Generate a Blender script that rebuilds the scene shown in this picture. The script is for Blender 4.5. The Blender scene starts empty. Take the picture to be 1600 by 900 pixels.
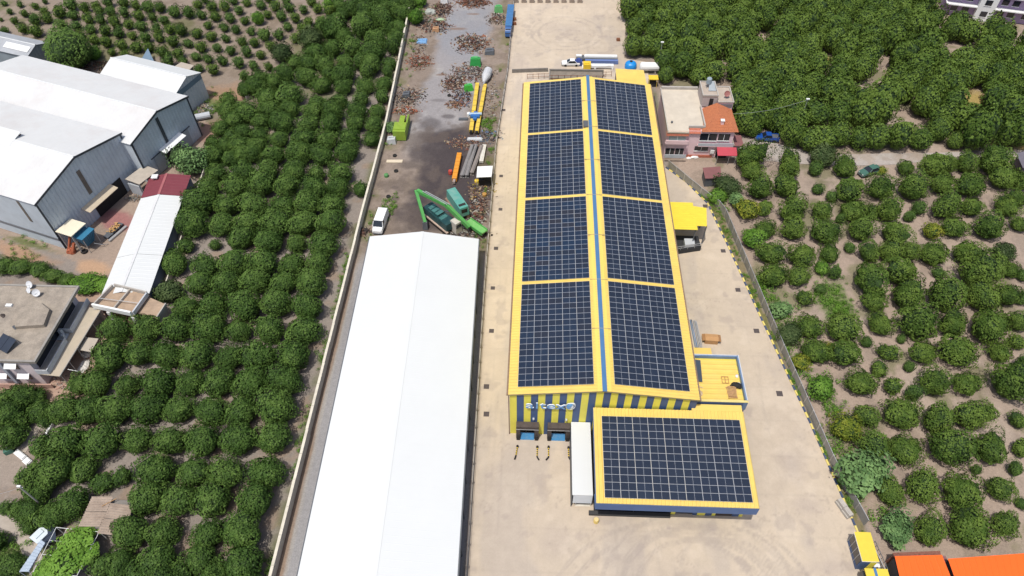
import bpy, math, random
import numpy as np
from mathutils import Matrix, Vector
R = math.radians
SC = bpy.context.scene
COL = SC.collection
rnd = random.Random(11)

# ------------------------------------------------------------------ camera
F_PX, TILT, YAW, ROLL, CAM_H = 1109.0, 0.8557, 0.0479, -0.0116, 95.0
ct, st, cy_, sy_ = math.cos(TILT), math.sin(TILT), math.cos(YAW), math.sin(YAW)
FWD = np.array([-sy_*ct, cy_*ct, -st]); RI = np.array([cy_, sy_, 0.0]); UP = np.cross(RI, FWD)
AX = math.cos(ROLL)*RI + math.sin(ROLL)*UP
AY = -math.sin(ROLL)*RI + math.cos(ROLL)*UP
cam_d = bpy.data.cameras.new('camera')
cam = bpy.data.objects.new('camera', cam_d); COL.objects.link(cam)
cam_d.sensor_width = 36.0
cam_d.lens = 36.0*F_PX/1600.0
cam_d.clip_start = 1.0
cam_d.clip_end = 6000.0
cam.matrix_world = Matrix(((AX[0], AY[0], -FWD[0], 0), (AX[1], AY[1], -FWD[1], 0), (AX[2], AY[2], -FWD[2], CAM_H), (0, 0, 0, 1)))
SC.camera = cam
def W(px, py, z=0.0):
    """place in the world seen at a pixel of the 1600x900 photograph, at height z"""
    d = FWD + (px-800)/F_PX*AX + (450-py)/F_PX*AY
    k = (z-CAM_H)/d[2]
    return (d[0]*k, d[1]*k)
def WS(px, py, z=0.0):
    """metres per pixel there"""
    d = FWD + (px-800)/F_PX*AX + (450-py)/F_PX*AY
    return (z-CAM_H)/d[2]/F_PX

# ------------------------------------------------------------------ sky and sun
SUN_DIR = Vector((-0.17, -0.29, 0.94)).normalized()      # towards the sun: near noon, high behind the camera and a little to the left
wd = bpy.data.worlds.new('World'); SC.world = wd; wd.use_nodes = True
nt = wd.node_tree; nt.nodes.clear()
sky = nt.nodes.new('ShaderNodeTexSky'); sky.sky_type = 'NISHITA'; sky.sun_disc = False
sky.sun_elevation = math.asin(SUN_DIR.z); sky.sun_rotation = math.atan2(SUN_DIR.x, SUN_DIR.y)
sky.altitude = 100; sky.air_density = 1.0; sky.dust_density = 3.5; sky.ozone_density = 0.4
bg = nt.nodes.new('ShaderNodeBackground'); bg.inputs[1].default_value = 0.13
wo = nt.nodes.new('ShaderNodeOutputWorld')
nt.links.new(sky.outputs[0], bg.inputs[0]); nt.links.new(bg.outputs[0], wo.inputs[0])
sl = bpy.data.lights.new('sun', 'SUN'); sl.energy = 3.5; sl.angle = R(0.55); sl.color = (1.0, 0.955, 0.875)
so = bpy.data.objects.new('sun', sl); COL.objects.link(so)
so.rotation_euler = SUN_DIR.to_track_quat('Z', 'Y').to_euler(); so.location = (0, 0, 150)
SC.view_settings.view_transform = 'Standard'; SC.view_settings.look = 'None'
SC.view_settings.exposure = 0.0; SC.view_settings.gamma = 1.0
SC.render.engine = 'CYCLES'
SC.cycles.max_bounces = 6; SC.cycles.diffuse_bounces = 3; SC.cycles.glossy_bounces = 3

# ------------------------------------------------------------------ materials
MATS = {}
def M(name, col, rough=0.7, var=0.10, scale=0.8, metal=0.0, bump=0.0, bscale=20.0, spec=0.4, dirt=None, dscale=0.25, damt=0.5, objcol=False, attr=None, fine=0.0):
    """procedural paint / stone / metal: base colour broken up by two noises, optional dirt patches and relief"""
    if name in MATS: return MATS[name]
    m = bpy.data.materials.new(name); m.use_nodes = True; MATS[name] = m
    n = m.node_tree.nodes; l = m.node_tree.links
    b = n['Principled BSDF']
    b.inputs['Roughness'].default_value = rough; b.inputs['Metallic'].default_value = metal
    b.inputs['Specular IOR Level'].default_value = spec
    geo = n.new('ShaderNodeNewGeometry')
    no = n.new('ShaderNodeTexNoise'); no.inputs['Scale'].default_value = scale; no.inputs['Detail'].default_value = 6
    no.inputs['Roughness'].default_value = 0.65
    l.new(geo.outputs['Position'], no.inputs['Vector'])
    mr = n.new('ShaderNodeMapRange'); mr.inputs['From Min'].default_value = 0.3; mr.inputs['From Max'].default_value = 0.7
    mr.inputs['To Min'].default_value = 1-var; mr.inputs['To Max'].default_value = 1+var
    l.new(no.outputs['Fac'], mr.inputs['Value'])
    src = None
    if attr:
        at = n.new('ShaderNodeAttribute'); at.attribute_name = attr; src = at.outputs['Color']
    elif objcol:
        oi = n.new('ShaderNodeObjectInfo'); src = oi.outputs['Color']
    mu = n.new('ShaderNodeMix'); mu.data_type = 'RGBA'; mu.blend_type = 'MULTIPLY'; mu.inputs['Factor'].default_value = 1.0
    if src: l.new(src, mu.inputs[6])
    else: mu.inputs[6].default_value = (*col, 1)
    l.new(mr.outputs['Result'], mu.inputs[7])
    out = mu.outputs[2]
    if fine > 0:
        nf = n.new('ShaderNodeTexNoise'); nf.inputs['Scale'].default_value = 5.5; nf.inputs['Detail'].default_value = 5; nf.inputs['Roughness'].default_value = 0.7
        l.new(geo.outputs['Position'], nf.inputs['Vector'])
        mf = n.new('ShaderNodeMapRange'); mf.inputs['From Min'].default_value = 0.3; mf.inputs['From Max'].default_value = 0.7
        mf.inputs['To Min'].default_value = 1-fine; mf.inputs['To Max'].default_value = 1+fine
        l.new(nf.outputs['Fac'], mf.inputs['Value'])
        m2 = n.new('ShaderNodeMix'); m2.data_type = 'RGBA'; m2.blend_type = 'MULTIPLY'; m2.inputs['Factor'].default_value = 1.0
        l.new(out, m2.inputs[6]); l.new(mf.outputs['Result'], m2.inputs[7]); out = m2.outputs[2]
    if dirt:
        nd = n.new('ShaderNodeTexNoise'); nd.inputs['Scale'].default_value = dscale; nd.inputs['Detail'].default_value = 8; nd.inputs['Roughness'].default_value = 0.7
        l.new(geo.outputs['Position'], nd.inputs['Vector'])
        md = n.new('ShaderNodeMapRange'); md.inputs['From Min'].default_value = 0.48; md.inputs['From Max'].default_value = 0.72
        md.inputs['To Max'].default_value = damt
        l.new(nd.outputs['Fac'], md.inputs['Value'])
        m3 = n.new('ShaderNodeMix'); m3.data_type = 'RGBA'; l.new(md.outputs['Result'], m3.inputs['Factor'])
        l.new(out, m3.inputs[6]); m3.inputs[7].default_value = (*dirt, 1); out = m3.outputs[2]
    l.new(out, b.inputs['Base Color'])
    if bump > 0:
        nb = n.new('ShaderNodeTexNoise'); nb.inputs['Scale'].default_value = bscale; nb.inputs['Detail'].default_value = 4
        l.new(geo.outputs['Position'], nb.inputs['Vector'])
        bp = n.new('ShaderNodeBump'); bp.inputs['Strength'].default_value = bump; bp.inputs['Distance'].default_value = 0.05
        l.new(nb.outputs['Fac'], bp.inputs['Height']); l.new(bp.outputs['Normal'], b.inputs['Normal'])
    return m

def leaf_material(name, dark, mid, light, rough=0.5, vary=0.25, nscale=0.9):
    """foliage: a per-leaf tone, clumps by noise, each tree a little different"""
    m = bpy.data.materials.new(name); m.use_nodes = True; MATS[name] = m
    n = m.node_tree.nodes; l = m.node_tree.links; b = n['Principled BSDF']
    b.inputs['Roughness'].default_value = rough; b.inputs['Specular IOR Level'].default_value = 0.08
    at = n.new('ShaderNodeAttribute'); at.attribute_name = 'tone'
    geo = n.new('ShaderNodeNewGeometry'); no = n.new('ShaderNodeTexNoise'); no.inputs['Scale'].default_value = nscale; no.inputs['Detail'].default_value = 3
    l.new(geo.outputs['Position'], no.inputs['Vector'])
    a1 = n.new('ShaderNodeMath'); a1.operation = 'MULTIPLY_ADD'; a1.inputs[1].default_value = 0.55; l.new(at.outputs['Fac'], a1.inputs[0])
    a2 = n.new('ShaderNodeMath'); a2.operation = 'MULTIPLY'; a2.inputs[1].default_value = 0.55; l.new(no.outputs['Fac'], a2.inputs[0]); l.new(a2.outputs[0], a1.inputs[2])
    oi = n.new('ShaderNodeObjectInfo')
    a3 = n.new('ShaderNodeMath'); a3.operation = 'MULTIPLY_ADD'; a3.inputs[1].default_value = vary; l.new(oi.outputs['Random'], a3.inputs[0])
    a4 = n.new('ShaderNodeMath'); a4.operation = 'SUBTRACT'; a4.inputs[1].default_value = vary*0.5; l.new(a1.outputs[0], a4.inputs[0]); l.new(a4.outputs[0], a3.inputs[2])
    cr = n.new('ShaderNodeValToRGB'); e = cr.color_ramp.elements
    e[0].position = 0.18; e[0].color = (*dark, 1); e[1].position = 0.85; e[1].color = (*light, 1)
    k = e.new(0.5); k.color = (*mid, 1)
    l.new(a3.outputs[0], cr.inputs['Fac']); l.new(cr.outputs['Color'], b.inputs['Base Color'])
    return m

LEAF_L = leaf_material('citrus_leaf_deep', (0.025, 0.053, 0.012), (0.052, 0.101, 0.022), (0.098, 0.165, 0.037))
LEAF_R = leaf_material('citrus_leaf_olive', (0.025, 0.053, 0.011), (0.057, 0.102, 0.019), (0.112, 0.172, 0.032))
LEAF_B = leaf_material('bright_leaf', (0.030, 0.075, 0.012), (0.075, 0.165, 0.022), (0.14, 0.26, 0.04))
LEAF_Y = leaf_material('yellowing_leaf', (0.040, 0.065, 0.010), (0.12, 0.16, 0.020), (0.24, 0.25, 0.035))
LEAF_P = leaf_material('pale_leaf', (0.030, 0.065, 0.025), (0.075, 0.145, 0.050), (0.15, 0.25, 0.09))
LEAF_O = leaf_material('dusty_leaf', (0.020, 0.032, 0.014), (0.045, 0.070, 0.026), (0.085, 0.12, 0.045))
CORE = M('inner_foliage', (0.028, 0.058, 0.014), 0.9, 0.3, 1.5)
BARK = M('bark', (0.11, 0.085, 0.06), 0.9, 0.25, 4, bump=0.5)

# ------------------------------------------------------------------ mesh helpers
class MB:
    def __init__(s): s.v = []; s.f = []; s.mi = []; s.c = []
    def add(s, vs, fs, mi=0, col=None):
        k = len(s.v); s.v += [tuple(map(float, p)) for p in vs]
        for f in fs: s.f.append(tuple(i+k for i in f)); s.mi.append(mi); s.c.append(col)
    def quad(s, a, b, c, d, mi=0, col=None): s.add([a, b, c, d], [(0, 1, 2, 3)], mi, col)
    def hexa(s, p, mi=0, col=None):
        """eight corners: bottom four counter-clockwise, then top four"""
        s.add(p, [(3, 2, 1, 0), (4, 5, 6, 7), (0, 1, 5, 4), (1, 2, 6, 5), (2, 3, 7, 6), (3, 0, 4, 7)], mi, col)
    def box(s, x0, x1, y0, y1, z0, z1, mi=0, X=None, col=None):
        p = [(x0, y0, z0), (x1, y0, z0), (x1, y1, z0), (x0, y1, z0), (x0, y0, z1), (x1, y0, z1), (x1, y1, z1), (x0, y1, z1)]
        if X: p = [X @ Vector(q) for q in p]
        s.hexa(p, mi, col)
    def prism(s, poly, z0, z1, mi=0, X=None, col=None):
        """polygon (counter-clockwise) raised from z0 to z1; z may be callables of x, y"""
        g = lambda z, q: z(*q) if callable(z) else z
        n = len(poly); a = [(x, y, g(z0, (x, y))) for x, y in poly]; b = [(x, y, g(z1, (x, y))) for x, y in poly]
        p = a+b
        if X: p = [X @ Vector(q) for q in p]
        s.add(p, [tuple(range(n-1, -1, -1)), tuple(range(n, 2*n))]+[(i, (i+1) % n, n+(i+1) % n, n+i) for i in range(n)], mi, col)
    def tube(s, pts, r, n=8, mi=0, cap=True, col=None):
        pts = [Vector(p) for p in pts]; k = len(pts); rr = r if isinstance(r, (list, tuple)) else [r]*k
        vs = []; fs = []
        for i, p in enumerate(pts):
            d = (pts[min(i+1, k-1)]-pts[max(i-1, 0)]).normalized()
            a = d.orthogonal().normalized() if abs(d.z) > .99 else Vector((0, 0, 1)).cross(d).normalized(); b = d.cross(a)
            for j in range(n):
                t = 2*math.pi*j/n; vs.append(p+rr[i]*(math.cos(t)*a+math.sin(t)*b))
        for i in range(k-1):
            for j in range(n): fs.append((i*n+j, i*n+(j+1) % n, (i+1)*n+(j+1) % n, (i+1)*n+j))
        if cap: fs += [tuple(range(n-1, -1, -1)), tuple(range((k-1)*n, k*n))]
        s.add(vs, fs, mi, col)
    def beam(s, a, b, w, h, mi=0, col=None):
        """rectangular bar between two points"""
        a = Vector(a); b = Vector(b); d = (b-a).normalized()
        sd = Vector((1, 0, 0)) if abs(d.z) > .99 else d.cross(Vector((0, 0, 1))).normalized(); u = sd.cross(d)
        p = []
        for o in (-h/2, h/2):
            for e, q in ((a, -1), (a, 1), (b, 1), (b, -1)): p.append(e+sd*(w/2*q)+u*o)
        s.hexa([p[0], p[3], p[2], p[1], p[4], p[7], p[6], p[5]], mi, col)
    def lathe(s, prof, n=14, X=None, mi=0, col=None):
        vs = []; fs = []
        for r, z in prof:
            for j in range(n):
                t = 2*math.pi*j/n; q = Vector((r*math.cos(t), r*math.sin(t), z)); vs.append(X @ q if X else q)
        for i in range(len(prof)-1):
            for j in range(n): fs.append((i*n+j, i*n+(j+1) % n, (i+1)*n+(j+1) % n, (i+1)*n+j))
        fs += [tuple(range(n-1, -1, -1)), tuple(range((len(prof)-1)*n, len(prof)*n))]
        s.add(vs, fs, mi, col)

def meshdata(name, mb, mats, X=None, smooth=False):
    me = bpy.data.meshes.new(name)
    vs = mb.v if X is None else [tuple(X @ Vector(p)) for p in mb.v]
    me.from_pydata(vs, [], mb.f)
    mats = mats if isinstance(mats, (list, tuple)) else [mats]
    for m in mats: me.materials.append(m)
    if len(mats) > 1: me.polygons.foreach_set('material_index', mb.mi)
    if any(c is not None for c in mb.c):
        ca = me.color_attributes.new('paint', 'FLOAT_COLOR', 'CORNER')
        arr = []
        for p, c in zip(mb.f, mb.c): arr += ([*(c or (.5, .5, .5)), 1.0])*len(p)
        ca.data.foreach_set('color', arr)
    if smooth: me.polygons.foreach_set('use_smooth', [True]*len(mb.f))
    me.update(); return me
def obj(name, me, parent=None):
    o = bpy.data.objects.new(name, me); COL.objects.link(o)
    if parent: o.parent = parent
    return o
def tag(o, label=None, cat=None, group=None, kind=None):
    for k, v in (('label', label), ('category', cat), ('group', group), ('kind', kind)):
        if v: o[k] = v
    return o
def thing(name, label, cat, loc=(0, 0, 0), rz=0.0, group=None):
    o = bpy.data.objects.new(name, None); COL.objects.link(o); o.empty_display_size = .3
    o.matrix_world = Matrix.Translation(Vector(loc)) @ Matrix.Rotation(rz, 4, 'Z')
    return tag(o, label, cat, group)
def part(name, mb, mats, parent, local=False, smooth=False, label=None):
    """a part written in world places (or local ones) hung under its thing"""
    X = None
    if not local:
        mw = Matrix.Identity(4); q = parent
        while q: mw = q.matrix_basis @ mw; q = q.parent
        X = mw.inverted()
    o = obj(name, meshdata(name, mb, mats, X, smooth), parent)
    if label: o['label'] = label
    return o
def solo(name, mb, mats, label, cat, loc, rz=0.0, group=None, local=False, smooth=False, kind=None):
    """a thing that is one mesh, standing at loc"""
    L = Matrix.Translation(Vector(loc)) @ Matrix.Rotation(rz, 4, 'Z')
    o = obj(name, meshdata(name, mb, mats, None if local else L.inverted(), smooth))
    o.matrix_world = L
    return tag(o, label, cat, group, kind)
def dup(root, loc, rz, label=None, group=None, scale=None):
    r = root.copy(); COL.objects.link(r)
    r.matrix_world = Matrix.Translation(Vector(loc)) @ Matrix.Rotation(rz, 4, 'Z')
    if scale: r.scale = scale
    if label: r['label'] = label
    if group: r['group'] = group
    for ch in list(root.children):
        c = ch.copy(); COL.objects.link(c); c.parent = r
        for g in ch.children:
            d = g.copy(); COL.objects.link(d); d.parent = c
    return r
class Frame:
    """local u, v axes of a building turned on the ground"""
    def __init__(s, x, y, deg): s.x, s.y, s.a = x, y, R(deg); s.c, s.s = math.cos(s.a), math.sin(s.a)
    def __call__(s, u, v, z=0.0): return (s.x+u*s.c-v*s.s, s.y+u*s.s+v*s.c, z)
    def inv(s, x, y): dx, dy = x-s.x, y-s.y; return dx*s.c+dy*s.s, -dx*s.s+dy*s.c
    def X(s): return Matrix.Translation((s.x, s.y, 0)) @ Matrix.Rotation(s.a, 4, 'Z')

def ribbed(mb, a, b, c, d, pitch, h=0.04, mi=0, duty=0.35):
    """sheet a-b-c-d with trapezoid ribs that run from edge a-b to edge d-c; a..b is the long way the ribs are counted along"""
    a, b, c, d = (Vector(p) for p in (a, b, c, d))
    n = max(2, int(round((b-a).length/pitch))); nrm = (b-a).cross(d-a).normalized()
    if nrm.z < 0: nrm = -nrm
    prof = []
    for i in range(n):
        for t, k in ((0, 0), (1-duty, 0), (1-duty*.7, 1), (1-duty*.3, 1)): prof.append(((i+t)/n, k))
    prof.append((1, 0))
    vs = []
    for t, k in prof: vs.append(a.lerp(b, t)+nrm*h*k); vs.append(d.lerp(c, t)+nrm*h*k)
    up = (b-a).cross(d-a).z > 0 or abs((b-a).cross(d-a).z) < 1e-6
    fs = [(2*i, 2*i+2, 2*i+3, 2*i+1) for i in range(len(prof)-1)]
    mb.add(vs, fs if up else [f[::-1] for f in fs], mi)

# value noise for colouring the ground
_rs = np.random.RandomState(5); _tab = _rs.rand(512, 512)
def vn(x, y, s):
    x = np.asarray(x)/s+37.3; y = np.asarray(y)/s+91.7
    xi = np.floor(x).astype(int); yi = np.floor(y).astype(int); fx = x-xi; fy = y-yi
    fx = fx*fx*(3-2*fx); fy = fy*fy*(3-2*fy)
    g = lambda i, j: _tab[i % 512, j % 512]
    return (g(xi, yi)*(1-fx)+g(xi+1, yi)*fx)*(1-fy)+(g(xi, yi+1)*(1-fx)+g(xi+1, yi+1)*fx)*fy
def fbm(x, y, s, o=4):
    a = 0; w = 0; k = 1.0
    for i in range(o): a = a+vn(x+i*17.1, y-i*9.3, s)*k; w += k; k *= .55; s *= .47
    return a/w
def sstep(a, b, x): t = np.clip((x-a)/(b-a), 0, 1); return t*t*(3-2*t)
def inpoly(x, y, poly):
    r = np.zeros(np.shape(x), bool); n = len(poly)
    for i in range(n):
        x1, y1 = poly[i]; x2, y2 = poly[(i+1) % n]
        with np.errstate(divide='ignore', invalid='ignore'):
            r ^= ((y1 > y) != (y2 > y)) & (x < (x2-x1)*(y-y1)/(y2-y1+1e-12)+x1)
    return r
def mixc(c, col, m): return c*(1-m[..., None])+np.array(col)*m[..., None]
def blob(x, y, cx, cy, rx, ry, ang=0.0, soft=.45, rough=.9):
    c, s = math.cos(ang), math.sin(ang); u = (x-cx)*c+(y-cy)*s; v = -(x-cx)*s+(y-cy)*c
    d = np.sqrt((u/rx)**2+(v/ry)**2)+rough*(fbm(x+cx, y-cy, 2.5)-.5)
    return 1-sstep(1-soft, 1+soft*.3, d)
def grid_sheet(name, Xg, Yg, Zg, colour, mat):
    ny, nx = Xg.shape; co = np.stack([Xg, Yg, Zg], -1).reshape(-1, 3).astype(np.float32)
    idx = np.arange(nx*ny).reshape(ny, nx)
    q = np.stack([idx[:-1, :-1], idx[:-1, 1:], idx[1:, 1:], idx[1:, :-1]], -1).reshape(-1, 4)
    me = bpy.data.meshes.new(name); me.vertices.add(len(co)); me.vertices.foreach_set('co', co.ravel())
    me.loops.add(q.size); me.loops.foreach_set('vertex_index', q.ravel().astype(np.int32))
    me.polygons.add(len(q)); me.polygons.foreach_set('loop_start', np.arange(0, q.size, 4, dtype=np.int32)); me.polygons.foreach_set('loop_total', np.full(len(q), 4, np.int32))
    ca = me.color_attributes.new('soil', 'FLOAT_COLOR', 'POINT')
    ca.data.foreach_set('color', np.concatenate([colour.reshape(-1, 3), np.ones((nx*ny, 1))], 1).astype(np.float32).ravel())
    me.materials.append(mat); me.update(calc_edges=True); me.validate()
    return obj(name, me)
# ------------------------------------------------------------------ the ground
SOIL = M('soil', (1, 1, 1), 0.95, 0.10, 1.6, bump=0.6, bscale=7, spec=0.15, attr='soil', fine=0.17)
CONC = M('yard_concrete', (1, 1, 1), 0.85, 0.05, 0.7, bump=0.15, bscale=14, spec=0.25, attr='soil', fine=0.045)
WALL_L = [W(645, 0), W(605, 200), W(567, 345), W(430, 900)]
WALL_L = [(WALL_L[0][0]-2.1, 260), WALL_L[0], WALL_L[1], WALL_L[2], WALL_L[3], (-33.0, 12)]
FENCE_M = [(-7.4, 200), (-7.75, 151.4), (-8.95, 123.3), (-8.85, 82.2), (-7.95, 32.2), (-7.6, 12)]
KERB = [W(*p) for p in ((1040, 262), (1072, 285), (1105, 318), (1135, 380), (1190, 500), (1265, 660), (1340, 833))]
FENCE_R = [W(*p) for p in ((1043, 262), (1098, 308), (1128, 330), (1225, 560), (1300, 730), (1350, 822))]
def along(poly, y):
    p = sorted(poly, key=lambda q: q[1]); return np.interp(y, [q[1] for q in p], [q[0] for q in p])
gx = np.concatenate([[-2200, -600, -260], np.arange(-176, 150.01, .55), [260, 600, 2200]])
gy = np.concatenate([[-1500, -300], np.arange(14, 222.01, .55), [320, 900, 3500]])
X, Y = np.meshgrid(gx, gy)
xl = along(WALL_L, Y); xr = along(FENCE_R, Y)
n1 = fbm(X, Y, 9); n2 = fbm(X+50, Y, 2.2, 3); n3 = fbm(X, Y+90, 28)
c = np.zeros(X.shape+(3,))+np.array((.235, .205, .182))                                  # left orchard: grey brown
c = mixc(c, (.26, .185, .13), sstep(.52, .68, n2)*.55)                                  # reddish leaf litter
right = sstep(0, 1, X-xr)
c = mixc(c, (.310, .245, .200), right)                                                   # right orchard: pinkish brown
c = mixc(c, (.235, .190, .155), right*sstep(.5, .66, n2)*.7)
c = mixc(c, (.36, .295, .245), right*sstep(.54, .68, n1)*.6)
ul = sstep(0, 8, Y-(128+(X+75)*-.25))*(1-right)*sstep(-5, 10, -60-X+(Y-128)*.25)
c = mixc(c, (.245, .200, .162), ul)
c = mixc(c, (.17, .135, .10), ul*sstep(.45, .65, n2)*.6)
grass = (1-right)*sstep(.55, .70, n1)*sstep(112, 135, Y)*.55+right*sstep(.58, .70, fbm(X-30, Y+11, 6))*.55
c = mixc(c, (.10, .115, .040), np.clip(grass, 0, 1))
for px, py, rx, ry in ((1526, 158, 3.6, 5.5), (1600, 225, 3, 3), (1290, 92, 2, 2), (1450, 52, 2.5, 3), (1560, 218, 4, 4)):
    q = W(px, py); c = mixc(c, (.34, .255, .085), blob(X, Y, *q, rx, ry)*.9)
q = W(1304, 470); c = mixc(c, (.10, .14, .045), blob(X, Y, *q, 3.2, 6)*.8)
q = W(350, 150); c = mixc(c, (.30, .19, .12), blob(X, Y, *q, 7, 6)*.8)
q = W(335, 165); c = mixc(c, (.11, .15, .05), blob(X, Y, *q, 5, 3)*.8)
wl = xl-X                                                                               # weeds along the boundary wall
c = mixc(c, (.10, .12, .045), (sstep(2.6, .3, wl)*(wl > 0))*sstep(.42, .62, fbm(X, Y, 3.0))*.9)
yard = inpoly(X, Y, [W(*p) for p in ((-60, 350), (100, 400), (150, 428), (215, 440), (290, 300), (330, 215), (310, 150), (200, 230), (60, 330), (-60, 300))])
c = np.where(yard[..., None], np.array((.30, .235, .19))*(1+.35*(n1-.5))[..., None], c)
for px, py, rx, ry, col in ((185, 345, 6, 2.6, (.30, .13, .13)), (30, 395, 9, 2, (.34, .215, .14)), (150, 420, 4, 2, (.42, .27, .17)), (330, 205, 5, 5, (.26, .155, .12)), (45, 380, 7, .9, (.10, .12, .04))):
    q = W(px, py); c = mixc(c, col, blob(X, Y, *q, rx, ry, R(-18))*.85)
hy = inpoly(X, Y, [W(*p) for p in ((-40, 620), (150, 640), (190, 560), (270, 450), (150, 440), (-40, 470))])
c = np.where(hy[..., None], np.array((.36, .255, .20))*(1+.5*(n2-.5))[..., None], c)
c = np.where(inpoly(X, Y, [W(*p) for p in ((-60, 640), (40, 655), (70, 662), (20, 760), (-60, 770))])[..., None], np.array((.27, .225, .19)), c)
q = W(8, 880); c = mixc(c, (.12, .15, .045), blob(X, Y, *q, 6, 5)*.8)
pt = inpoly(X, Y, [W(*p) for p in ((1030, 240), (1160, 248), (1215, 232), (1180, 215), (1100, 200), (1060, 230))])
c = np.where(pt[..., None], np.array((.33, .275, .235)), c)
st = (X > along(KERB, Y)) & (X < xr) & (Y < 117) & (Y > 34)                            # planting strip
c = np.where(st[..., None], np.array((.20, .165, .10))*(1+.6*(n2-.5))[..., None], c)
c = mixc(c, (.13, .13, .045), st*sstep(.45, .6, n2)*.9)
c = c*(1+.28*(n3-.5)[..., None])
Z = np.where((np.abs(X) < 180) & (Y > 13) & (Y < 223), .10*(fbm(X, Y, 2.0, 3)-.5), 0.0)-.05
tag(grid_sheet('ground', X, Y, Z, c, SOIL), kind='structure')

def strip(name, L, Rr, ys, nx, z, colour, mat, amp=0.0):
    yy = np.asarray(ys); t = np.linspace(0, 1, nx)
    Lx = along(L, yy) if not callable(L) else L(yy); Rx = along(Rr, yy) if not callable(Rr) else Rr(yy)
    X = Lx[:, None]*(1-t)+Rx[:, None]*t; Y = np.repeat(yy[:, None], nx, 1)
    Z = np.full(X.shape, z)+amp*(fbm(X, Y, 1.6, 3)-.5)
    return tag(grid_sheet(name, X, Y, Z, colour(X, Y), mat), kind='structure')

def scrap_col(X, Y):
    n1 = fbm(X, Y, 6); n2 = fbm(X+9, Y, 1.8, 4); n3 = fbm(X, Y, 18)
    c = np.zeros(X.shape+(3,))+np.array((.235, .190, .158))
    c = mixc(c, (.17, .135, .108), sstep(.45, .62, n2)*.7)
    mid = np.interp(Y, [88, 115, 125, 140, 160, 190], [-21, -21, -22, -21.5, -20.0, -19.0])
    wid = np.interp(Y, [88, 110, 122, 130, 160, 190], [7, 8, 8.5, 7.0, 6.5, 8])
    road = (1-sstep(.65, 1.1, np.abs(X-mid)/wid+.7*(n1-.5)))*sstep(112, 132, Y)
    c = mixc(c, (.275, .262, .268), road*.95)
    c = mixc(c, (.36, .345, .33), road*sstep(.55, .75, n1)*.6)
    c = mixc(c, (.215, .222, .245), road*sstep(140, 170, Y)*sstep(.4, .6, n3)*.8)
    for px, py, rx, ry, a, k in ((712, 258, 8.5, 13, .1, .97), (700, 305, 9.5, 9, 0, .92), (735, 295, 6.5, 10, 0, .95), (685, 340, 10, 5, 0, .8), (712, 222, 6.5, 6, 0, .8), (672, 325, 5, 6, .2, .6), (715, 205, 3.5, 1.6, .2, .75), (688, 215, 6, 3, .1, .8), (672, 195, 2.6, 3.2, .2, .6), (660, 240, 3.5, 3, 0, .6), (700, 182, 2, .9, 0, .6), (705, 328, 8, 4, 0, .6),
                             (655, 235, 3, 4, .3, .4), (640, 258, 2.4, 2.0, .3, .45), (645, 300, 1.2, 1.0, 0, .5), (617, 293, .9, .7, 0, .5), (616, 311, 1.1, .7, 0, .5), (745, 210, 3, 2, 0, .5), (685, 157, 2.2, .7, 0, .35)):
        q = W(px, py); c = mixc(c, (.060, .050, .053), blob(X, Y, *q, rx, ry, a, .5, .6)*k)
    c = mixc(c, (.115, .092, .080), sstep(.50, .64, fbm(X*1.2, Y, 4.0))*sstep(142, 128, Y)*sstep(94, 100, Y)*.55)
    for px, py, rx, ry in ((690, 117, 1.5, .5), (715, 45, 2.5, .8), (740, 22, 2.2, .6)):
        q = W(px, py); c = mixc(c, (.19, .13, .10), blob(X, Y, *q, rx, ry)*.8)
    wl = X-along(WALL_L, Y)
    c = mixc(c, (.13, .135, .055), sstep(4, 1, wl)*sstep(.5, .66, n1)*sstep(85, 95, Y)*.7)
    wr = along(FENCE_M, Y)-X
    c = mixc(c, (.14, .13, .06), sstep(4.5, 1, wr)*sstep(.5, .66, fbm(X+4, Y, 4))*sstep(85, 95, Y)*.7)
    lane = sstep(92, 84, Y)                                                              # lane between wall and white hall
    t = (X-along(WALL_L, Y))/(along([(-28.9, 87), (-27.3, 12)], Y)-along(WALL_L, Y))
    c = mixc(c, (.245, .180, .135), lane*.9)
    c = mixc(c, (.30, .285, .27), lane*sstep(.14, .22, t+.12*(n1-.5)))
    c = mixc(c, (.26, .255, .26), lane*sstep(.24, .30, t+.06*(n1-.5)))
    return c*(1+.3*(n3-.5)[..., None])
strip('scrapyard_ground', WALL_L, FENCE_M, np.arange(12, 200, .3), 90, .03, scrap_col, SOIL, .06)

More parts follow.
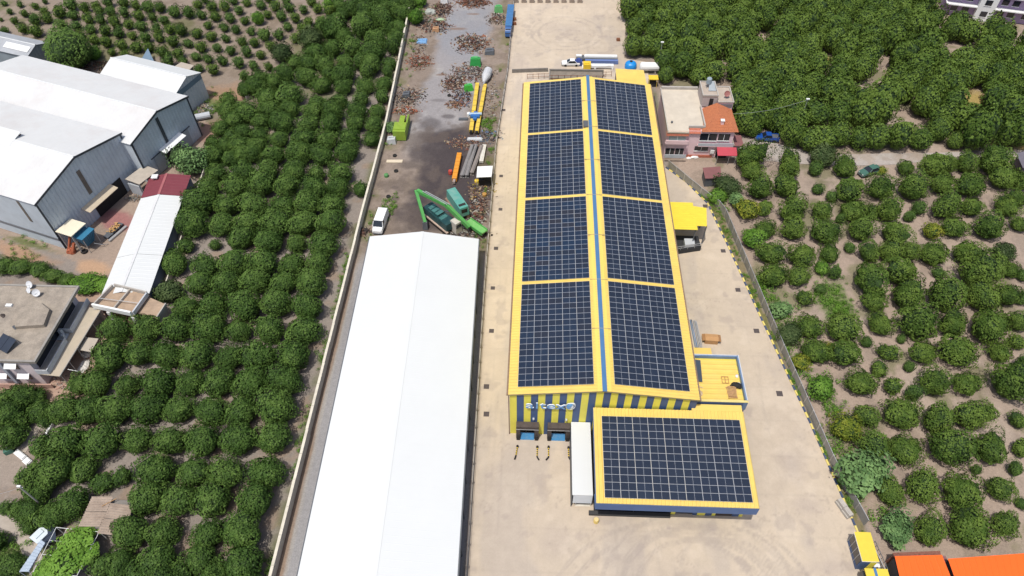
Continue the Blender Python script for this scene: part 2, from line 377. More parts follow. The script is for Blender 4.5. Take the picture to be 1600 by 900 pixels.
def conc_col(X, Y):
    n1 = fbm(X, Y, 11); n2 = fbm(X+9, Y+3, 3.0, 4); n3 = fbm(X, Y, 40, 2)
    c = np.zeros(X.shape+(3,))+np.array((.490, .412, .322))
    c = mixc(c, (.415, .350, .285), sstep(.42, .68, n1)*.5)
    c = mixc(c, (.56, .480, .385), sstep(.55, .72, n2)*.35)
    c = mixc(c, (.36, .315, .28), sstep(.56, .70, fbm(X*1.0, Y*.45, 7))*.45)
    tyre = np.zeros(X.shape)
    for px, py, r0 in ((1110, 950, 12.0), (1110, 950, 9.4), (1060, 1010, 15), (1090, 930, 7.6), (1120, 960, 10.5), (885, 52, 7), (1150, 900, 5)):
        q = W(px, py); d = np.hypot(X-q[0], (Y-q[1])*1.1)
        for o in (0, .35, 1.9, 2.2): tyre = np.maximum(tyre, np.exp(-((d-r0-o)/.14)**2)*sstep(.35, .6, fbm(X+r0, Y, 5)))
    for k, (x0, dx) in enumerate(((12, .02), (14, .02), (17, -.06), (19, -.06), (-5.5, .01), (-4.2, .01), (34, .09), (36, .09))):
        d = X-(x0+dx*(Y-40)); tyre = np.maximum(tyre, .6*np.exp(-(d/.18)**2)*sstep(.45, .7, fbm(X, Y+k*7, 9)))
    c = mixc(c, (.27, .235, .215), np.clip(tyre, 0, 1)*.38)
    for px, py, rx, ry, k in ((760, 463, .5, .7, .5), (776, 474, .3, .3, .4), (767, 388, .4, .4, .4), (1045, 826, .35, .12, .6), (1113, 828, .3, .12, .7), (1265, 790, 2.4, 1.6, .3), (1240, 730, 2.5, 3.5, .25), (890, 700, 1.6, 2.4, .25), (870, 850, 3, 3, .2), (760, 800, .5, .3, .4),
                             (870, 45, 6, 4, .22), (810, 95, 2.2, 3.5, .25), (1300, 875, 3, 2, .22), (1300, 890, 4, 1.2, .3), (1250, 400, 2, 2, .1), (1140, 640, 3, 6, .2)):
        q = W(px, py); c = mixc(c, (.29, .245, .235), blob(X, Y, *q, rx, ry, 0, .8)*k)
    e = np.minimum(X-along(FENCE_M, Y), 3)
    c = mixc(c, (.34, .285, .235), sstep(.9, .1, e)*.6)
    cr = np.abs(fbm(X*1.0, Y*1.0, 9, 5)-.5); c = mixc(c, (.30, .25, .215), sstep(.006, .001, cr)*.35)
    oil = sstep(.66, .74, fbm(X+31, Y+7, 2.6, 3)); c = mixc(c, (.30, .255, .23), oil*.35)
    jx = np.abs(((X+3.2)/6.0) % 1-.5)*6; jy = np.abs((Y/6.0) % 1-.5)*6
    c = mixc(c, (.33, .285, .24), np.maximum(sstep(.16, .02, jx), sstep(.16, .02, jy))*.16)
    return c*(1+.22*(n3-.5)[..., None])
def yard_r(y): return np.interp(y, [12, *[q[1] for q in KERB[::-1]], 117.5, 122, 150, 156.5, 158, 200], [48, *[q[0] for q in KERB[::-1]], 26.4, 25.6, 26.0, 26.0, 20.7, 24.2])
strip('concrete_yard', FENCE_M, yard_r, np.arange(12, 195, .3), 190, .07, conc_col, CONC)

def road_col(X, Y):
    n = fbm(X, Y, 5); c = np.zeros(X.shape+(3,))+np.array((.36, .325, .30)); c = mixc(c, (.28, .235, .20), sstep(.45, .65, n)*.8)
    return mixc(c, (.30, .24, .19), sstep(.55, .7, fbm(X, Y, 2))*.5)
rp = [((1150, 218), (1150, 252)), ((1190, 218), (1190, 251)), ((1230, 229), (1225, 254)), ((1290, 241), (1290, 259)), ((1340, 241), (1340, 259)), ((1400, 239), (1400, 257)), ((1460, 239), (1460, 251)), ((1530, 236), (1530, 246)), ((1640, 234), (1640, 246))]
tx = np.linspace(0, len(rp)-1, 140); U = np.array([W(*a) for a, b in rp]); V = np.array([W(*b) for a, b in rp]); ii = np.arange(len(rp))
A_ = np.stack([np.interp(tx, ii, U[:, k]) for k in (0, 1)], -1); B_ = np.stack([np.interp(tx, ii, V[:, k]) for k in (0, 1)], -1)
w_ = np.linspace(0, 1, 14)[:, None, None]; G_ = B_[None]*(1-w_)+A_[None]*w_
tag(grid_sheet('dirt_road', G_[..., 0], G_[..., 1], np.full(G_.shape[:2], .03)+.03*(fbm(G_[..., 0], G_[..., 1], 1.5)-.5), road_col(G_[..., 0], G_[..., 1]), SOIL), kind='structure')
PATHM = M('path_concrete', (.36, .315, .27), 0.9, 0.12, 1.0, bump=.2)
mb = MB()
def ribbon(mb, cl, w, z0, z1):
    cl = [Vector((*W(*p), 0)) for p in cl]; L = []; Q = []
    for i, p in enumerate(cl):
        d = (cl[min(i+1, len(cl)-1)]-cl[max(i-1, 0)]).normalized(); s = Vector((-d.y, d.x, 0))*w/2
        L.append(p+s); Q.append(p-s)
    for i in range(len(cl)-1):
        mb.hexa([(*Q[i].xy, z0), (*Q[i+1].xy, z0), (*L[i+1].xy, z0), (*L[i].xy, z0), (*Q[i].xy, z1), (*Q[i+1].xy, z1), (*L[i+1].xy, z1), (*L[i].xy, z1)])
ribbon(mb, [(-20, 812), (8, 814), (28, 822), (42, 845), (52, 870), (62, 900)], 2.0, -.1, .05)
ribbon(mb, [(64, 655), (48, 680), (32, 706)], 1.7, -.1, .04)
o = obj('garden_path', meshdata('garden_path', mb, PATHM)); tag(o, kind='structure')
# ------------------------------------------------------------------ paints
YROOF = M('yellow_roof_sheet', (.69, .505, .125), 0.5, 0.07, .5, dirt=(.60, .42, .16), dscale=.35, damt=.45)
YWALL = M('yellow_wall_sheet', (.80, .72, .10), 0.5, 0.06, .6, dirt=(.68, .60, .15), damt=.3)
NAVY = M('navy_wall_sheet', (.050, .098, .220), 0.5, 0.10, .6, dirt=(.08, .12, .21), damt=.3)
BLUE = M('ridge_blue', (.062, .165, .335), 0.5, 0.08, .5)
PBLUE = M('parapet_blue', (.12, .20, .34), 0.5, 0.10, .8, dirt=(.2, .24, .3), damt=.4)
WHITE = M('white_roof_sheet', (.60, .62, .625), 0.6, 0.012, .25, dirt=(.58, .60, .605), dscale=.12, damt=.3)
LGREY = M('light_grey_metal', (.45, .48, .52), 0.5, 0.06, .6)
DGREY = M('dark_grey_metal', (.10, .11, .125), 0.6, 0.12, .8)
BLACK = M('black_rubber', (.022, .020, .020), 0.85, 0.25, 2.0)
BROWN = M('worn_brown_rubber', (.075, .060, .055), 0.85, 0.25, 1.5)
GLASSD = M('dark_glass', (.015, .02, .028), 0.08, 0.2, 1.0, spec=.8)
STEEL = M('galvanised_steel', (.42, .43, .44), 0.45, 0.10, 2, metal=.4)
RUST = M('rusty_steel', (.20, .085, .045), 0.9, 0.35, 2.5, bump=.3)
CONCR = M('cast_concrete', (.40, .375, .34), 0.9, 0.12, .9, bump=.2, dirt=(.24, .21, .19), dscale=.5, damt=.5)
PALEC = M('pale_concrete', (.60, .56, .48), 0.9, 0.10, .9, bump=.2, dirt=(.42, .38, .32), dscale=.6, damt=.5)
DCONC = M('dark_weathered_concrete', (.20, .185, .17), 0.95, 0.15, .9, bump=.2)
WPAINT = M('white_paint', (.74, .75, .75), 0.5, 0.04, 1)
WOOD = M('raw_wood', (.42, .25, .12), 0.85, 0.2, 3)
CARD = M('cardboard', (.44, .25, .115), 0.9, 0.08, 2)
BPAINT = M('blue_paint', (.035, .13, .36), 0.4, 0.10, 1)
DOCKB = M('dock_blue', (.045, .20, .40), 0.5, 0.12, 2, dirt=(.2, .28, .33), dscale=1.5, damt=.5)
YPAINT = M('yellow_paint', (.72, .50, .04), 0.45, 0.08, 1)
FRAME_AL = M('panel_frame', (.56, .58, .62), 0.4, 0.04, 2, metal=.35)

def pv_material():
    m = bpy.data.materials.new('solar_cells'); m.use_nodes = True
    n = m.node_tree.nodes; l = m.node_tree.links; b = n['Principled BSDF']
    b.inputs['Roughness'].default_value = .16; b.inputs['Specular IOR Level'].default_value = .45
    tc = n.new('ShaderNodeTexCoord'); sp = n.new('ShaderNodeSeparateXYZ'); l.new(tc.outputs['Object'], sp.inputs[0])
    def lines(out, period, width):
        a = n.new('ShaderNodeMath'); a.operation = 'MULTIPLY'; a.inputs[1].default_value = 1/period; l.new(out, a.inputs[0])
        f = n.new('ShaderNodeMath'); f.operation = 'FRACT'; l.new(a.outputs[0], f.inputs[0])
        c = n.new('ShaderNodeMath'); c.operation = 'LESS_THAN'; c.inputs[1].default_value = width/period; l.new(f.outputs[0], c.inputs[0]); return c.outputs[0]
    g = n.new('ShaderNodeMath'); g.operation = 'MAXIMUM'
    l.new(lines(sp.outputs[0], .0865, .004), g.inputs[0]); l.new(lines(sp.outputs[1], .170, .010), g.inputs[1])
    oi = n.new('ShaderNodeObjectInfo'); mx = n.new('ShaderNodeMix'); mx.data_type = 'RGBA'
    ml = n.new('ShaderNodeMath'); ml.operation = 'MULTIPLY'; ml.inputs[1].default_value = .35; l.new(g.outputs[0], ml.inputs[0])
    l.new(ml.outputs[0], mx.inputs['Factor']); l.new(oi.outputs['Color'], mx.inputs[6]); mx.inputs[7].default_value = (.10, .12, .17, 1)
    l.new(mx.outputs[2], b.inputs['Base Color']); return m
PV = pv_material()

# ------------------------------------------------------------------ the striped warehouse
RX, RZ, SL = 9.93, 12.72, 0.12          # ridge x, ridge height, roof slope
YF, YB, XL, XR = 53.45, 129.6, -3.08, 22.95
def roofz(x): return RZ-abs(x-RX)*math.tan(SL)
wh = thing('striped_warehouse', 'long warehouse with yellow and navy striped front and yellow ribbed roof under solar panels', 'warehouse', ((XL+XR)/2, (YF+YB)/2, 0))
for s in (-1, 1):
    mb = MB(); xe = RX+s*13.16
    a, b = (RX+s*.02, YF-.25, RZ), (RX+s*.02, YB+.1, RZ); d, c = (xe, YF-.25, roofz(xe)), (xe, YB+.1, roofz(xe))
    ribbed(mb, a, b, c, d, .5, .10, duty=.7)
    mb.box(min(xe-.02, xe+.02), max(xe-.02, xe+.02), YF-.25, YB+.1, roofz(xe)-.3, roofz(xe)-.02)
    part('roof_slope', mb, YROOF, wh)
for s in (-1, 1):                                    # grey rain gutters along the eaves
    mb = MB(); xe = RX+s*13.16
    mb.box(min(xe+s*.03, xe+s*.28), max(xe+s*.03, xe+s*.28), YF-.2, YB, roofz(xe)-.34, roofz(xe)-.16)
    part('gutter', mb, M('gutter_brown', (.22, .15, .10), .7, .2, 2), wh)
mb = MB()                                            # ridge cap
for s in (-1, 1):
    mb.hexa([(RX, YF-.3, RZ+.03), (RX+s*.95, YF-.3, roofz(RX+.95)+.05), (RX+s*.95, YB+.15, roofz(RX+.95)+.05), (RX, YB+.15, RZ+.03),
             (RX, YF-.3, RZ+.09), (RX+s*.95, YF-.3, roofz(RX+.95)+.11), (RX+s*.95, YB+.15, roofz(RX+.95)+.11), (RX, YB+.15, RZ+.09)])
part('ridge_cap', mb, M('yellow_flashing', (.74, .56, .13), .45, .04, .4), wh)
mb = MB(); mb.box(RX-.30, RX+.33, YF-.36, YB+.5, RZ+.07, RZ+.15); part('ridge_skylight', mb, BLUE, wh)
mb = MB()
for y in (63.9, 73.5, 83.3, 93.1, 102.7, 112.6, 121): mb.box(RX-1.35, RX+1.37, y, y+.05, RZ-.05, RZ+.165)
part('ridge_joint', mb, M('joint_yellow', (.5, .42, .2), .6, .1, 1), wh)
mb = MB(); mb.box(XL, XL+.2, YF+.05, YB, 0, roofz(XL)-.1); part('side_wall', mb, YWALL, wh)
mb = MB(); mb.box(XR-.2, XR, YF+.05, YB, 0, roofz(XR)-.1); part('side_wall', mb, YWALL, wh)
mb = MB(); mb.prism([(XL+.25, YB-.25), (XR-.25, YB-.25), (XR-.25, YB-.05), (XL+.25, YB-.05)], 0, lambda x, y: roofz(x)-.12); part('back_wall', mb, YWALL, wh)
NS = 26; sw = (XR-XL)/NS
DOCKS = ((-2.15, 1.15), (2.45, 5.75))
for i in range(NS):                                  # wall sheets, one by one; those over the docks start above the opening
    x0 = XL+i*sw+.008; x1 = XL+(i+1)*sw-.008; xm = (x0+x1)/2; z0 = 0.0
    for d0, d1 in DOCKS:
        if x1 > d0+.55 and x0 < d1-.55: z0 = 2.9
    mb = MB(); yo = .012*(i % 2)
    poly = [(x0, YF-yo), (x1, YF-yo), (x1, YF+.12), (x0, YF+.12)]
    if x0 < RX < x1:
        mb.prism([(x0, YF-yo), (RX, YF-yo), (RX, YF+.12), (x0, YF+.12)], z0, lambda x, y: roofz(x)-.05); mb.prism([(RX, YF-yo), (x1, YF-yo), (x1, YF+.12), (RX, YF+.12)], z0, lambda x, y: roofz(x)-.05)
    else: mb.prism(poly, z0, lambda x, y: roofz(x)-.05)
    part('wall_panel', mb, YWALL if i % 2 == 0 else NAVY, wh)
mb = MB()                                            # verge trim over the gable front
for s in (-1, 1):
    xe = RX+s*13.16
    mb.hexa([(RX, YF-.29, RZ-.22), (xe, YF-.29, roofz(xe)-.22), (xe, YF-.25, roofz(xe)-.22), (RX, YF-.25, RZ-.22), (RX, YF-.29, RZ+.02), (xe, YF-.29, roofz(xe)+.02), (xe, YF-.25, roofz(xe)+.02), (RX, YF-.25, RZ+.02)])
part('verge_trim', mb, M('verge_brown', (.30, .25, .12), .6, .15, 1), wh)
for d0, d1 in DOCKS:                                 # loading docks: padded shelter, dark opening, blue leveller
    ds = part('dock_shelter', (lambda m: (m.box(d0, d1, YF-.95, YF-.02, 2.95, 3.6), m)[1])(MB()), BROWN, wh)
    mb = MB(); mb.box(d0+.62, d1-.62, YF-.72, YF-.66, 2.5, 2.93); mb.box(d0+.62, d1-.62, YF+.3, YF+.4, 0, 3.4); part('dock_curtain', mb, BLACK, ds)
    for q0, q1 in ((d0, d0+.6), (d1-.6, d1)):
        mb = MB(); mb.box(q0, q1, YF-.95, YF-.02, .25, 2.94); part('side_pad', mb, BROWN, ds)
        mb = MB(); mb.box(q0+.05, q1-.05, YF-1.15, YF-.97, .1, 1.25); part('dock_bumper', mb, BLACK, ds)
    mb = MB(); mb.box(d0-.03, d1+.03, YF-1.0, YF-.955, 2.86, 2.97); part('shelter_edge', mb, STEEL, ds)
    mb = MB(); mb.hexa([(d0+.64, YF-1.05, .08), (d1-.64, YF-1.05, .08), (d1-.64, YF-.3, .08), (d0+.64, YF-.3, .08), (d0+.64, YF-1.05, .12), (d1-.64, YF-1.05, .12), (d1-.64, YF-.3, .95), (d0+.64, YF-.3, .95)])
    part('dock_leveller', mb, DOCKB, wh)
for x in (.35, 5.1):
    mb = MB(); mb.box(x-.12, x+.12, YF-.34, YF-.02, 4.6, 4.8); part('wall_lamp', mb, LGREY, wh)
mb = MB(); mb.tube([(-3.2, YF-.12, 0), (-3.2, YF-.12, 10.9)], .07, 6, cap=False); part('downpipe', mb, M('pipe_brown', (.16, .10, .08), .6, .1, 1), wh)

def letter(ch, x, z, size, sx=1.0, rot=0.0, depth=.075):
    cu = bpy.data.curves.new('letter', 'FONT'); cu.body = ch; cu.size = size; cu.extrude = depth; cu.offset = .004*size; cu.resolution_u = 4
    t = bpy.data.objects.new('letter', cu); COL.objects.link(t)
    me = bpy.data.meshes.new_from_object(t.evaluated_get(bpy.context.evaluated_depsgraph_get()))
    bpy.data.objects.remove(t)
    me.transform(Matrix.Translation((x, YF-.36, z)) @ Matrix.Rotation(R(90), 4, 'X') @ Matrix.Rotation(rot, 4, 'Z') @ Matrix.Scale(sx, 4, (1, 0, 0)))
    me.materials.clear(); me.materials.append(SIGNB); me.materials.append(SIGNW)
    for p in me.polygons: p.material_index = 0 if abs(p.normal.y) > .7 else 1
    return me
SIGNB = M('sign_blue', (.14, .34, .64), .35, .08, 2); SIGNW = M('sign_white', (.72, .76, .80), .4, .03, 2)
lx = -.85
mwi = wh.matrix_basis.inverted()
for ch, adv, size in (('a', 1.36, 2.35), ('l', .66, 2.0), ('t', .92, 2.3), ('e', 1.36, 2.35), ('x', 1.25, 2.35)):
    me = letter(ch, lx, 8.0, size, 1.22); me.transform(mwi); o = obj('sign_letter', me, wh); lx += adv
mb = MB()                                            # drop-shaped emblem after the word
X = Matrix.Translation((lx+.78, YF-.36, 8.75)) @ Matrix.Rotation(R(90), 4, 'X')
for r0, r1, mi in ((.74, .80, 1),):
    n = 20; vs = []
    for k in range(n):
        t = 2*math.pi*k/n; e = 1+.28*max(0, math.cos(t-R(48)))**10
        for rr, z in ((r0, -.16), (r1*e, -.16), (r0, .16), (r1*e, .16)): vs.append(X @ Vector((rr*.85*math.cos(t), rr*math.sin(t), z*.35)))
    fs = []
    for k in range(n):
        a, b = 4*k, 4*((k+1) % n); fs += [(a+2, a+3, b+3, b+2), (a, b, b+1, a+1), (a+1, b+1, b+3, a+3), (a, a+2, b+2, b)]
    mb.add(vs, fs, 1)
mb.prism([(.5*math.cos(t)-.04+.1*math.sin(t), .55*math.sin(t)) for t in [R(a) for a in range(60, 271, 30)]], -.1, .12, 0, X)
mb.prism([(.46*math.cos(t), .46*math.sin(t)-.02) for t in [R(a) for a in range(-80, 61, 28)]], -.1, .10, 1, X)
part('sign_emblem', mb, [SIGNB, SIGNW], wh)

# ------------------------------------------------------------------ solar arrays
PW, PL = 2.094, 1.0308
def panel_mesh():
    mb = MB(); w, h, f, t = PW/2, PL/2, .017, .04
    mb.box(-w, w, -h, -h+f, 0, t); mb.box(-w, w, h-f, h, 0, t); mb.box(-w, -w+f*1.5, -h+f, h-f, 0, t); mb.box(w-f*1.5, w, -h+f, h-f, 0, t)
    mb.quad((-w+f*1.5, -h+f, t-.006), (-.012, -h+f, t-.006), (-.012, h-f, t-.006), (-w+f*1.5, h-f, t-.006), 1)
    mb.quad((.012, -h+f, t-.006), (w-f*1.5, -h+f, t-.006), (w-f*1.5, h-f, t-.006), (.012, h-f, t-.006), 1)
    mb.quad((-.012, -h+f, t-.005), (.012, -h+f, t-.005), (.012, h-f, t-.005), (-.012, h-f, t-.005), 0)
    return meshdata('solar_panel', mb, [FRAME_AL, PV])
PM = panel_mesh()
def solar_array(label, loc, rot, cols, rows, tint, prow=1.0508, pcol=2.114):
    t = bpy.data.objects.new('solar_array', None); COL.objects.link(t)
    t.matrix_world = Matrix.Translation(loc) @ rot; tag(t, label, 'solar array', 'solar arrays on the yellow roofs')
    rails = MB()
    for i in range(cols):
        for q in (-.55, .55): rails.box((i-cols/2+.5)*pcol+q-.02, (i-cols/2+.5)*pcol+q+.02, -rows/2*prow-.05, rows/2*prow+.05, -.07, -.005)
    part('mounting_rail', rails, STEEL, t, local=True)
    for i in range(cols):
        for j in range(rows):
            o = obj('solar_panel', PM, t); o.location = ((i-cols/2+.5)*pcol+rnd.uniform(-.004, .004), (j-rows/2+.5)*prow, rnd.uniform(-.004, .004))
            o.rotation_euler = (rnd.uniform(-.004, .004), rnd.uniform(-.003, .003), 0)
            k = rnd.random(); b = rnd.uniform(.9, 1.12); base = Vector((.0165, .0240, .0420))*b
            alt = Vector((.011, .030, .066)) if k < .55 else (Vector((.030, .027, .029)) if k > .86 else base)
            o.color = (*base.lerp(alt, tint*rnd.uniform(.4, 1)), 1)
ROWS = (18, 18, 17, 16); NMS = ('nearest the lettered front', 'second from the lettered front', 'third from the lettered front', 'farthest from the lettered front')
for s, nm, tints in ((-1, 'left', (.35, .75, .40, .2)), (1, 'right', (.05, .05, .05, .05))):
    y = 54.28+(.06 if s > 0 else 0)
    for k, n in enumerate(ROWS):
        d = (1.425+5.275)*math.cos(SL); xc = RX+s*d
        solar_array(f'block of solar panels on the {nm} warehouse slope, {NMS[k]}', (xc, y+n*1.0508/2, roofz(xc)+.17), Matrix.Rotation(s*SL, 4, 'Y'), 5, n, tints[k])
        y += n*1.0508+.66
mb = MB()
mb.box(RX-1.34, RX-.42, 112.3, 114.2, RZ+.02, RZ+.34)
for y in (112.5, 112.95, 113.4, 113.85): mb.box(RX-1.36, RX-.40, y, y+.16, RZ+.10, RZ+.37)
solo('roof_hatch', mb, DGREY, 'small dark louvred box beside the blue ridge strip of the striped warehouse', 'roof vent', (RX-.9, 113.2, RZ))

# ------------------------------------------------------------------ office annex in front
AX0, AX1, AY0, AY1 = 8.70, 29.55, 39.55, 53.1
def az(x, y): return 7.45+(y-AY0)*.083
an = thing('office_annex', 'low annex with yellow roof and blue fascia in front of the striped warehouse', 'annex', ((AX0+AX1)/2, 47, 0))
mb = MB()
ribbed(mb, (AX0, AY1, az(0, AY1)), (AX1, AY1, az(0, AY1)), (AX1, AY0, az(0, AY0)), (AX0, AY0, az(0, AY0)), .5, .07, duty=.7)
mb.box(AX0, AX1, AY0, AY0+.05, az(0, AY0)-.2, az(0, AY0)-.01)
part('roof', mb, YROOF, an)
mb = MB(); mb.hexa([(AX1-7.1, AY1+.01, az(0, AY1)-.2), (AX1-.1, AY1+.01, az(0, AY1)-.2), (AX1-.1, AY1+1.0, az(0, AY1)-.1), (AX1-7.1, AY1+1.0, az(0, AY1)-.1), (AX1-7.1, AY1+.01, az(0, AY1)+.03), (AX1-.1, AY1+.01, az(0, AY1)+.03), (AX1-.1, AY1+1.0, az(0, AY1)+.12), (AX1-7.1, AY1+1.0, az(0, AY1)+.12)])
part('roof_flashing', mb, YROOF, an)
FB = M('fascia_blue', (.060, .125, .29), .5, .08, .8)
mb = MB(); mb.box(AX0-.05, AX1+.05, AY0-.06, AY0-.005, az(0, AY0)-1.85, az(0, AY0)-.12); mb.box(AX0-.05, AX1+.05, AY0-.005, 41.6, az(0, AY0)-1.9, az(0, AY0)-1.85); part('fascia', mb, FB, an)
for x in (AX0-.06, AX1+.005):
    mb = MB(); mb.prism([(x, AY0), (x+.055, AY0), (x+.055, AY1), (x, AY1)], lambda x, y: az(x, y)-.95, lambda x, y: az(x, y)+.02); part('side_fascia', mb, FB if x < 10 else M('side_trim', (.40, .33, .16), .6, .1, 1), an)
mb = MB(); mb.prism([(9.0, 41.75), (29.4, 41.75), (29.4, 53.0), (9.0, 53.0)], .0, lambda x, y: az(x, y)-.25); part('wall', mb, M('annex_dark_wall', (.05, .052, .06), .6, .15, 1), an)
for x0, x1 in ((9.3, 14.4), (14.55, 19.4)):
    mb = MB(); mb.box(x0, x1, 41.66, 41.74, .15, 5.2); part('window', mb, GLASSD, an)
for x0, x1, m in ((19.6, 20.2, YWALL), (22.6, 23.2, NAVY), (23.2, 24.3, YWALL), (24.3, 25.2, NAVY), (25.2, 25.7, YWALL), (28.0, 28.9, NAVY), (28.9, 29.4, YWALL)):
    mb = MB(); mb.box(x0+.01, x1-.01, 41.60, 41.74, .05, 5.4); part('wall_panel', mb, m, an)
mb = MB(); mb.box(25.75, 27.95, 41.64, 41.74, .05, 3.2); part('door', mb, M('brown_shutter', (.05, .035, .032), .6, .2, 2), an)
mb = MB(); mb.box(8.3, 19.5, 41.0, 41.58, .0, .5); part('base_plinth', mb, M('plinth_black', (.04, .04, .042), .7, .15, 2), an)
solar_array('broad block of solar panels on the low front annex roof', (19.3, 45.98, az(0, 45.98)+.16), Matrix.Rotation(math.atan(.083), 4, 'X'), 9, 11, .04, prow=1.056, pcol=2.116)

lt = thing('white_lean_to', 'narrow lean-to with plain white roof between the docks and the annex', 'lean-to', (7.3, 47.5, 0))
mb = MB(); mb.box(5.84, 8.62, 42.1, 53.35, 3.94, 4.06); part('roof', mb, WHITE, lt)
mb = MB(); mb.box(5.8, 5.88, 42.2, 53.3, 0, 3.93); part('side_wall', mb, DGREY, lt)
mb = MB(); mb.box(6.0, 8.6, 42.12, 42.2, 1.5, 3.93); part('front_panel', mb, M('pale_blue_panel', (.62, .67, .72), .5, .04, 1), lt)
mb = MB(); mb.box(6.4, 8.6, 42.3, 42.7, 0, .12); mb.box(6.4, 6.5, 42.36, 42.44, 0, 1.1); mb.box(8.5, 8.6, 42.36, 42.44, 0, 1.1); part('sill', mb, PALEC, lt)

# ------------------------------------------------------------------ side extension with parapet
EX0, EX1, EY0, EY1 = 23.0, 30.35, 54.3, 62.4
ex = thing('parapet_extension', 'square side extension with blue parapet round a yellow ribbed roof deck', 'extension', (26.7, 58.3, 0))
mb = MB(); ribbed(mb, (EX0, EY0+.2, 8.3), (EX0, EY1-.2, 8.3), (EX1-.2, EY1-.2, 8.3), (EX1-.2, EY0+.2, 8.3), .9, .10, duty=.5); part('roof_deck', mb, YROOF, ex)
for x0, x1, y0, y1 in ((EX0, EX1-.3, EY1-.3, EY1), (EX1-.28, EX1, EY0+.3, EY1), (EX0, EX1, EY0, EY0+.28)):
    mb = MB(); mb.box(x0, x1, y0, y1, 7.2, 9.15); f = part('parapet', mb, PBLUE, ex)
    mb = MB(); mb.box(x0-.02 if y1 < 56 or x1-x0 > 1 else x1-.1, x1+.02, y0-.04 if x1-x0 < 1 or y1 < 56 else y1-.1, y1+.04, 9.155, 9.2); part('coping', mb, M('coping_cream', (.62, .52, .20), .5, .1, 1) if y1 < 56 else M('coping_grey', (.50, .52, .55), .5, .1, 1), f)
mb = MB(); mb.box(EX0, EX1-.3, EY1-.34, EY1-.305, 8.3, 8.55); mb.box(EX1-.32, EX1-.285, EY0+.3, EY1-.35, 8.3, 8.4); part('inner_lining', mb, YWALL, ex)
mb = MB(); mb.box(EX0+.1, EX1-.1, EY0+.1, EY1-.1, 0, 7.15); part('wall', mb, NAVY, ex)
mb = MB(); mb.box(EX0+.4, EX1-.6, EY0-.025, EY0-.005, 8.2, 9.12); part('front_band', mb, M('band_navy', (.05, .09, .2), .5, .1, 1), ex)
q = [W(*p, 5.2) for p in ((1083, 543), (1110, 545), (1113, 557), (1086, 557))]; xe_ = q[2][0]; yb_, yt_ = EY1+.05, q[0][1]
mb = MB(); mb.box(23.05, xe_, yb_, yt_, 5.08, 5.2); mb.box(xe_-.3, xe_-.15, yt_-.3, yt_-.15, 0, 5.07); mb.box(xe_-.3, xe_-.15, yb_+.1, yb_+.25, 0, 5.07)
solo('entrance_canopy', mb, YROOF, 'little flat yellow canopy just behind the parapet extension', 'canopy', (25, 64, 0))
mb = MB(); X = Matrix.Translation((23.95, 59.9, 8.62)) @ Matrix.Rotation(R(-3), 4, 'Z') @ Matrix.Rotation(R(9), 4, 'Y')
mb.box(-.75, .75, -1.9, 1.9, 0, .06, X=X); mb.box(-.6, -.5, -1.7, -1.6, -.15, 0, X=X); mb.box(.5, .6, 1.6, 1.7, -.1, 0, X=X)
solo('dark_sheet', mb, M('slate_sheet', (.06, .075, .10), .4, .1, 1), 'dark blue-grey sheet lying on the yellow roof deck near the solar block', 'sheet', (23.9, 59.9, 8.4))
def pallet(name, label, x, y, z, rz, w, d, m):
    X = Matrix.Translation((x, y, z)) @ Matrix.Rotation(rz, 4, 'Z')
    t = thing(name, label, 'pallet', (x, y, z), rz)
    for k in range(7):
        mb = MB(); u = -w/2+(k+.5)*w/7; mb.box(u-.055, u+.055, -d/2, d/2, .10, .125); part('slat', mb, m, t, local=True)
    for v in (-d/2+.06, 0, d/2-.06):
        mb = MB(); mb.box(-w/2, w/2, v-.05, v+.05, 0, .10); part('runner', mb, m, t, local=True)
    return t
pallet('wooden_pallet', 'brown wooden pallet lying on the yellow roof deck beside a black sack', 28.55, 56.35, 8.36, R(3), 1.35, 1.9, WOOD)
pallet('wooden_pallet', 'second wooden pallet stacked askew on the one on the yellow roof deck', 28.62, 56.45, 8.50, R(-4), 1.2, 1.75, WOOD)
mb = MB()
for a, b in (((-.5, -.5), (.5, -.5)), ((.5, -.5), (.5, .5)), ((.5, .5), (-.5, .5)), ((-.5, .5), (-.5, -.5)), ((0, -.5), (0, .5)), ((-.5, 0), (.5, 0))): mb.beam((27.95+a[0]*.95, 58.5+a[1]*1.1, 8.4), (27.95+b[0]*.95, 58.5+b[1]*1.1, 8.4), .06, .08)
solo('wooden_lattice', mb, M('frame_wood', (.34, .15, .07), .8, .15, 3), 'thin four-square wooden frame lying on the yellow roof deck', 'frame', (27.95, 58.5, 8.36))
def lump(mb, x, y, z, rx, ry, rz, seed, n=10, mi=0, col=None):
    r = random.Random(seed); prof = []
    rings = 5; vs = []; fs = []
    for i in range(rings):
        ph = math.pi/2*i/(rings-1)*.98
        for j in range(n):
            t = 2*math.pi*j/n; k = 1+r.uniform(-.22, .22)
            vs.append((x+rx*k*math.cos(ph)*math.cos(t), y+ry*k*math.cos(ph)*math.sin(t), z+rz*math.sin(ph)*(1+r.uniform(-.15, .15))))
    for i in range(rings-1):
        for j in range(n): fs.append((i*n+j, i*n+(j+1) % n, (i+1)*n+(j+1) % n, (i+1)*n+j))
    fs.append(tuple((rings-1)*n+j for j in range(n))); mb.add(vs, fs, mi, col)
mb = MB(); lump(mb, 29.35, 57.6, 8.34, .75, .5, .6, 3, mi=0); lump(mb, 29.75, 57.4, 8.34, .4, .4, .5, 4, mi=0); lump(mb, 29.75, 57.85, 8.34, .3, .3, .4, 5, mi=1)
solo('black_sack', mb, [BLACK, LGREY], 'crumpled black plastic sack against the parapet of the yellow roof deck', 'sack', (29.4, 57.6, 8.34))
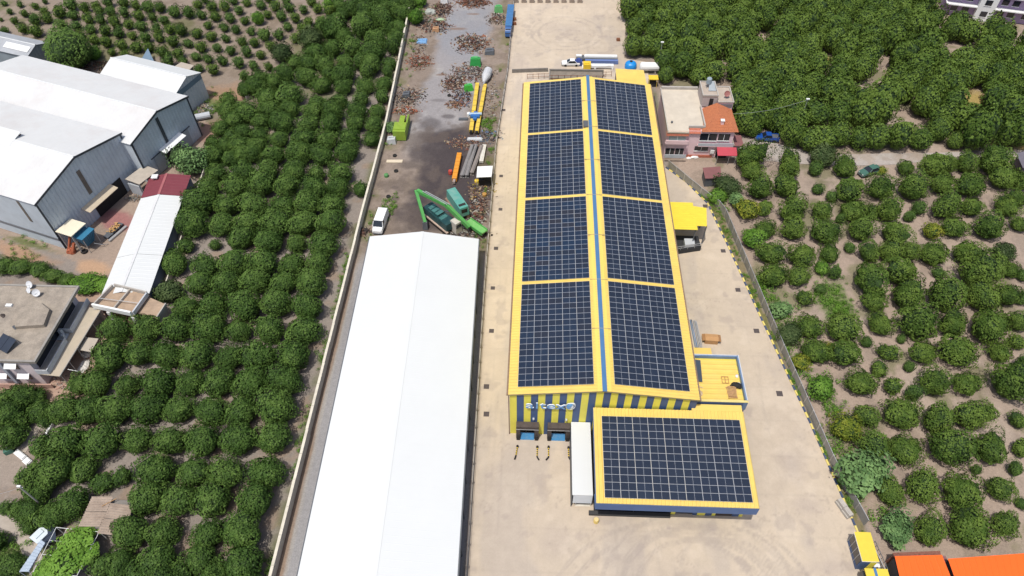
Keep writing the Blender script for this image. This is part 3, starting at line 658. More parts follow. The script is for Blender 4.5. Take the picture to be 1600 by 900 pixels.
mb = MB(); lump(mb, 29.75, 59.2, 8.34, .25, .3, .35, 8); solo('white_bag', mb, WPAINT, 'small white bag by the parapet on the yellow roof deck', 'bag', (29.75, 59.2, 8.34))
mb = MB(); lump(mb, 24.15, 56.1, 8.34, .25, .45, .3, 9); mb.beam((23.8, 57.4, 8.4), (24.6, 57.0, 8.4), .12, .06); mb.beam((23.9, 57.0, 8.42), (24.1, 56.4, 8.42), .15, .05)
solo('scrap_wood', mb, M('pale_wood', (.55, .42, .28), .8, .2, 3), 'loose pale offcuts in the corner of the yellow roof deck', 'offcuts', (24.1, 56.5, 8.34))
# things in the side yard
t = thing('cardboard_box', 'open brown cardboard box standing in the yard right of the warehouse', 'box', (*W(1110, 533), 0), R(-3))
mb = MB(); mb.box(-1.05, 1.05, -.7, .7, .07, 1.0); part('body', mb, CARD, t, local=True)
for s, a in ((-1, 28), (1, 12)):
    mb = MB(); mb.box(-1.05, 1.05, 0, .68, 0, .02, X=Matrix.Translation((0, s*.7, 1.0)) @ Matrix.Rotation(0 if s < 0 else math.pi, 4, 'Z') @ Matrix.Rotation(R(a), 4, 'X')); part('flap', mb, CARD, t, local=True)
for s in (-1, 1):
    mb = MB(); mb.box(0, .5, -.7, .7, 0, .02, X=Matrix.Translation((s*1.05, 0, 1.0)) @ Matrix.Rotation(0 if s > 0 else math.pi, 4, 'Z') @ Matrix.Rotation(R(15), 4, 'Y')); part('flap', mb, M('card_dark', (.30, .16, .07), .9, .1, 2), t, local=True)
for k in range(9):
    mb = MB(); x = 26.75+(k % 5)*.27+rnd.uniform(-.05, .05); z = .16+.22*(k//5); y = 70.0+rnd.uniform(-.3, .3)
    mb.beam((x, y, z), (x-.2+rnd.uniform(-.1, .1), y+5.8, z), .13, .14)
    solo('steel_profile', mb, STEEL if k % 3 else PBLUE, 'long galvanised profile in the bundle lying along the right side of the warehouse', 'steel profile', (x, 73.2, 0), group='profiles bundled by the warehouse side')
# stepped canopy and ramp on the right
cp = thing('loading_canopy', 'stepped yellow canopy roof on posts at the right side of the warehouse', 'canopy', (28.2, 96.5, 0))
mb = MB(); ribbed(mb, (23.3, 93.0, 5.1), (23.3, 100.3, 5.1), (29.2, 100.3, 5.0), (29.2, 93.0, 5.0), .5, .05); ribbed(mb, (29.2, 94.1, 4.98), (29.2, 99.4, 4.98), (31.6, 99.0, 4.9), (31.0, 94.1, 4.9), .5, .05); part('roof', mb, M('canopy_yellow', (.70, .55, .05), .5, .05, .8), cp)
for x, y in ((28.9, 93.3), (28.9, 100.0), (31.0, 94.4), (31.2, 98.7)):
    mb = MB(); mb.box(x-.09, x+.09, y-.09, y+.09, 0, 4.85); part('post', mb, DGREY, cp)
rp_ = thing('loading_ramp', 'loading ramp with railing, its deck darkened as shade under the yellow canopy', 'ramp', (27.5, 93.5, 0))
mb = MB(); mb.hexa([(24.0, 91.0, .02), (30.5, 92.6, .02), (30.3, 95.4, .02), (24.0, 95.4, .02), (24.0, 91.0, 1.2), (30.5, 92.6, 1.1), (30.3, 95.4, 1.1), (24.0, 95.4, 1.2)]); part('deck', mb, M('deck_shade', (.03, .032, .036), .8, .2, 1), rp_)  # deck colour blackened to carry the shade under the canopy
mb = MB()
for t in (0, .2, .4, .6, .8, 1): mb.tube([(24+6.5*t, 91.0+1.6*t, 1.1), (24+6.5*t, 91.0+1.6*t, 2.1)], .035, 5)
mb.tube([(24, 91, 2.1), (30.5, 92.6, 2.05)], .04, 5); mb.tube([(24, 91, 1.6), (30.5, 92.6, 1.6)], .03, 5); part('railing', mb, STEEL, rp_)
mb = MB(); mb.hexa([(27.4, 92.2, 1.12), (29.2, 92.6, 1.12), (29.2, 93.9, 1.12), (27.4, 93.9, 1.12), (27.4, 92.2, 1.9), (29.2, 92.6, 1.9), (29.2, 93.9, 1.9), (27.4, 93.9, 1.9)])
solo('machine_box', mb, LGREY, 'grey machine box standing on the dark loading ramp', 'machine', (28.3, 93, 1.1))

# ------------------------------------------------------------------ long white hall on the left
hall = thing('white_hall', 'very long hall with a plain white gabled roof left of the striped warehouse', 'hall', (-18.5, 50, 0))
HL = lambda y: np.interp(y, [10, 90], [-28.35, -29.9]); HR = lambda y: np.interp(y, [10, 90.2], [-8.2, -10.2])
ya, yb = 12.0, 90.0; HE = 4.5; ra, rb = (-18.3, ya, HE+1.35), (-20.25, yb+.2, HE+1.35)
for s in (0, 1):
    mb = MB(); e = HR if s else HL
    ribbed(mb, ra, rb, (float(e(yb)), yb, HE), (float(e(ya)), ya, HE), 1.0, .006, duty=.10); part('roof_slope', mb, WHITE, hall)
mb = MB(); mb.beam((ra[0], ra[1], HE+1.35), (rb[0], rb[1], HE+1.35), .5, .03); part('ridge_cap', mb, WHITE, hall)
M('white_ridge', (.66, .68, .69), .5, .03, .5)
for s in (0, 1):
    e = HR if s else HL; k = -.14 if s else .14; mb = MB()
    mb.prism([(float(e(ya))+k-.09, ya), (float(e(ya))+k+.09, ya), (float(e(yb))+k+.09, yb-.1), (float(e(yb))+k-.09, yb-.1)], 0, HE-.08); part('side_wall', mb, M('hall_grey', (.24, .25, .27), .7, .1, .6, dirt=(.12, .12, .13), dscale=.4, damt=.5), hall)
    mb = MB(); k2 = .08 if s else -.08
    mb.prism([(float(e(ya))+k2-.09, ya), (float(e(ya))+k2+.09, ya), (float(e(yb))+k2+.09, yb), (float(e(yb))+k2-.09, yb)], HE-.22, HE-.04); part('gutter', mb, DGREY, hall)
for y in np.arange(14, 90, 5.2):
    mb = MB(); mb.box(float(HR(y))-.08, float(HR(y))+.10, y-.12, y+.12, 0, HE-.25); part('wall_column', mb, DGREY, hall)
mb = MB(); e0, e1 = float(HL(yb)), float(HR(yb))
mb.hexa([(e0+.1, yb-.35, 0), (e1-.1, yb-.35, 0), (e1-.1, yb-.15, 0), (e0+.1, yb-.15, 0), (e0+.1, yb-.35, HE-.1), (e1-.1, yb-.35, HE-.1), (e1-.1, yb-.15, HE-.1), (e0+.1, yb-.15, HE-.1)])
part('end_wall', mb, LGREY, hall)

# ------------------------------------------------------------------ walls, fences, kerb
def pos_along(poly, s):
    for (x0, y0), (x1, y1) in zip(poly[:-1], poly[1:]):
        d = math.hypot(x1-x0, y1-y0)
        if s <= d: return x0+(x1-x0)*s/d, y0+(y1-y0)*s/d
        s -= d
    return poly[-1]
def plen(p): return sum(math.hypot(b[0]-a[0], b[1]-a[1]) for a, b in zip(p[:-1], p[1:]))
def seg_pieces(poly, step):
    L = plen(poly); n = int(round(L/step)); return [(pos_along(poly, L*i/n), pos_along(poly, L*(i+1)/n)) for i in range(n)]
bw = thing('boundary_wall', 'long pale concrete boundary wall between the left orchard and the scrapyard lane', 'wall', (-33.3, 100, 0))
CREAM = M('wall_cream', (.62, .58, .49), .9, .12, .8, dirt=(.40, .36, .30), dscale=.7, damt=.5)
for k, (a, b) in enumerate(seg_pieces(sorted(WALL_L, key=lambda q: q[1]), 4.0)):
    if a[1] > 200: continue
    j = rnd.uniform(-.03, .03); d = Vector((b[0]-a[0], b[1]-a[1], 0)); g = d.normalized()*.02
    mb = MB(); mb.beam((a[0]+g.x+j, a[1]+g.y, .95), (b[0]-g.x+j, b[1]-g.y, .95), .22, 1.9); w = part('wall_panel', mb, PALEC, bw)
    mb = MB(); mb.beam((a[0]+g.x+j, a[1]+g.y, 1.95), (b[0]-g.x+j, b[1]-g.y, 1.95), .40, .10); part('coping', mb, CREAM, w)
mf = thing('yard_fence', 'low concrete wall with posts and rails between the scrapyard and the tan yard', 'fence', (-8.5, 100, 0))
seg = [q for q in seg_pieces(sorted(FENCE_M, key=lambda q: q[1]), 3.0) if q[0][1] < 196]
for a, b in seg:
    mb = MB(); mb.beam((a[0], a[1], .3), (b[0], b[1]-.03, .3), .18, .6); part('base_wall', mb, CONCR, mf)
    mb = MB(); mb.box(a[0]-.05, a[0]+.05, a[1]-.05, a[1]+.05, .6, 2.0); part('fence_post', mb, M('post_brown', (.20, .17, .15), .7, .15, 2), mf)
mb = MB()
for a, b in seg:
    for z in (1.2, 1.96): mb.beam((a[0], a[1], z), (b[0], b[1], z), .04, .05)
part('rail', mb, M('post_brown', (.2, .17, .15)), mf)
rf = thing('side_fence', 'grey panel fence with a pale top rail between the yellow kerb and the right orchard', 'fence', (40, 75, 0))
GREYP = M('fence_grey', (.27, .26, .24), .9, .14, .9, dirt=(.21, .195, .17), dscale=.8, damt=.6)
for k, (a, b) in enumerate(seg_pieces(FENCE_R, 2.5)):
    d = Vector((b[0]-a[0], b[1]-a[1], 0)).normalized(); g = d*.05; lean = rnd.uniform(-.02, .05)
    p = [Vector((a[0], a[1], 0))+g, Vector((b[0], b[1], 0))-g]; nrm = Vector((d.y, -d.x, 0)); 
    if nrm.x < 0: nrm = -nrm
    q = [p[0], p[1], p[1]+nrm*.08, p[0]+nrm*.08]; up = Vector((0, 0, 1.7+rnd.uniform(-.03, .03)))+nrm*lean
    mb = MB(); mb.hexa([*q, *[v+up for v in q]]); part('fence_panel', mb, GREYP, rf)
    mb = MB(); mb.box(a[0]-.09, a[0]+.09, a[1]-.09, a[1]+.09, 0, 1.9); part('fence_post', mb, CONCR, rf)
    mb = MB(); mb.tube([Vector((a[0], a[1], 1.9)), Vector((b[0], b[1], 1.9))], .05, 5); part('top_rail', mb, STEEL, rf)
kb = thing('striped_kerb', 'kerb of alternating yellow and navy stones round the right side of the tan yard', 'kerb', (38, 75, 0))
KY = M('kerb_yellow', (.66, .55, .16), .8, .15, 3, dirt=(.45, .40, .25), dscale=1.5, damt=.5); KB = M('kerb_navy', (.045, .07, .14), .8, .2, 3, dirt=(.2, .2, .2), dscale=1.5, damt=.4)
for k, (a, b) in enumerate(seg_pieces(KERB, 1.0)):
    d = Vector((b[0]-a[0], b[1]-a[1], 0)); g = d*.015
    mb = MB(); mb.beam((a[0]+g.x+rnd.uniform(-.02, .02), a[1]+g.y, .10), (b[0]-g.x, b[1]-g.y, .10), .26, .26); part('kerb_stone', mb, KY if k % 2 else KB, kb)
for k, (px, py, w) in enumerate(((783, 275, .75), (782, 327, .75), (775, 388, .8), (770, 450, .75), (768, 517, .8), (760, 604, .85), (760, 647, .85), (787, 172, .8), (1102, 322, .9), (1130, 392, .85), (1153, 453, .85), (1182, 517, .9), (1218, 615, .95))):
    x, y = W(px, py, .08); mb = MB()
    mb.box(x-w/2, x+w/2, y-w/2, y-w/2+.06, .05, .10); mb.box(x-w/2, x+w/2, y+w/2-.06, y+w/2, .05, .10); mb.box(x-w/2, x-w/2+.06, y-w/2+.06, y+w/2-.06, .05, .10); mb.box(x+w/2-.06, x+w/2, y-w/2+.06, y+w/2-.06, .05, .10)
    for j in range(6): q = x-w/2+.1+j*(w-.2)/5; mb.box(q-.035, q+.035, y-w/2+.06, y+w/2-.06, .05, .092)
    mb.box(x-w/2+.06, x+w/2-.06, y-w/2+.06, y+w/2-.06, .05, .078)
    solo('drain_grate', mb, M('grate_iron', (.085, .07, .068), .8, .2, 4), 'square dark drain grate, '+{6: 'first', 5: 'second', 4: 'third', 3: 'fourth', 2: 'fifth', 1: 'sixth', 0: 'seventh', 7: 'eighth'}[k]+' from the front in the strip left of the warehouse' if k < 8 else 'square dark drain grate, '+['fifth', 'fourth', 'third', 'second', 'first'][k-8]+' from the front along the striped kerb', 'drain grate', (x, y, .05), group='drain grates in the yard, left strip' if k < 8 else 'drain grates in the yard, right side')
for k, (p, e, q) in enumerate((((808.5, 699), (806, 713.5), (804, 719)), ((839.5, 700), (839, 715), (842, 720)), ((857, 700), (857, 715.5), (853, 720)), ((888, 701), (888.5, 716), (892, 721)))):
    t = thing('wheel_guide', ['cranked black and yellow wheel guide, outer one of the left loading dock', 'cranked black and yellow wheel guide, inner one of the left loading dock', 'cranked black and yellow wheel guide, inner one of the right loading dock', 'cranked black and yellow wheel guide next to the white lean-to'][k], 'wheel guide', (*W(*p), .07), group='wheel guides before the docks')
    a, b, c2 = (Vector((*W(*v), .27)) for v in (p, e, q))
    for j in range(9):
        mb = MB(); mb.tube([a.lerp(b, j/9), a.lerp(b, (j+1)/9)], .085, 8); part('guide_band', mb, BLACK if j % 2 == 0 else YPAINT, t)
    mb = MB(); mb.tube([b, c2], .115, 8); part('guide_end', mb, BLACK, t)
    mb = MB(); mb.lathe([(.17, .07), (.17, .5), (.1, .56)], 8, Matrix.Translation((a.x, a.y, 0))); part('guide_foot', mb, BLACK, t)
x, y = W(931, 816); t = thing('yellow_barrel', 'yellow barrel standing alone on the tan yard in front of the annex', 'barrel', (x, y, .07))
mb = MB(); mb.lathe([(.32, 0), (.34, .05), (.34, .3), (.36, .32), (.34, .34), (.34, .6), (.36, .62), (.34, .64), (.34, .9), (.31, .92)], 14); part('drum', mb, M('barrel_yellow', (.62, .45, .10), .6, .2, 3, dirt=(.5, .45, .35), dscale=2, damt=.7), t, local=True)
mb = MB(); mb.lathe([(.30, .921), (.30, .94), (.06, .945)], 14); part('lid', mb, M('barrel_lid', (.66, .52, .25), .6, .15, 3), t, local=True)
for k, (px, py) in enumerate(((1313, 790), (1322, 803))):
    x, y = W(px, py); mb = MB(); X = Matrix.Translation((x, y, 0)) @ Matrix.Rotation(math.atan2(-1.9, .85), 4, 'Z')
    mb.prism([(-.68, -.5), (.68, -.5), (.68, .5), (-.68, .5)], .05, .5, X=X); mb.prism([(-.66, -.33), (.66, -.33), (.66, .33), (-.66, .33)], .5, 1.0, X=X); mb.box(-.4, .4, -.12, .12, 1.0, 1.05, X=X)
    solo('concrete_block', mb, CONCR, ['grey stepped concrete block on the kerb, the one farther from the guard hut', 'grey stepped concrete block on the kerb, the one nearer the guard hut'][k], 'concrete block', (x, y, 0), group='concrete blocks on the kerb')
# guard hut
hx0, hx1, hy0, hy1, hz = 42.95, 44.95, 34.95, 38.7, 2.9
hut = thing('guard_hut', 'small guard hut with flat yellow roof and dark side windows at the yard entrance', 'hut', (44, 36.8, 0))
mb = MB(); mb.box(hx0-.08, hx1+.06, hy0-.06, hy1+.06, hz, hz+.13); part('roof', mb, M('hut_yellow', (.68, .52, .06), .5, .05, 1), hut)
mb = MB(); mb.box(hx0-.10, hx1+.08, hy0-.08, hy0-.062, hz-.02, hz+.15); mb.box(hx0-.10, hx0-.082, hy0-.06, hy1+.06, hz-.02, hz+.15); part('roof_edge', mb, WPAINT, hut)
mb = MB(); mb.box(hx0+.02, hx1, hy0, hy1, .0, hz-.01); part('wall', mb, NAVY, hut)
mb = MB(); mb.box(hx0+1.15, hx1-.05, hy0-.03, hy0-.005, .1, hz-.05); part('front_panel', mb, YWALL, hut)
for k in range(4):
    mb = MB(); y = hy0+.2+k*.88; mb.box(hx0-.02, hx0+.015, y, y+.78, .9, 2.6); part('window', mb, GLASSD, hut)
    mb = MB(); mb.box(hx0-.04, hx0+.015, y+.79, y+.86, .1, 2.7); part('window_post', mb, STEEL, hut)
mb = MB(); mb.box(43.1, 46.0, 31.0, 34.2, 2.4, 2.55); mb.box(43.2, 45.9, 31.0, 34.1, 0, 2.39)
g = solo('gate_cabin', mb, M('hut_yellow', (.68, .52, .06)), 'second low yellow roof with a blue band at the bottom right beside the orange roof', 'cabin', (44.6, 33, 0))
mb = MB(); mb.box(44.2, 44.55, 31.0, 34.25, 2.555, 2.60); part('roof_band', mb, BLUE, g)
mb = MB(); mb.box(42.9, 43.19, 31.2, 34.0, .8, 2.2); part('window', mb, GLASSD, g)
mb = MB(); mb.box(45.2, 46.0, 35.0, 35.5, 0, .9); solo('white_cabinet', mb, WPAINT, 'white metal cabinet between the guard hut and the orange roof', 'cabinet', (45.6, 35.2, 0))
t = thing('sliding_gate', 'dark sliding gate track with steel rails between the guard hut and the orange roof', 'gate', (45.9, 37, 0))
for o_ in (0, .55):
    mb = MB(); mb.tube([(45.45+o_, 38.2, 1.6), (46.2+o_*.6, 34.4, 1.6)], .05, 5); mb.tube([(45.45+o_, 38.2, .3), (46.2+o_*.6, 34.4, .3)], .05, 5)
    for k in range(8): q = k/7; mb.tube([(45.45+o_+(.75-.4*o_)*q, 38.2-3.8*q, .3), (45.45+o_+(.75-.4*o_)*q, 38.2-3.8*q, 1.6)], .03, 4)
    part('gate_leaf', mb, DGREY if o_ else STEEL, t)
mb = MB(); lump(mb, 45.5, 34.95, 0, .45, .45, .9, 22); solo('dark_bin', mb, BLACK, 'dark rubbish sack beside the guard hut', 'sack', (45.5, 34.95, 0))
# orange roofed sheds
ORG = M('orange_roof', (.88, .125, .012), .55, .03, .4)
for nm, lab, px, wz in (('orange_shed', 'shed with bright orange sheet roof, the smaller one beside the guard hut', ((1398, 869), (1472, 867), (1496, 925), (1412, 925)), 3.4),
                        ('orange_shed', 'shed with bright orange sheet roof, the wide one in the bottom right corner', ((1481, 873), (1650, 861), (1660, 935), (1504, 935)), 3.7)):
    q = [W(*p, wz) for p in px]; t = thing(nm, lab, 'shed', (sum(a[0] for a in q)/4, sum(a[1] for a in q)/4, 0))
    mb = MB(); ribbed(mb, (*q[0], wz), (*q[1], wz), (*q[2], wz-.1), (*q[3], wz-.1), .9, .03, duty=.2); part('roof', mb, ORG, t)
    c0 = Vector((sum(a[0] for a in q)/4, sum(a[1] for a in q)/4)); k = [c0+(Vector(a)-c0)*.97 for a in q]
    mb = MB(); mb.prism([tuple(a) for a in k[::-1]], 0, wz-.15); part('wall', mb, M('shed_dark_wall', (.06, .05, .05), .9, .2, 2), t)
q = [W(*p, 2.9) for p in ((1396, 864), (1470, 861), (1472, 868), (1398, 869.5))]
mb = MB(); mb.prism([q[3], q[2], (q[1][0], q[1][1]+.1), (q[0][0], q[0][1]+.1)], 2.6, 2.72); mb.prism([(q[3][0]+.3, q[3][1]+.05), (q[2][0], q[2][1]+.05), (q[1][0], q[1][1]-.1), (q[0][0], q[0][1]-.1)], 0, 2.6)
solo('tiled_lean_to', mb, M('old_red_tile', (.20, .085, .06), .9, .3, 3, bump=.5), 'narrow dull red lean-to roof along the back of the orange shed', 'lean-to', (*q[0], 0))
q = [W(*p, 2.6) for p in ((1466, 868), (1478, 868), (1500, 925), (1490, 925))]
mb = MB(); mb.prism(q[::-1], 2.4, 2.5); mb.box(q[0][0], q[0][0]+.2, q[3][1], q[0][1], 0, 2.4); solo('passage_roof', mb, M('faded_red_sheet', (.24, .11, .11), .8, .2, 1), 'faded red strip of roof in the passage between the two orange roofs', 'roof', (*q[0], 0))
# ------------------------------------------------------------------ grey metal warehouses on the left
BWALL = M('blue_grey_cladding', (.50, .56, .62), .55, .08, .5, dirt=(.38, .40, .44), dscale=.3, damt=.4)
TRIM = M('dark_trim', (.045, .055, .068), .6, .1, 1)
WROOF2 = M('off_white_roof', (.585, .595, .60), .6, .03, .3, dirt=(.50, .46, .45), dscale=.09, damt=.6)
def gable_hall(name, label, F, w, L, eave, rise, roof_m, wall_m, trim=True, strips=(), lower=None):
    """u runs along the gable front, v (negative) runs back along the ridge"""
    t = thing(name, label, 'warehouse', F(w/2, L/2), F.a)
    zr = eave+rise
    for u0, u1 in ((0, w/2), (w, w/2)):
        mb = MB(); k = -.25 if u0 == 0 else .25
        ribbed(mb, F(u1, -.2, zr), F(u1, L, zr), F(u0+k, L, eave-.1), F(u0+k, -.2, eave-.1), 1.0, .02, duty=.2); part('roof_slope', mb, roof_m, t)
    mb = MB(); mb.tube([F(w/2, -.2, zr+.02), F(w/2, L, zr+.02)], .14, 6); part('ridge_cap', mb, M('white_ridge', (.66, .68, .69)), t)
    X = F.X(); top = lambda u, v: eave-.15+rise*(1-abs(u-w/2)/(w/2))
    def clad(u0, u1, v0, v1, z0, zt, nm='wall'):
        mb = MB()
        n = max(1, int(round(max(u1-u0, v1-v0)/.8)))
        for k in range(n):                                             # cladding folds
            if u1-u0 > v1-v0: a, b = u0+(u1-u0)*k/n, u0+(u1-u0)*(k+1)/n; mb.prism([(a, v0), (b-.30, v0), (b-.22, v0+.10), (b-.06, v0+.10), (b, v0+.005), (b, v1), (a, v1)], z0, zt, X=X)
            else: a, b = v0+(v1-v0)*k/n, v0+(v1-v0)*(k+1)/n; mb.prism([(u0+.05, a), (u1, a), (u1, b), (u0, b)], z0, zt, X=X)
        part(nm, mb, wall_m, t)
    clad(.0, w/2, 0, .2, 0, top); clad(w/2+.001, w, 0, .2, 0, top)
    clad(0, .2, .21, L, 0, eave-.12); clad(w-.2, w, .21, L, 0, eave-.12)
    if trim:
        mb = MB()
        for (u0, z0), (u1, z1) in (((-.3, eave-.06), (w/2, zr+.04)), ((w/2, zr+.04), (w+.3, eave-.06))):
            mb.hexa([F(u0, -.26, z0-.42), F(u1, -.26, z1-.42), F(u1, -.205, z1-.42), F(u0, -.205, z0-.42), F(u0, -.26, z0), F(u1, -.26, z1), F(u1, -.205, z1), F(u0, -.205, z0)])
        part('gable_trim', mb, TRIM, t)
        for u in (-.02, w-.3):
            mb = MB(); mb.box(u, u+.34, -.08, -.01, 0, eave-.2, X=X); part('corner_trim', mb, TRIM, t)
    return t
FB_ = Frame(-88.0, 89.4, 71.4)
hb = gable_hall('grey_warehouse', 'largest grey metal warehouse with white roof, the one nearest the flat-roofed house', FB_, 21.6, 46, 11.4, 2.3, WROOF2, BWALL)
X = FB_.X()
SKY = M('dirty_skylight', (.13, .115, .10), .4, .25, 2)
for u in (10.1,):
    mb = MB(); mb.box(u-.42, u+.42, -.06, -.01, 5.4, 10.9, X=X); part('window_strip', mb, SKY, hb)
for v, z0, z1 in ((4.4, 5.6, 10.6), (12.0, 6.8, 10.4)):
    mb = MB(); mb.box(-.06, -.01, v-.32, v+.32, z0, z1, X=X); part('window_strip', mb, SKY, hb)
mb = MB(); mb.box(-.12, -.01, 0, 40, 2.2, 2.75, X=X); part('wall_band', mb, M('band_grey', (.16, .17, .19), .7, .1, 1), hb)
mb = MB(); mb.box(9.3, 17.0, -.05, -.01, 0, 3.9, X=X); part('door_opening', mb, BLACK, hb)  # black panel on the wall, painted as the unlit open doorway
mb = MB(); mb.hexa([FB_(6.8, -1.9, 3.8), FB_(14.4, -1.9, 3.8), FB_(14.4, -.02, 4.2), FB_(6.8, -.02, 4.2), FB_(6.8, -1.9, 3.9), FB_(14.4, -1.9, 3.9), FB_(14.4, -.02, 4.3), FB_(6.8, -.02, 4.3)]); part('door_canopy', mb, M('tan_sheet', (.50, .42, .31), .6, .08, 1), hb)
mu, mv = FB_.inv(*W(12, 213, 13.6)); mb = MB(); mb.box(mu-1.5, mu+1.5, mv-1.6, mv+5, 12.3, 13.5, X=X)
g = part('roof_monitor', mb, M('monitor_dark', (.10, .06, .06), .8, .2, 2), hb); mb = MB(); mb.hexa([FB_(mu-2.0, mv-2.2, 13.3), FB_(mu+1.4, mv-2.2, 14.1), FB_(mu+1.4, mv+5.2, 14.1), FB_(mu-2.0, mv+5.2, 13.3), FB_(mu-2.0, mv-2.2, 13.4), FB_(mu+1.4, mv-2.2, 14.2), FB_(mu+1.4, mv+5.2, 14.2), FB_(mu-2.0, mv+5.2, 13.4)]); part('monitor_roof', mb, WHITE, g)
mb = MB(); mb.tube([FB_(mu+1.3, mv-2.4, 12.9), FB_(mu+.2, mv-2.6, 12.9), FB_(mu-1.2, mv-2.4, 12.7)], .2, 8); part('roof_duct', mb, RUST, g)
FA_ = Frame(*FB_(20.9, -2.4)[:2], 70.9)
ha = gable_hall('grey_warehouse', 'middle grey metal warehouse with white roof and a sliding door under a white canopy', FA_, 17.0, 45, 10.0, 1.9, WROOF2, BWALL)
X = FA_.X()
mb = MB(); mb.box(7.6, 8.3, -.07, -.01, 3.9, 10.6, X=X); part('centre_band', mb, TRIM, ha)
mb = MB(); mb.box(6.1, 10.6, -.05, -.01, 0, 4.0, X=X); part('door_opening', mb, BLACK, ha)  # flat black panel painted as the unlit inside between the doors
for u0, u1 in ((3.2, 6.1), (10.6, 13.8)):
    mb = MB(); mb.box(u0, u1, -.22, -.12, .1, 4.0, X=X); part('sliding_door', mb, M('door_grey', (.30, .34, .38), .5, .08, 1), ha)
mb = MB(); mb.box(2.6, 14.6, -.2, -.08, 4.05, 4.2, X=X); part('door_rail', mb, TRIM, ha)
mb = MB(); mb.hexa([FA_(5.2, -1.7, 4.1), FA_(11.6, -1.7, 4.1), FA_(11.6, -.02, 4.5), FA_(5.2, -.02, 4.5), FA_(5.2, -1.7, 4.2), FA_(11.6, -1.7, 4.2), FA_(11.6, -.02, 4.6), FA_(5.2, -.02, 4.6)]); part('door_canopy', mb, WPAINT, ha)
mb = MB(); mb.tube([FA_(.25, -.15, 0), FA_(.25, -.15, 9.6)], .09, 6); part('downpipe', mb, TRIM, ha)
FC_ = Frame(*W(275, 144, 6.6), 70.5)
hc = gable_hall('grey_warehouse', 'smaller grey metal warehouse with white roof, farthest back beside the young orchard', FC_, 8.2, 21, 6.6, 1.5, WHITE, M('pale_cladding', (.52, .54, .56), .55, .08, .6), trim=False)
mb = MB(); mb.prism([(.02, -.05), (8.18, -.05), (8.18, -.01), (.02, -.01)], lambda u, v: 5.2+1.35*(1-abs(u-4.1)/4.1), lambda u, v: 6.35+1.5*(1-abs(u-4.1)/4.1), X=FC_.X()); part('gable_band', mb, M('teal_grey', (.13, .19, .24), .6, .1, 1), hc)
FD_ = Frame(*W(42, 88, 4.8), 72)
hd = gable_hall('grey_shed', 'grey metal shed with a white skylight strip, half hidden behind the big white roof', FD_, 6.6, 16, 4.8, 1.2, M('zinc_roof', (.36, .38, .41), .5, .12, .5, dirt=(.26, .26, .28), dscale=.4, damt=.5), M('shed_blue_grey', (.26, .31, .36), .6, .1, .6), trim=False)
mb = MB(); mb.hexa([FD_(.9, .5, 5.2), FD_(2.4, .5, 5.73), FD_(2.4, 8, 5.73), FD_(.9, 8, 5.2), FD_(.9, .5, 5.28), FD_(2.4, .5, 5.81), FD_(2.4, 8, 5.81), FD_(.9, 8, 5.28)]); part('roof_skylight', mb, WPAINT, hd)
# canopies, hopper and clutter in the warehouse yard
X = FB_.X()
t = thing('corner_canopy', 'square cream canopy on posts over the blue hopper at the warehouse corner', 'canopy', FB_(3.0, -2.4))
mb = MB(); mb.box(.1, 3.8, -4.0, -.3, 4.4, 4.55, X=X); part('roof', mb, M('cream_sheet', (.70, .64, .50), .6, .05, 1), t)
for u, v in ((.3, -3.8), (3.6, -3.8), (.3, -.6), (3.6, -.6)):
    mb = MB(); mb.box(u-.08, u+.08, v-.08, v+.08, 0, 4.39, X=X); part('post', mb, STEEL, t)
t = thing('blue_hopper', 'bright blue feed hopper on legs under the cream corner canopy', 'hopper', FB_(3.4, -4.0))
TEALB = M('hopper_blue', (.035, .17, .29), .5, .12, 1)
mb = MB(); mb.hexa([FB_(1.5, -4.6, .9), FB_(3.1, -4.6, .9), FB_(3.1, -3.4, .9), FB_(1.5, -3.4, .9), FB_(.7, -5.3, 3.5), FB_(3.9, -5.3, 3.5), FB_(3.9, -2.9, 3.5), FB_(.7, -2.9, 3.5)]); b = part('bin', mb, TEALB, t)
mb = MB()
for k in range(7): u = .9+k*.47; mb.beam(FB_(1.55+(u-.8)*.52, -4.64, 1.0), FB_(u, -5.34, 3.45), .1, .06)
part('rib', mb, M('hopper_blue_dark', (.02, .11, .2), .5), b)
for u, v in ((.9, -5.2), (3.7, -5.2), (.9, -3.1), (3.7, -3.1)):
    mb = MB(); mb.tube([FB_(u, v, 0), FB_(u, v, 3.4)], .07, 5); part('leg', mb, STEEL, t)
mb = MB(); mb.tube([FB_(-.2, -1.2, .3), FB_(1.0, -1.8, 2.8), FB_(1.7, -2.2, 3.8)], .25, 7); mb.tube([FB_(-.4, -2.4, .4), FB_(.6, -2.6, 1.9)], .3, 7); lump(mb, *FB_(-.2, -1.8)[:2], 0, .9, .7, 1.1, 41)
solo('auger', mb, M('orange_rust', (.34, .10, .05), .8, .25, 2), 'rusty orange auger machine at the warehouse corner beside the blue hopper', 'machine', FB_(0, -1.5))
mb = MB(); mb.lathe([(.55, 0), (.62, .2), (.55, .4), (.35, .4), (.35, .05)], 12, Matrix.Translation(FB_(.6, -4.0)))
solo('tyre', mb, BLACK, 'black tyre lying at the warehouse corner under the blue hopper', 'tyre', FB_(.6, -4.0))
mb = MB(); mb.tube([FB_(3.4, -5.9, .05), FB_(2.9, -6.5, .7), FB_(3.8, -6.7, .05)], .06, 5); mb.tube([FB_(2.9, -6.5, .7), FB_(2.2, -5.6, 1.4)], .06, 5); mb.beam(FB_(4.4, -6.5, .2), FB_(8.8, -6.8, .2), .5, .3)
solo('steel_drawbar', mb, STEEL, 'bare steel drawbar frame lying on the dirt by the blue hopper', 'frame', FB_(6, -6.2))
mb = MB()
r = random.Random(8)
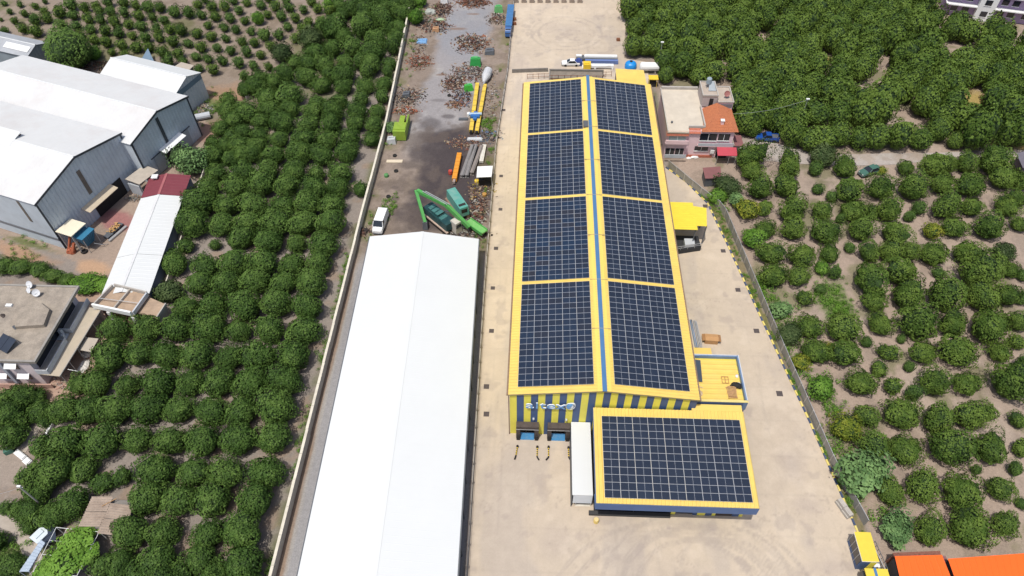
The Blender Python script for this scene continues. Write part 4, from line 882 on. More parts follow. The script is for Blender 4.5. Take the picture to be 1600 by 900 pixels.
for k in range(46): u, v = r.uniform(5.9, 8.5), r.uniform(-5.9, -4.9); a = r.uniform(0, 6.28); p = FB_(u, v, .45+r.uniform(0, .5)); mb.beam(p, (p[0]+.35*math.cos(a), p[1]+.35*math.sin(a), p[2]+r.uniform(-.05, .1)), .16, .14)
solo('firewood', mb, M('split_wood', (.50, .31, .13), .9, .25, 4), 'heap of pale split firewood on a flat trailer in the warehouse yard', 'firewood', FB_(7.2, -5.4))
mb = MB(); mb.box(4.8, 9.0, -6.0, -4.8, .25, .45, X=X); mb.tube([FB_(4.8, -5.4, .3), FB_(3.8, -5.4, .25)], .06, 5)
for u in (6.0, 7.8): mb.tube([FB_(u, -6.15, .3), FB_(u, -4.65, .3)], .28, 8)
solo('flat_trailer', mb, DGREY, 'low flat trailer carrying firewood in the warehouse yard', 'trailer', FB_(7.0, -5.4))
t = thing('side_canopy', 'grey-brown lean-to canopy between the two larger grey warehouses', 'canopy', FB_(19.5, -4))
mb = MB(); mb.hexa([FB_(17.0, -4.6, 3.3), FB_(21.9, -5.2, 3.3), FB_(21.9, -1.9, 3.7), FB_(17.0, -1.3, 3.7), FB_(17.0, -4.6, 3.42), FB_(21.9, -5.2, 3.42), FB_(21.9, -1.9, 3.82), FB_(17.0, -1.3, 3.82)]); part('roof', mb, M('asbestos_sheet', (.40, .355, .30), .9, .1, 1), t)
for u, v in ((17.2, -4.4), (21.7, -5.0), (17.2, -1.5)): mb = MB(); mb.tube([FB_(u, v, 0), FB_(u, v, 3.3)], .07, 5); part('post', mb, STEEL, t)
mb = MB(); mb.prism([FB_(17.1, -1.2)[:2], FB_(17.1, -4.0)[:2], FB_(17.4, -4.0)[:2], FB_(17.4, -1.2)[:2]], 0, 2.6); part('side_sheet', mb, LGREY, t)
def debris(name, label, cx, cy, rx, ry, n, cols, size, seed, hmax=.8, cat='scrap heap', mat=None, kind=None, long=.3, rz=0.0):
    """a heap of separate small bent plates, bars and blocks"""
    r = random.Random(seed); mb = MB(); ca, sa = math.cos(rz), math.sin(rz)
    for k in range(int(n*2.0)):
        d = math.sqrt(r.random())*r.uniform(.7, 1.45); a = r.uniform(0, 6.283); u, v = rx*d*math.cos(a), ry*d*math.sin(a)
        x, y = cx+u*ca-v*sa, cy+u*sa+v*ca; h = .6*hmax*max(0, 1-d**1.5)*r.uniform(.2, 1)
        kk = r.uniform(.55, 1.3); col = tuple(q*kk*r.uniform(.93, 1.07) for q in r.choice(cols)); s = size*.6*r.uniform(.35, 1.6)*(1.7 if r.random() < .07 else 1); ang = r.uniform(0, 6.283)
        X = Matrix.Translation((x, y, .05+h)) @ Matrix.Rotation(ang, 4, 'Z') @ Matrix.Rotation(r.uniform(-.7, .7), 4, 'X') @ Matrix.Rotation(r.uniform(-.5, .5), 4, 'Y')
        q = r.random()
        if q < long: mb.box(-s*1.8, s*1.8, -s*.14, s*.14, -s*.1, s*.1, X=X, col=col)
        elif q < long+.3: mb.box(-s*.8, s*.8, -s*.5, s*.5, -.03, .03, X=X, col=col)
        elif q < long+.4: mb.lathe([(s*.35, -s*.4), (s*.35, s*.4)], 7, X, col=col)
        else: mb.box(-s*.45, s*.45, -s*.35, s*.35, -s*.3, s*.3, X=X, col=col)
    kind = kind or 'stuff'
    return solo(name, mb, M('painted_scrap', (1, 1, 1), .9, .35, 2.2, attr='paint', spec=.15), label, cat, (cx, cy, 0), kind=kind)
RED = (.165, .080, .058); RBR = (.135, .080, .062); GRY = (.20, .195, .19); DRK = (.06, .05, .048); WHT = (.30, .285, .26); ORN = (.215, .105, .060); TAN = (.27, .21, .155); GRN = (.10, .20, .09); BLU = (.12, .17, .26)
debris('rubble_heap', 'pale rubble and blocks by the wall of the middle grey warehouse', *FB_(16.0, -2.6)[:2], 1.6, .9, 60, [WHT, TAN, GRY, RBR], .28, 31, .5, 'rubble')
debris('rubble_heap', 'stone and masonry rubble outside the end of the smallest grey warehouse', *W(316, 170), 2.6, 2.0, 90, [WHT, TAN, GRY, GRY], .45, 32, .9, 'rubble')
debris('red_debris', 'reddish brick debris behind the warehouses beside the big round tree', *W(142, 103), 5.0, 2.0, 130, [RED, RBR, ORN, TAN], .4, 33, .6, 'debris')
x, y = W(313, 187); mb = MB(); mb.tube([(x-2.2, y-.9, .75), (x+2.2, y+.9, .75)], .75, 12); solo('grey_tank', mb, LGREY, 'grey cylinder tank lying on its side outside the smallest grey warehouse', 'tank', (x, y, 0))
x, y = W(303, 168); mb = MB(); mb.lathe([(.5, 0), (.5, 2.2), (.2, 2.6)], 10, Matrix.Translation((x, y, 0))); solo('concrete_stump', mb, PALEC, 'pale upright concrete pipe in the rubble by the smallest grey warehouse', 'pipe', (x, y, 0))
q = [W(*p, 1.6) for p in ((215, 92), (233, 80), (240, 94))]; mb = MB(); z = 1.6
mb.add([(*q[0], .6), (*q[1], 2.4), (*q[2], .6), (*q[0], .54), (*q[1], 2.34), (*q[2], .54)], [(2, 1, 0), (3, 4, 5), (0, 1, 4, 3), (1, 2, 5, 4), (2, 0, 3, 5)]); mb.tube([(*q[1], 0), (*q[1], 2.3)], .05, 5)
solo('blue_tarp', mb, M('faded_blue_tarp', (.13, .20, .28), .7, .1, 1), 'tilted faded blue tarp behind the smallest grey warehouse', 'tarp', (*q[0], 0))
q = [W(*p, 2) for p in ((272, 104), (283, 97), (303, 102), (296, 109))]; mb = MB(); mb.prism(q[::-1], 1.9, 2.0); mb.prism([tuple((Vector(a)*.9+Vector(q[0])*.1)) for a in q[::-1]], 0, 1.88); solo('small_shed', mb, M('asbestos_sheet', (.4, .355, .3)), 'small flat grey shed at the edge of the young orchard', 'shed', (*q[0], 0))

# long low shed with white and maroon roof
A = Vector(W(220, 310, 3)); D = Vector(W(170, 432, 3)); Bc = Vector(W(286, 307, 3))
FS_ = Frame(D.x, D.y, math.degrees(math.atan2(A.y-D.y, A.x-D.x)))         # u along the shed away from the camera, v to the left
L1 = (A-D).length; wS = -FS_.inv(*W(232, 457, 3))[1]+.2
sh = thing('long_shed', 'long low shed with white gabled roof and a maroon far end', 'shed', FS_(L1/2, -wS/2))
def slope(mb, u0, u1, m):
    for v0, v1 in ((0, -wS*.45), (-wS, -wS*.45)):
        mb = MB(); ribbed(mb, FS_(u0, v1, 3.75), FS_(u1, v1, 3.75), FS_(u1, v0, 3.0), FS_(u0, v0, 3.0), .9, .02, duty=.2); part('roof_slope', mb, m, sh)
slope(None, -4.5, L1*.22, WHITE); slope(None, L1*.22+.05, L1, WHITE); slope(None, L1+.08, L1+6.3, M('maroon_roof', (.18, .040, .054), .55, .08, .6))
mb = MB(); mb.box(-4.5, L1, -wS*.45-.22, -wS*.45+.22, 3.74, 3.80, X=FS_.X()); part('ridge_cap', mb, M('white_dull', (.58, .59, .60), .7, .12, 2), sh)
mb = MB(); mb.box(L1+.1, L1+6.3, -wS*.45-.24, -wS*.45+.24, 3.74, 3.80, X=FS_.X()); part('ridge_cap', mb, M('maroon_cap', (.33, .11, .12), .6, .1, 2), sh)
mb = MB(); mb.box(-4.3, L1+6, -wS+.15, -wS+.3, 0, 2.9, X=FS_.X()); mb.box(-4.3, L1+6, -.3, -.15, 0, 2.9, X=FS_.X()); mb.prism([(-4.3, -wS+.3), (-4.2, -wS+.3), (-4.2, -.3), (-4.3, -.3)], 0, 3.0, X=FS_.X()); part('wall', mb, M('shed_navy_grey', (.09, .12, .17), .7, .15, 1), sh)
mb = MB(); mb.box(L1+4.8, L1+5.9, -2.2, -1.0, 3.75, 4.0, X=FS_.X()); part('roof_box', mb, WPAINT, sh)
t = thing('orchard_wall', 'thin pale wall running along the right side of the long low shed', 'wall', FS_(6, -wS-1))
for k in range(14):
    mb = MB(); a, b = FS_(-2+k*2.6, -wS-1.3, 0), FS_(.56+k*2.6, -wS-1.3, 0); mb.beam((a[0], a[1], .8), (b[0], b[1], .8), .18, 1.6); part('wall_panel', mb, PALEC, t)
p, q = W(462/4.706+300-12, 158), W(408, 140); t = thing('low_wall', 'short pale stub of wall in the orchard near the smallest grey warehouse', 'wall', (*p, 0)); mb = MB(); mb.beam((*p, .6), (*q, .6), .3, 1.2); part('wall_panel', mb, CONCR, t)

# ------------------------------------------------------------------ flat roofed house
HM = M('house_roof_screed', (.30, .26, .215), .95, .22, .6, bump=.4, dirt=(.15, .132, .12), dscale=.22, damt=.9, fine=.2)
PINKP = M('pale_pink_plaster', (.64, .55, .56), .85, .08, .8, dirt=(.50, .46, .46), damt=.4)
hx = -75.5; zH = 6.7
fh = thing('flat_roof_house', 'two-storey house with weathered flat concrete roof and long shaded balconies at the left edge', 'house', (-82, 67, 0))
mb = MB(); mb.box(-98, hx, 59.3, 74.6, 6.35, 6.7); part('roof_slab', mb, HM, fh)
mb = MB(); mb.box(hx-.35, hx+.01, 59.25, 74.65, 6.705, 6.85); mb.box(-98, hx-.36, 74.3, 74.65, 6.705, 6.85); mb.box(-98, hx-.36, 59.25, 59.6, 6.705, 6.85); part('roof_rim', mb, M('rim_grey', (.27, .255, .235), .95, .15, 1), fh)
mb = MB(); mb.box(-98, hx-1.6, 59.6, 74.2, 0, 6.34); part('wall', mb, PINKP, fh)
for y0, y1, z0 in ((59.5, 65.8, 3.2), (67.6, 74.2, 3.2)):
    mb = MB(); mb.box(hx-1.6, hx+.35, y0, y1, z0-.2, z0); b = part('balcony', mb, CONCR, fh)
    mb = MB(); mb.box(hx+.2, hx+.35, y0, y1, z0+.005, z0+1.0); mb.box(hx-1.6, hx+.19, y0, y0+.12, z0+.005, z0+1.0); part('balcony_wall', mb, M('balcony_grey', (.48, .50, .53), .85, .1, 1), b)
mb = MB(); mb.box(hx-1.6, hx-.1, 66.0, 67.4, 3.2, 3.3); mb.box(hx-.6, hx-.2, 66.2, 66.6, 3.3, 4.2); mb.box(hx-1.2, hx-.7, 66.8, 67.3, 3.3, 4.6); part('balcony_clutter', mb, LGREY, fh)
mb = MB(); mb.box(hx-1.58, hx-1.52, 60.5, 73, 3.4, 5.6); part('balcony_window', mb, GLASSD, fh)
for x, z in ((-80.0, 4.3), (-79.4, 1.6), (-83.5, 4.3), (-83, 1.5)):
    mb = MB(); mb.box(x-.75, x+.75, 59.53, 59.58, z, z+1.4); w = part('window', mb, GLASSD, fh)
    mb = MB()
    for k in range(5): mb.hexa([(x-.95, 58.85-.06+k*.14, z+1.05+k*.1), (x+.95, 58.85-.06+k*.14, z+1.05+k*.1), (x+.95, 58.98+k*.14, z+1.14+k*.1), (x-.95, 58.98+k*.14, z+1.14+k*.1), (x-.95, 58.85-.06+k*.14, z+1.09+k*.1), (x+.95, 58.85-.06+k*.14, z+1.09+k*.1), (x+.95, 58.98+k*.14, z+1.18+k*.1), (x-.95, 58.98+k*.14, z+1.18+k*.1)])
    part('awning', mb, WPAINT, w)
mb = MB(); mb.box(-81.8, -81.3, 59.2, 59.58, 0, 6.3); part('wall_pilaster', mb, M('pilaster_grey', (.33, .35, .40), .8, .1, 1), fh)
mb = MB(); mb.prism([W(*p, 7.6) for p in ((22, 509), (67, 506), (76, 482), (60, 470), (30, 480))], 6.71, 7.4); part('roof_box', mb, HM, fh)
def dish(label, px, py, rr, hd):
    x, y = W(px, py, 7.3); t = thing('satellite_dish', label, 'satellite dish', (x, y, 6.71), hd)
    mb = MB(); mb.tube([(0, 0, 0), (0, 0, .6)], .04, 6); part('mast', mb, STEEL, t, local=True)
    mb = MB(); n = 14; prof = [(.02, 0), (rr*.5, .05*rr), (rr*.85, .16*rr), (rr, .24*rr), (rr*.98, .27*rr), (rr*.8, .18*rr), (rr*.4, .07*rr)]
    mb.lathe(prof, n, Matrix.Translation((0, 0, .7)) @ Matrix.Rotation(R(52), 4, 'X')); part('reflector', mb, M('dish_white', (.60, .62, .65), .5, .06, 2), t, local=True)
    mb = MB(); mb.tube([(0, -.05, .55), (0, -rr*1.0, .95)], .025, 5); mb.box(-.06, .06, -rr*1.05, -rr*.9, .9, 1.02); part('feed_arm', mb, STEEL, t, local=True)
dish('round white satellite dish on the flat concrete roof, the one farthest back', 47, 445, .62, R(-10)); dish('round white satellite dish on the flat concrete roof, right of three', 57, 458, .62, R(25)); dish('round white satellite dish on the flat concrete roof, left of the lower pair', 46, 454, .5, R(-25))
def solar_heater(label, px, py, z, rz, w=2.0, d=1.9, tank=True):
    x, y = W(px, py, z); t = thing('solar_water_heater', label, 'water heater', (x, y, z), rz)
    for s in (-1, 1):
        mb = MB(); mb.hexa([(s*w/4-w/4+.03, -d/2, .15), (s*w/4+w/4-.03, -d/2, .15), (s*w/4+w/4-.03, d/2, .95), (s*w/4-w/4+.03, d/2, .95), (s*w/4-w/4+.03, -d/2, .23), (s*w/4+w/4-.03, -d/2, .23), (s*w/4+w/4-.03, d/2, 1.03), (s*w/4-w/4+.03, d/2, 1.03)]); part('collector', mb, M('collector_glass', (.03, .038, .055), .15, .1, 1, spec=.6), t, local=True)
        mb = MB(); mb.tube([(s*w/2, d/2, 0), (s*w/2, d/2, 1.2)], .03, 5); part('leg', mb, STEEL, t, local=True)
    if tank:
        mb = MB(); mb.tube([(-w/2, d/2+.3, 1.25), (w/2, d/2+.3, 1.25)], .3, 10); part('tank', mb, LGREY, t, local=True)
solar_heater('pair of dark solar water collectors on the flat concrete roof of the left house', 11, 540, 6.75, R(-25), 3.0, 2.2, False)
mb = MB(); x, y = W(15, 478, 6.7); mb.box(x-.5, x+.5, y-.25, y+.25, 6.7, 7.0); solo('white_slab', mb, WPAINT, 'small white slab on the flat concrete roof', 'slab', (x, y, 6.7))
for k, (px, py) in enumerate(((22, 510), (62, 503), (3, 492), (33, 493), (62, 478))):
    x, y = W(px, py, 6.9); mb = MB(); lump(mb, x, y, 6.7, .35, .3, .35, 60+k); lump(mb, x+.3, y-.2, 6.7, .2, .3, .2, 70+k); solo('roof_clutter', mb, [DGREY, RUST, RBR and BROWN][k % 3], 'dark clutter on the flat concrete roof, '+['just behind the low roof box', 'at the right end of the roof box', 'at the very left edge', 'behind the solar collectors', 'nearest the balcony edge'][k], 'clutter', (x, y, 6.7))
q = [W(*p, 3.1) for p in ((139, 480), (158, 483), (93, 588), (65, 585))]
t = thing('long_awning', 'long beige lean-to roof running along the right side of the flat-roofed house', 'awning', (*q[2], 0))
mb = MB(); mb.prism([q[3], q[2], q[1], q[0]], 2.98, 3.1); part('roof', mb, M('beige_sheet', (.43, .37, .285), .8, .08, .6, dirt=(.36, .33, .29), damt=.4), t)
mb = MB(); mb.beam((*q[2], 3.06), (*q[1], 3.06), .16, .18); part('edge_beam', mb, M('edge_grey', (.33, .31, .28), .8, .1, 1), t)
for k in range(6):
    p = Vector(q[2]).lerp(Vector(q[1]), (k+.1)/5.3); mb = MB(); mb.tube([(p.x, p.y, 0), (p.x, p.y, 2.98)], .06, 5); part('post', mb, STEEL, t)
q = [W(*p, 2.4) for p in ((134, 527), (154, 529), (142, 550), (121, 546))]; t = thing('small_canopy', 'small grey canopy sticking out from the beige lean-to towards the orchard', 'canopy', (*q[0], 0))
mb = MB(); mb.prism([q[3], q[2], q[1], q[0]], 2.3, 2.4); part('roof', mb, M('asbestos_sheet', (.4, .355, .3)), t)
mb = MB(); [mb.tube([(*p, 0), (*p, 2.3)], .05, 5) for p in q[1:3]]; part('post', mb, STEEL, t)
mb = MB(); mb.tube([(*W(106, 577, 2.6), 2.6), (*W(121, 580, 2.6), 2.6)], .05, 5); mb.tube([(*W(121, 580, 2.6), 0), (*W(121, 580, 2.6), 2.6)], .05, 5); solo('rail_post', mb, WPAINT, 'thin white post and rail at the end of the beige lean-to', 'rail', (*W(121, 580), 0))
for k, (px, py) in enumerate(((158, 552), (133, 570), (130, 576))):
    x, y = W(px-22*(k == 0), py); mb = MB(); lump(mb, x, y, 0, .8, .9, .5, 90+k); solo('white_sheeting', mb, M('pale_tarp', (.62, .60, .56), .8, .08, 2), 'crumpled pale sheeting beside the beige lean-to, '+['the piece above the small grey canopy', 'the piece just below the small grey canopy', 'the lowest piece near the orchard'][k], 'sheeting', (x, y, 0))
# unfinished terrace block behind the house
q = [Vector(W(*p, 4.2)) for p in ((176, 443), (230, 456), (206, 489), (144, 476))]
t = thing('terrace_block', 'unfinished concrete block with an open roof terrace and a white front beam', 'building', (*((q[0]+q[2])/2), 0))
mb = MB(); mb.prism([tuple(q[3]), tuple(q[2]), tuple(q[1]), tuple(q[0])], 3.2, 3.45); part('roof_slab', mb, M('earthy_screed', (.38, .28, .20), .95, .15, 1, dirt=(.2, .15, .12), dscale=.6, damt=.5), t)
for a, b, m, w, h in ((3, 2, WPAINT, .35, .95), (2, 1, LGREY, .25, .8), (1, 0, CONCR, .25, .7), (0, 3, CONCR, .25, .7)):
    mb = MB(); d = (q[b]-q[a]).normalized()*.2; mb.beam((*(q[a]+d*(a != 3)), 3.46+h/2), (*(q[b]-d), 3.46+h/2), w, h); part('parapet', mb, m, t)
mb = MB(); a, b = q[0].lerp(q[1], .48), q[3].lerp(q[2], .48); mb.beam((*a, 3.7), (*b, 3.7), .25, .45); part('divider_wall', mb, CONCR, t)
mb = MB(); mb.tube([(*q[3].lerp(q[0], .3), 4.25), (*q[2].lerp(q[1], .45), 4.25)], .06, 5); part('cross_pipe', mb, STEEL, t)
for k, f in enumerate((0.02, .35, .97)):
    p = q[3].lerp(q[2], f); mb = MB(); mb.box(p.x-.3, p.x+.3, p.y-.25, p.y+.25, 0, 3.19); part('pillar', mb, WPAINT if k else CONCR, t)
c0 = (q[0]+q[1]+q[2]+q[3])/4; mb = MB(); mb.prism([tuple(c0+(p-c0)*.93+Vector((0, .6))) for p in (q[3], q[2], q[1], q[0])], 0, 3.1); part('wall', mb, M('brown_plaster', (.24, .15, .13), .9, .15, 1), t)  # walls in an even dark brown plaster
q = [W(*p, 3.0) for p in ((230, 463), (260, 476), (246, 498), (210, 488))]; t = thing('side_roof', 'lower flat concrete side roof right of the terrace block', 'building', (*q[0], 0))
mb = MB(); mb.prism([q[3], q[2], q[1], q[0]], 2.8, 3.0); part('roof_slab', mb, M('earthy_screed', (.38, .28, .20)), t)
mb = MB(); mb.beam((*q[2], 3.2), (*q[1], 3.2), .2, .5); part('parapet', mb, CONCR, t)
mb = MB(); c0 = [sum(p[i] for p in q)/4 for i in (0, 1)]; mb.prism([(c0[0]+(p[0]-c0[0])*.92, c0[1]+(p[1]-c0[1])*.92) for p in (q[3], q[2], q[1], q[0])], 0, 2.79); part('wall', mb, CONCR, t)
x, y = W(100, 604); debris('rubble_heap', 'low pinkish rubble along the front of the flat-roofed house', *W(112, 598), 3.0, 1.4, 90, [(.45, .3, .24), WHT, TAN], .3, 36, .4, 'rubble')
mb = MB(); mb.beam((*W(-30, 605), .5), (*W(85, 606), .5), .2, 1.0); solo('garden_wall', mb, M('pink_wall', (.42, .27, .22), .9, .12, 2), 'low pinkish garden wall in front of the flat-roofed house', 'wall', (*W(40, 605), 0))
mb = MB(); mb.beam((*W(84, 664), .3), (*W(69, 690), .3), .3, .6); solo('garden_kerb', mb, WPAINT, 'short white kerb between the trees below the flat-roofed house', 'kerb', (*W(76, 677), 0))
mb = MB(); mb.box(-.6, .6, -.4, .4, 0, .8); x, y = W(16, 706); solo('green_bin', mb, M('bin_green', (.06, .16, .12), .6, .2, 2), 'green bin beside the garden path at the left edge', 'bin', (x, y, 0), R(30), local=True)
for k, (px, py, w, d) in enumerate(((33, 712, 2.2, .8), (44, 722, 1.2, .9))):
    x, y = W(px, py); mb = MB(); mb.box(-w/2, w/2, -d/2, d/2, 0, .35); mb.box(-w/2+.2, w/2-.1, -d/2+.1, d/2-.1, .35, .5); solo('white_bench', mb, WPAINT, ['white concrete bench at the end of the narrow garden path', 'short white block beside the bench on the garden path'][k], 'bench', (x, y, 0), R(-30), local=True)

# rusty sheet roof, pergola, pole at the bottom left
q = [Vector(W(*p, 3.0)) for p in ((144, 775), (193, 775), (207, 806), (172, 850), (122, 822))]
FR_ = Frame(q[4].x, q[4].y, math.degrees(math.atan2((q[0]-q[4]).y, (q[0]-q[4]).x))); t = thing('sheet_roof_shed', 'shed with weathered brown corrugated roof among the lower left orchard trees', 'shed', FR_(2, -3))
Ld = (q[0]-q[4]).length
for v0, v1, z0, z1 in ((0, -3.1, 2.9, 3.2), (-6.2, -3.1, 2.7, 3.2)):
    for k in range(2):
        mb = MB(); u0, u1 = -.9*(v0 != 0)+k*Ld/2, -.9*(v0 != 0)+(k+1)*Ld/2-.04; zz = .04*k
        ribbed(mb, FR_(u0, v1, z1+zz), FR_(u1, v1, z1+zz), FR_(u1, v0, z0+zz), FR_(u0, v0, z0+zz), .36, .10, duty=.5); part('roof_sheet', mb, M('brown_sheet', (.33, .265, .215), .9, .16, 1.0, dirt=(.20, .15, .12), dscale=.8, damt=.7), t)
mb = MB(); mb.box(0, Ld-.2, -6.0, -.2, 0, 2.6, X=FR_.X()); part('wall', mb, DCONC, t)
mb = MB(); mb.beam((*W(159, 791, 3.3), 3.3), (*W(182, 779, 3.3), 3.3), .08, .06); part('loose_batten', mb, WOOD, t)
pg = thing('vine_pergola', 'white pipe pergola carrying a bright green vine at the bottom left', 'pergola', (*W(110, 840), 0))
PC = [Vector((*W(*p, 2.6), 2.6)) for p in ((88, 824), (155, 831), (120, 900), (52, 893))]
for a, b in ((0, 1), (1, 2), (2, 3), (3, 0)):
    mb = MB(); mb.tube([PC[a], PC[b]], .035, 6); part('beam', mb, WPAINT, pg)
for f in (.3, .62):
    mb = MB(); mb.tube([PC[0].lerp(PC[3], f), PC[1].lerp(PC[2], f)], .028, 6); part('beam', mb, WPAINT, pg)
for f in (.25, .5):
    mb = MB(); mb.tube([PC[0].lerp(PC[1], f), PC[3].lerp(PC[2], f)], .028, 6); part('beam', mb, WPAINT, pg)
for p in PC: mb = MB(); mb.tube([(p.x, p.y, 0), p], .05, 6); part('post', mb, WPAINT, pg)
solar_heater('solar water heater with two dark panels standing in the white pergola frame', 76, 842, .6, R(-60), 2.4, 2.6, False)
x, y = W(62, 836, 1.2); mb = MB(); mb.prism([(-.8, -.9), (.8, -.9), (.8, .9), (-.8, .9)], 0, 1.2); mb.box(-.85, .85, -.95, .95, 1.2, 1.3); mb.box(-.5, .2, -.6, .6, 1.3, 1.45); solo('white_tank_box', mb, M('tank_white', (.55, .62, .66), .5, .05, 1), 'pale blue-white box with lid beside the solar heater at the pergola', 'box', (x, y, 0), R(-28), local=True)
q = [W(*p, 2.2) for p in ((64, 843), (71, 848), (45, 893), (30, 893))]; mb = MB(); ribbed(mb, (*q[3], 2.2), (*q[0], 2.2), (*q[1], 2.25), (*q[2], 2.25), .45, .05); mb.prism([q[3], q[2], q[1], q[0]], 2.1, 2.15); [mb.tube([(*p, 0), (*p, 2.1)], .05, 5) for p in q]
solo('zinc_awning', mb, M('zinc_blue', (.36, .43, .52), .45, .08, 1), 'narrow blue-grey sheet awning running along the path at the bottom left', 'awning', (*q[0], 0))
x, y = W(70, 793); t = thing('utility_pole', 'thin utility pole with a white head among the trees at the lower left', 'pole', (x, y, 0))
mb = MB(); mb.tube([(x, y, 0), (x-.1, y, 6.6)], [.13, .09], 7); part('pole', mb, M('pole_grey', (.42, .40, .36), .8, .1, 2), t)
mb = MB(); mb.box(x-.35, x+.15, y-.12, y+.12, 6.55, 6.8); mb.tube([(x-.5, y, 6.4), (x+.3, y, 6.4)], .04, 5); part('pole_head', mb, WPAINT, t)
mb = MB(); e = Vector((x, y, 6.5)); f = Vector((*W(-30, 775, 6.5), 6.5)); mb.tube([e.lerp(f, k/6)-Vector((0, 0, .5*math.sin(math.pi*k/6))) for k in range(7)], .022, 4); part('cable', mb, STEEL, t)

# ------------------------------------------------------------------ pink house on the right
PK = M('pink_plaster', (.74, .54, .57), .85, .06, .8, dirt=(.64, .52, .52), damt=.4); PKT = M('salmon_tile', (.42, .135, .085), .8, .2, 3, bump=.4)
SCR = M('pale_screed', (.53, .475, .395), .9, .09, .5, dirt=(.42, .37, .31), dscale=.3, damt=.5)
TILE = M('orange_roof_tile', (.43, .150, .068), .85, .18, 3, dirt=(.36, .13, .07), dscale=.7, damt=.5)
ph = thing('pink_house', 'pink house with a broad flat roof and a tiled orange roof beside the warehouse', 'house', (32, 126, 0))
mb = MB(); mb.prism([(26.2, 119.3), (30.6, 119.3), (30.6, 120.8), (34.0, 120.8), (34.3, 134.4), (26.4, 134.9)], 6.6, 6.9); part('flat_roof', mb, SCR, ph)
mb = MB(); mb.box(26.2, 26.4, 119.4, 134.8, 6.91, 7.15); mb.box(26.42, 34.2, 134.4, 134.8, 6.91, 7.5); mb.box(33.8, 34.05, 121.1, 128.0, 6.91, 7.5); mb.box(30.65, 34.0, 120.7, 120.98, 6.91, 7.4); part('parapet', mb, M('parapet_grey', (.40, .375, .345), .9, .1, 1), ph)
mb = MB(); mb.prism([(26.3, 119.6), (30.5, 119.6), (30.5, 120.2), (40.0, 120.2), (40.0, 133.8), (26.5, 134.5)], 0, 6.58); part('wall', mb, PK, ph)
mb = MB(); mb.box(26.1, 30.8, 118.9, 119.55, 4.1, 4.25); b = part('balcony', mb, PK, ph)
mb = MB(); mb.box(26.1, 30.8, 118.9, 119.05, 4.255, 5.0); part('balcony_wall', mb, PK, b)
mb = MB(); mb.box(26.3, 30.7, 118.2, 118.32, 1.2, 2.0); part('balcony_rail', mb, LGREY, b)
mb = MB(); mb.hexa([(26.1, 119.35, 5.9), (30.7, 119.35, 5.9), (30.7, 119.62, 6.85), (26.1, 119.62, 6.85), (26.1, 119.25, 5.95), (30.7, 119.25, 5.95), (30.7, 119.6, 6.95), (26.1, 119.6, 6.95)]); part('roof_skirt', mb, PKT, ph)
mb = MB(); mb.hexa([(30.75, 119.85, 6.1), (33.1, 119.85, 6.1), (33.1, 120.75, 6.9), (30.75, 120.75, 6.9), (30.75, 119.85, 6.2), (33.1, 119.85, 6.2), (33.1, 120.75, 7.0), (30.75, 120.75, 7.0)]); part('roof_skirt', mb, PKT, ph)
for x0, x1, z0, z1, y in ((26.8, 30.2, 4.6, 5.9, 119.56), (26.6, 28.4, .8, 2.6, 119.56), (28.6, 30.3, .8, 2.6, 119.56), (32.6, 35.4, 1.7, 2.8, 120.16), (33.2, 36.6, 4.3, 6.0, 120.16), (36.9, 39.2, 4.4, 6.0, 120.16)):
    mb = MB(); mb.box(x0, x1, y-.05, y+.02, z0, z1); w = part('window', mb, GLASSD if z0 < 4.5 else M('pale_glass', (.30, .36, .36), .2, .15, 2) if x0 < 27 and z0 > 4 else GLASSD, ph)
    mb = MB(); mb.box(x0-.1, x1+.1, y-.16, y-.055, z0-.14, z0); xm = (x0+x1)/2; mb.box(xm-.05, xm+.05, y-.09, y-.052, z0+.01, z1); part('window_frame', mb, WPAINT, w)
mb = MB(); mb.box(33.0, 40.2, 119.5, 120.15, 3.2, 3.35); b = part('balcony', mb, PK, ph); mb = MB(); mb.box(33.0, 36.6, 119.5, 119.6, 3.36, 4.0); mb.box(36.62, 40.2, 119.5, 119.6, 3.36, 4.1); part('balcony_wall', mb, LGREY, b)
mb = MB(); mb.hexa([(36.9, 117.5, 2.5), (40.9, 117.5, 2.5), (40.9, 119.4, 3.15), (36.9, 119.4, 3.15), (36.9, 117.5, 2.6), (40.9, 117.5, 2.6), (40.9, 119.4, 3.25), (36.9, 119.4, 3.25)]); part('door_awning', mb, M('crimson_awning', (.42, .05, .075), .6, .08, 1), ph)
mb = MB(); mb.box(37.2, 39.6, 120.1, 120.18, 0, 2.3); part('door', mb, GLASSD, ph)
for x in (37.0, 39.4, 40.8): mb = MB(); mb.tube([(x, 117.7, 0), (x, 117.7, 2.5)], .05, 5); part('awning_post', mb, STEEL, ph)
mb = MB(); mb.box(30.6, 36.5, 120.0, 120.15, 0, .6); part('plinth', mb, PKT, ph)
mb = MB(); mb.box(35.9, 36.7, 119.7, 120.15, 1.3, 2.1); part('air_conditioner', mb, WPAINT, ph)
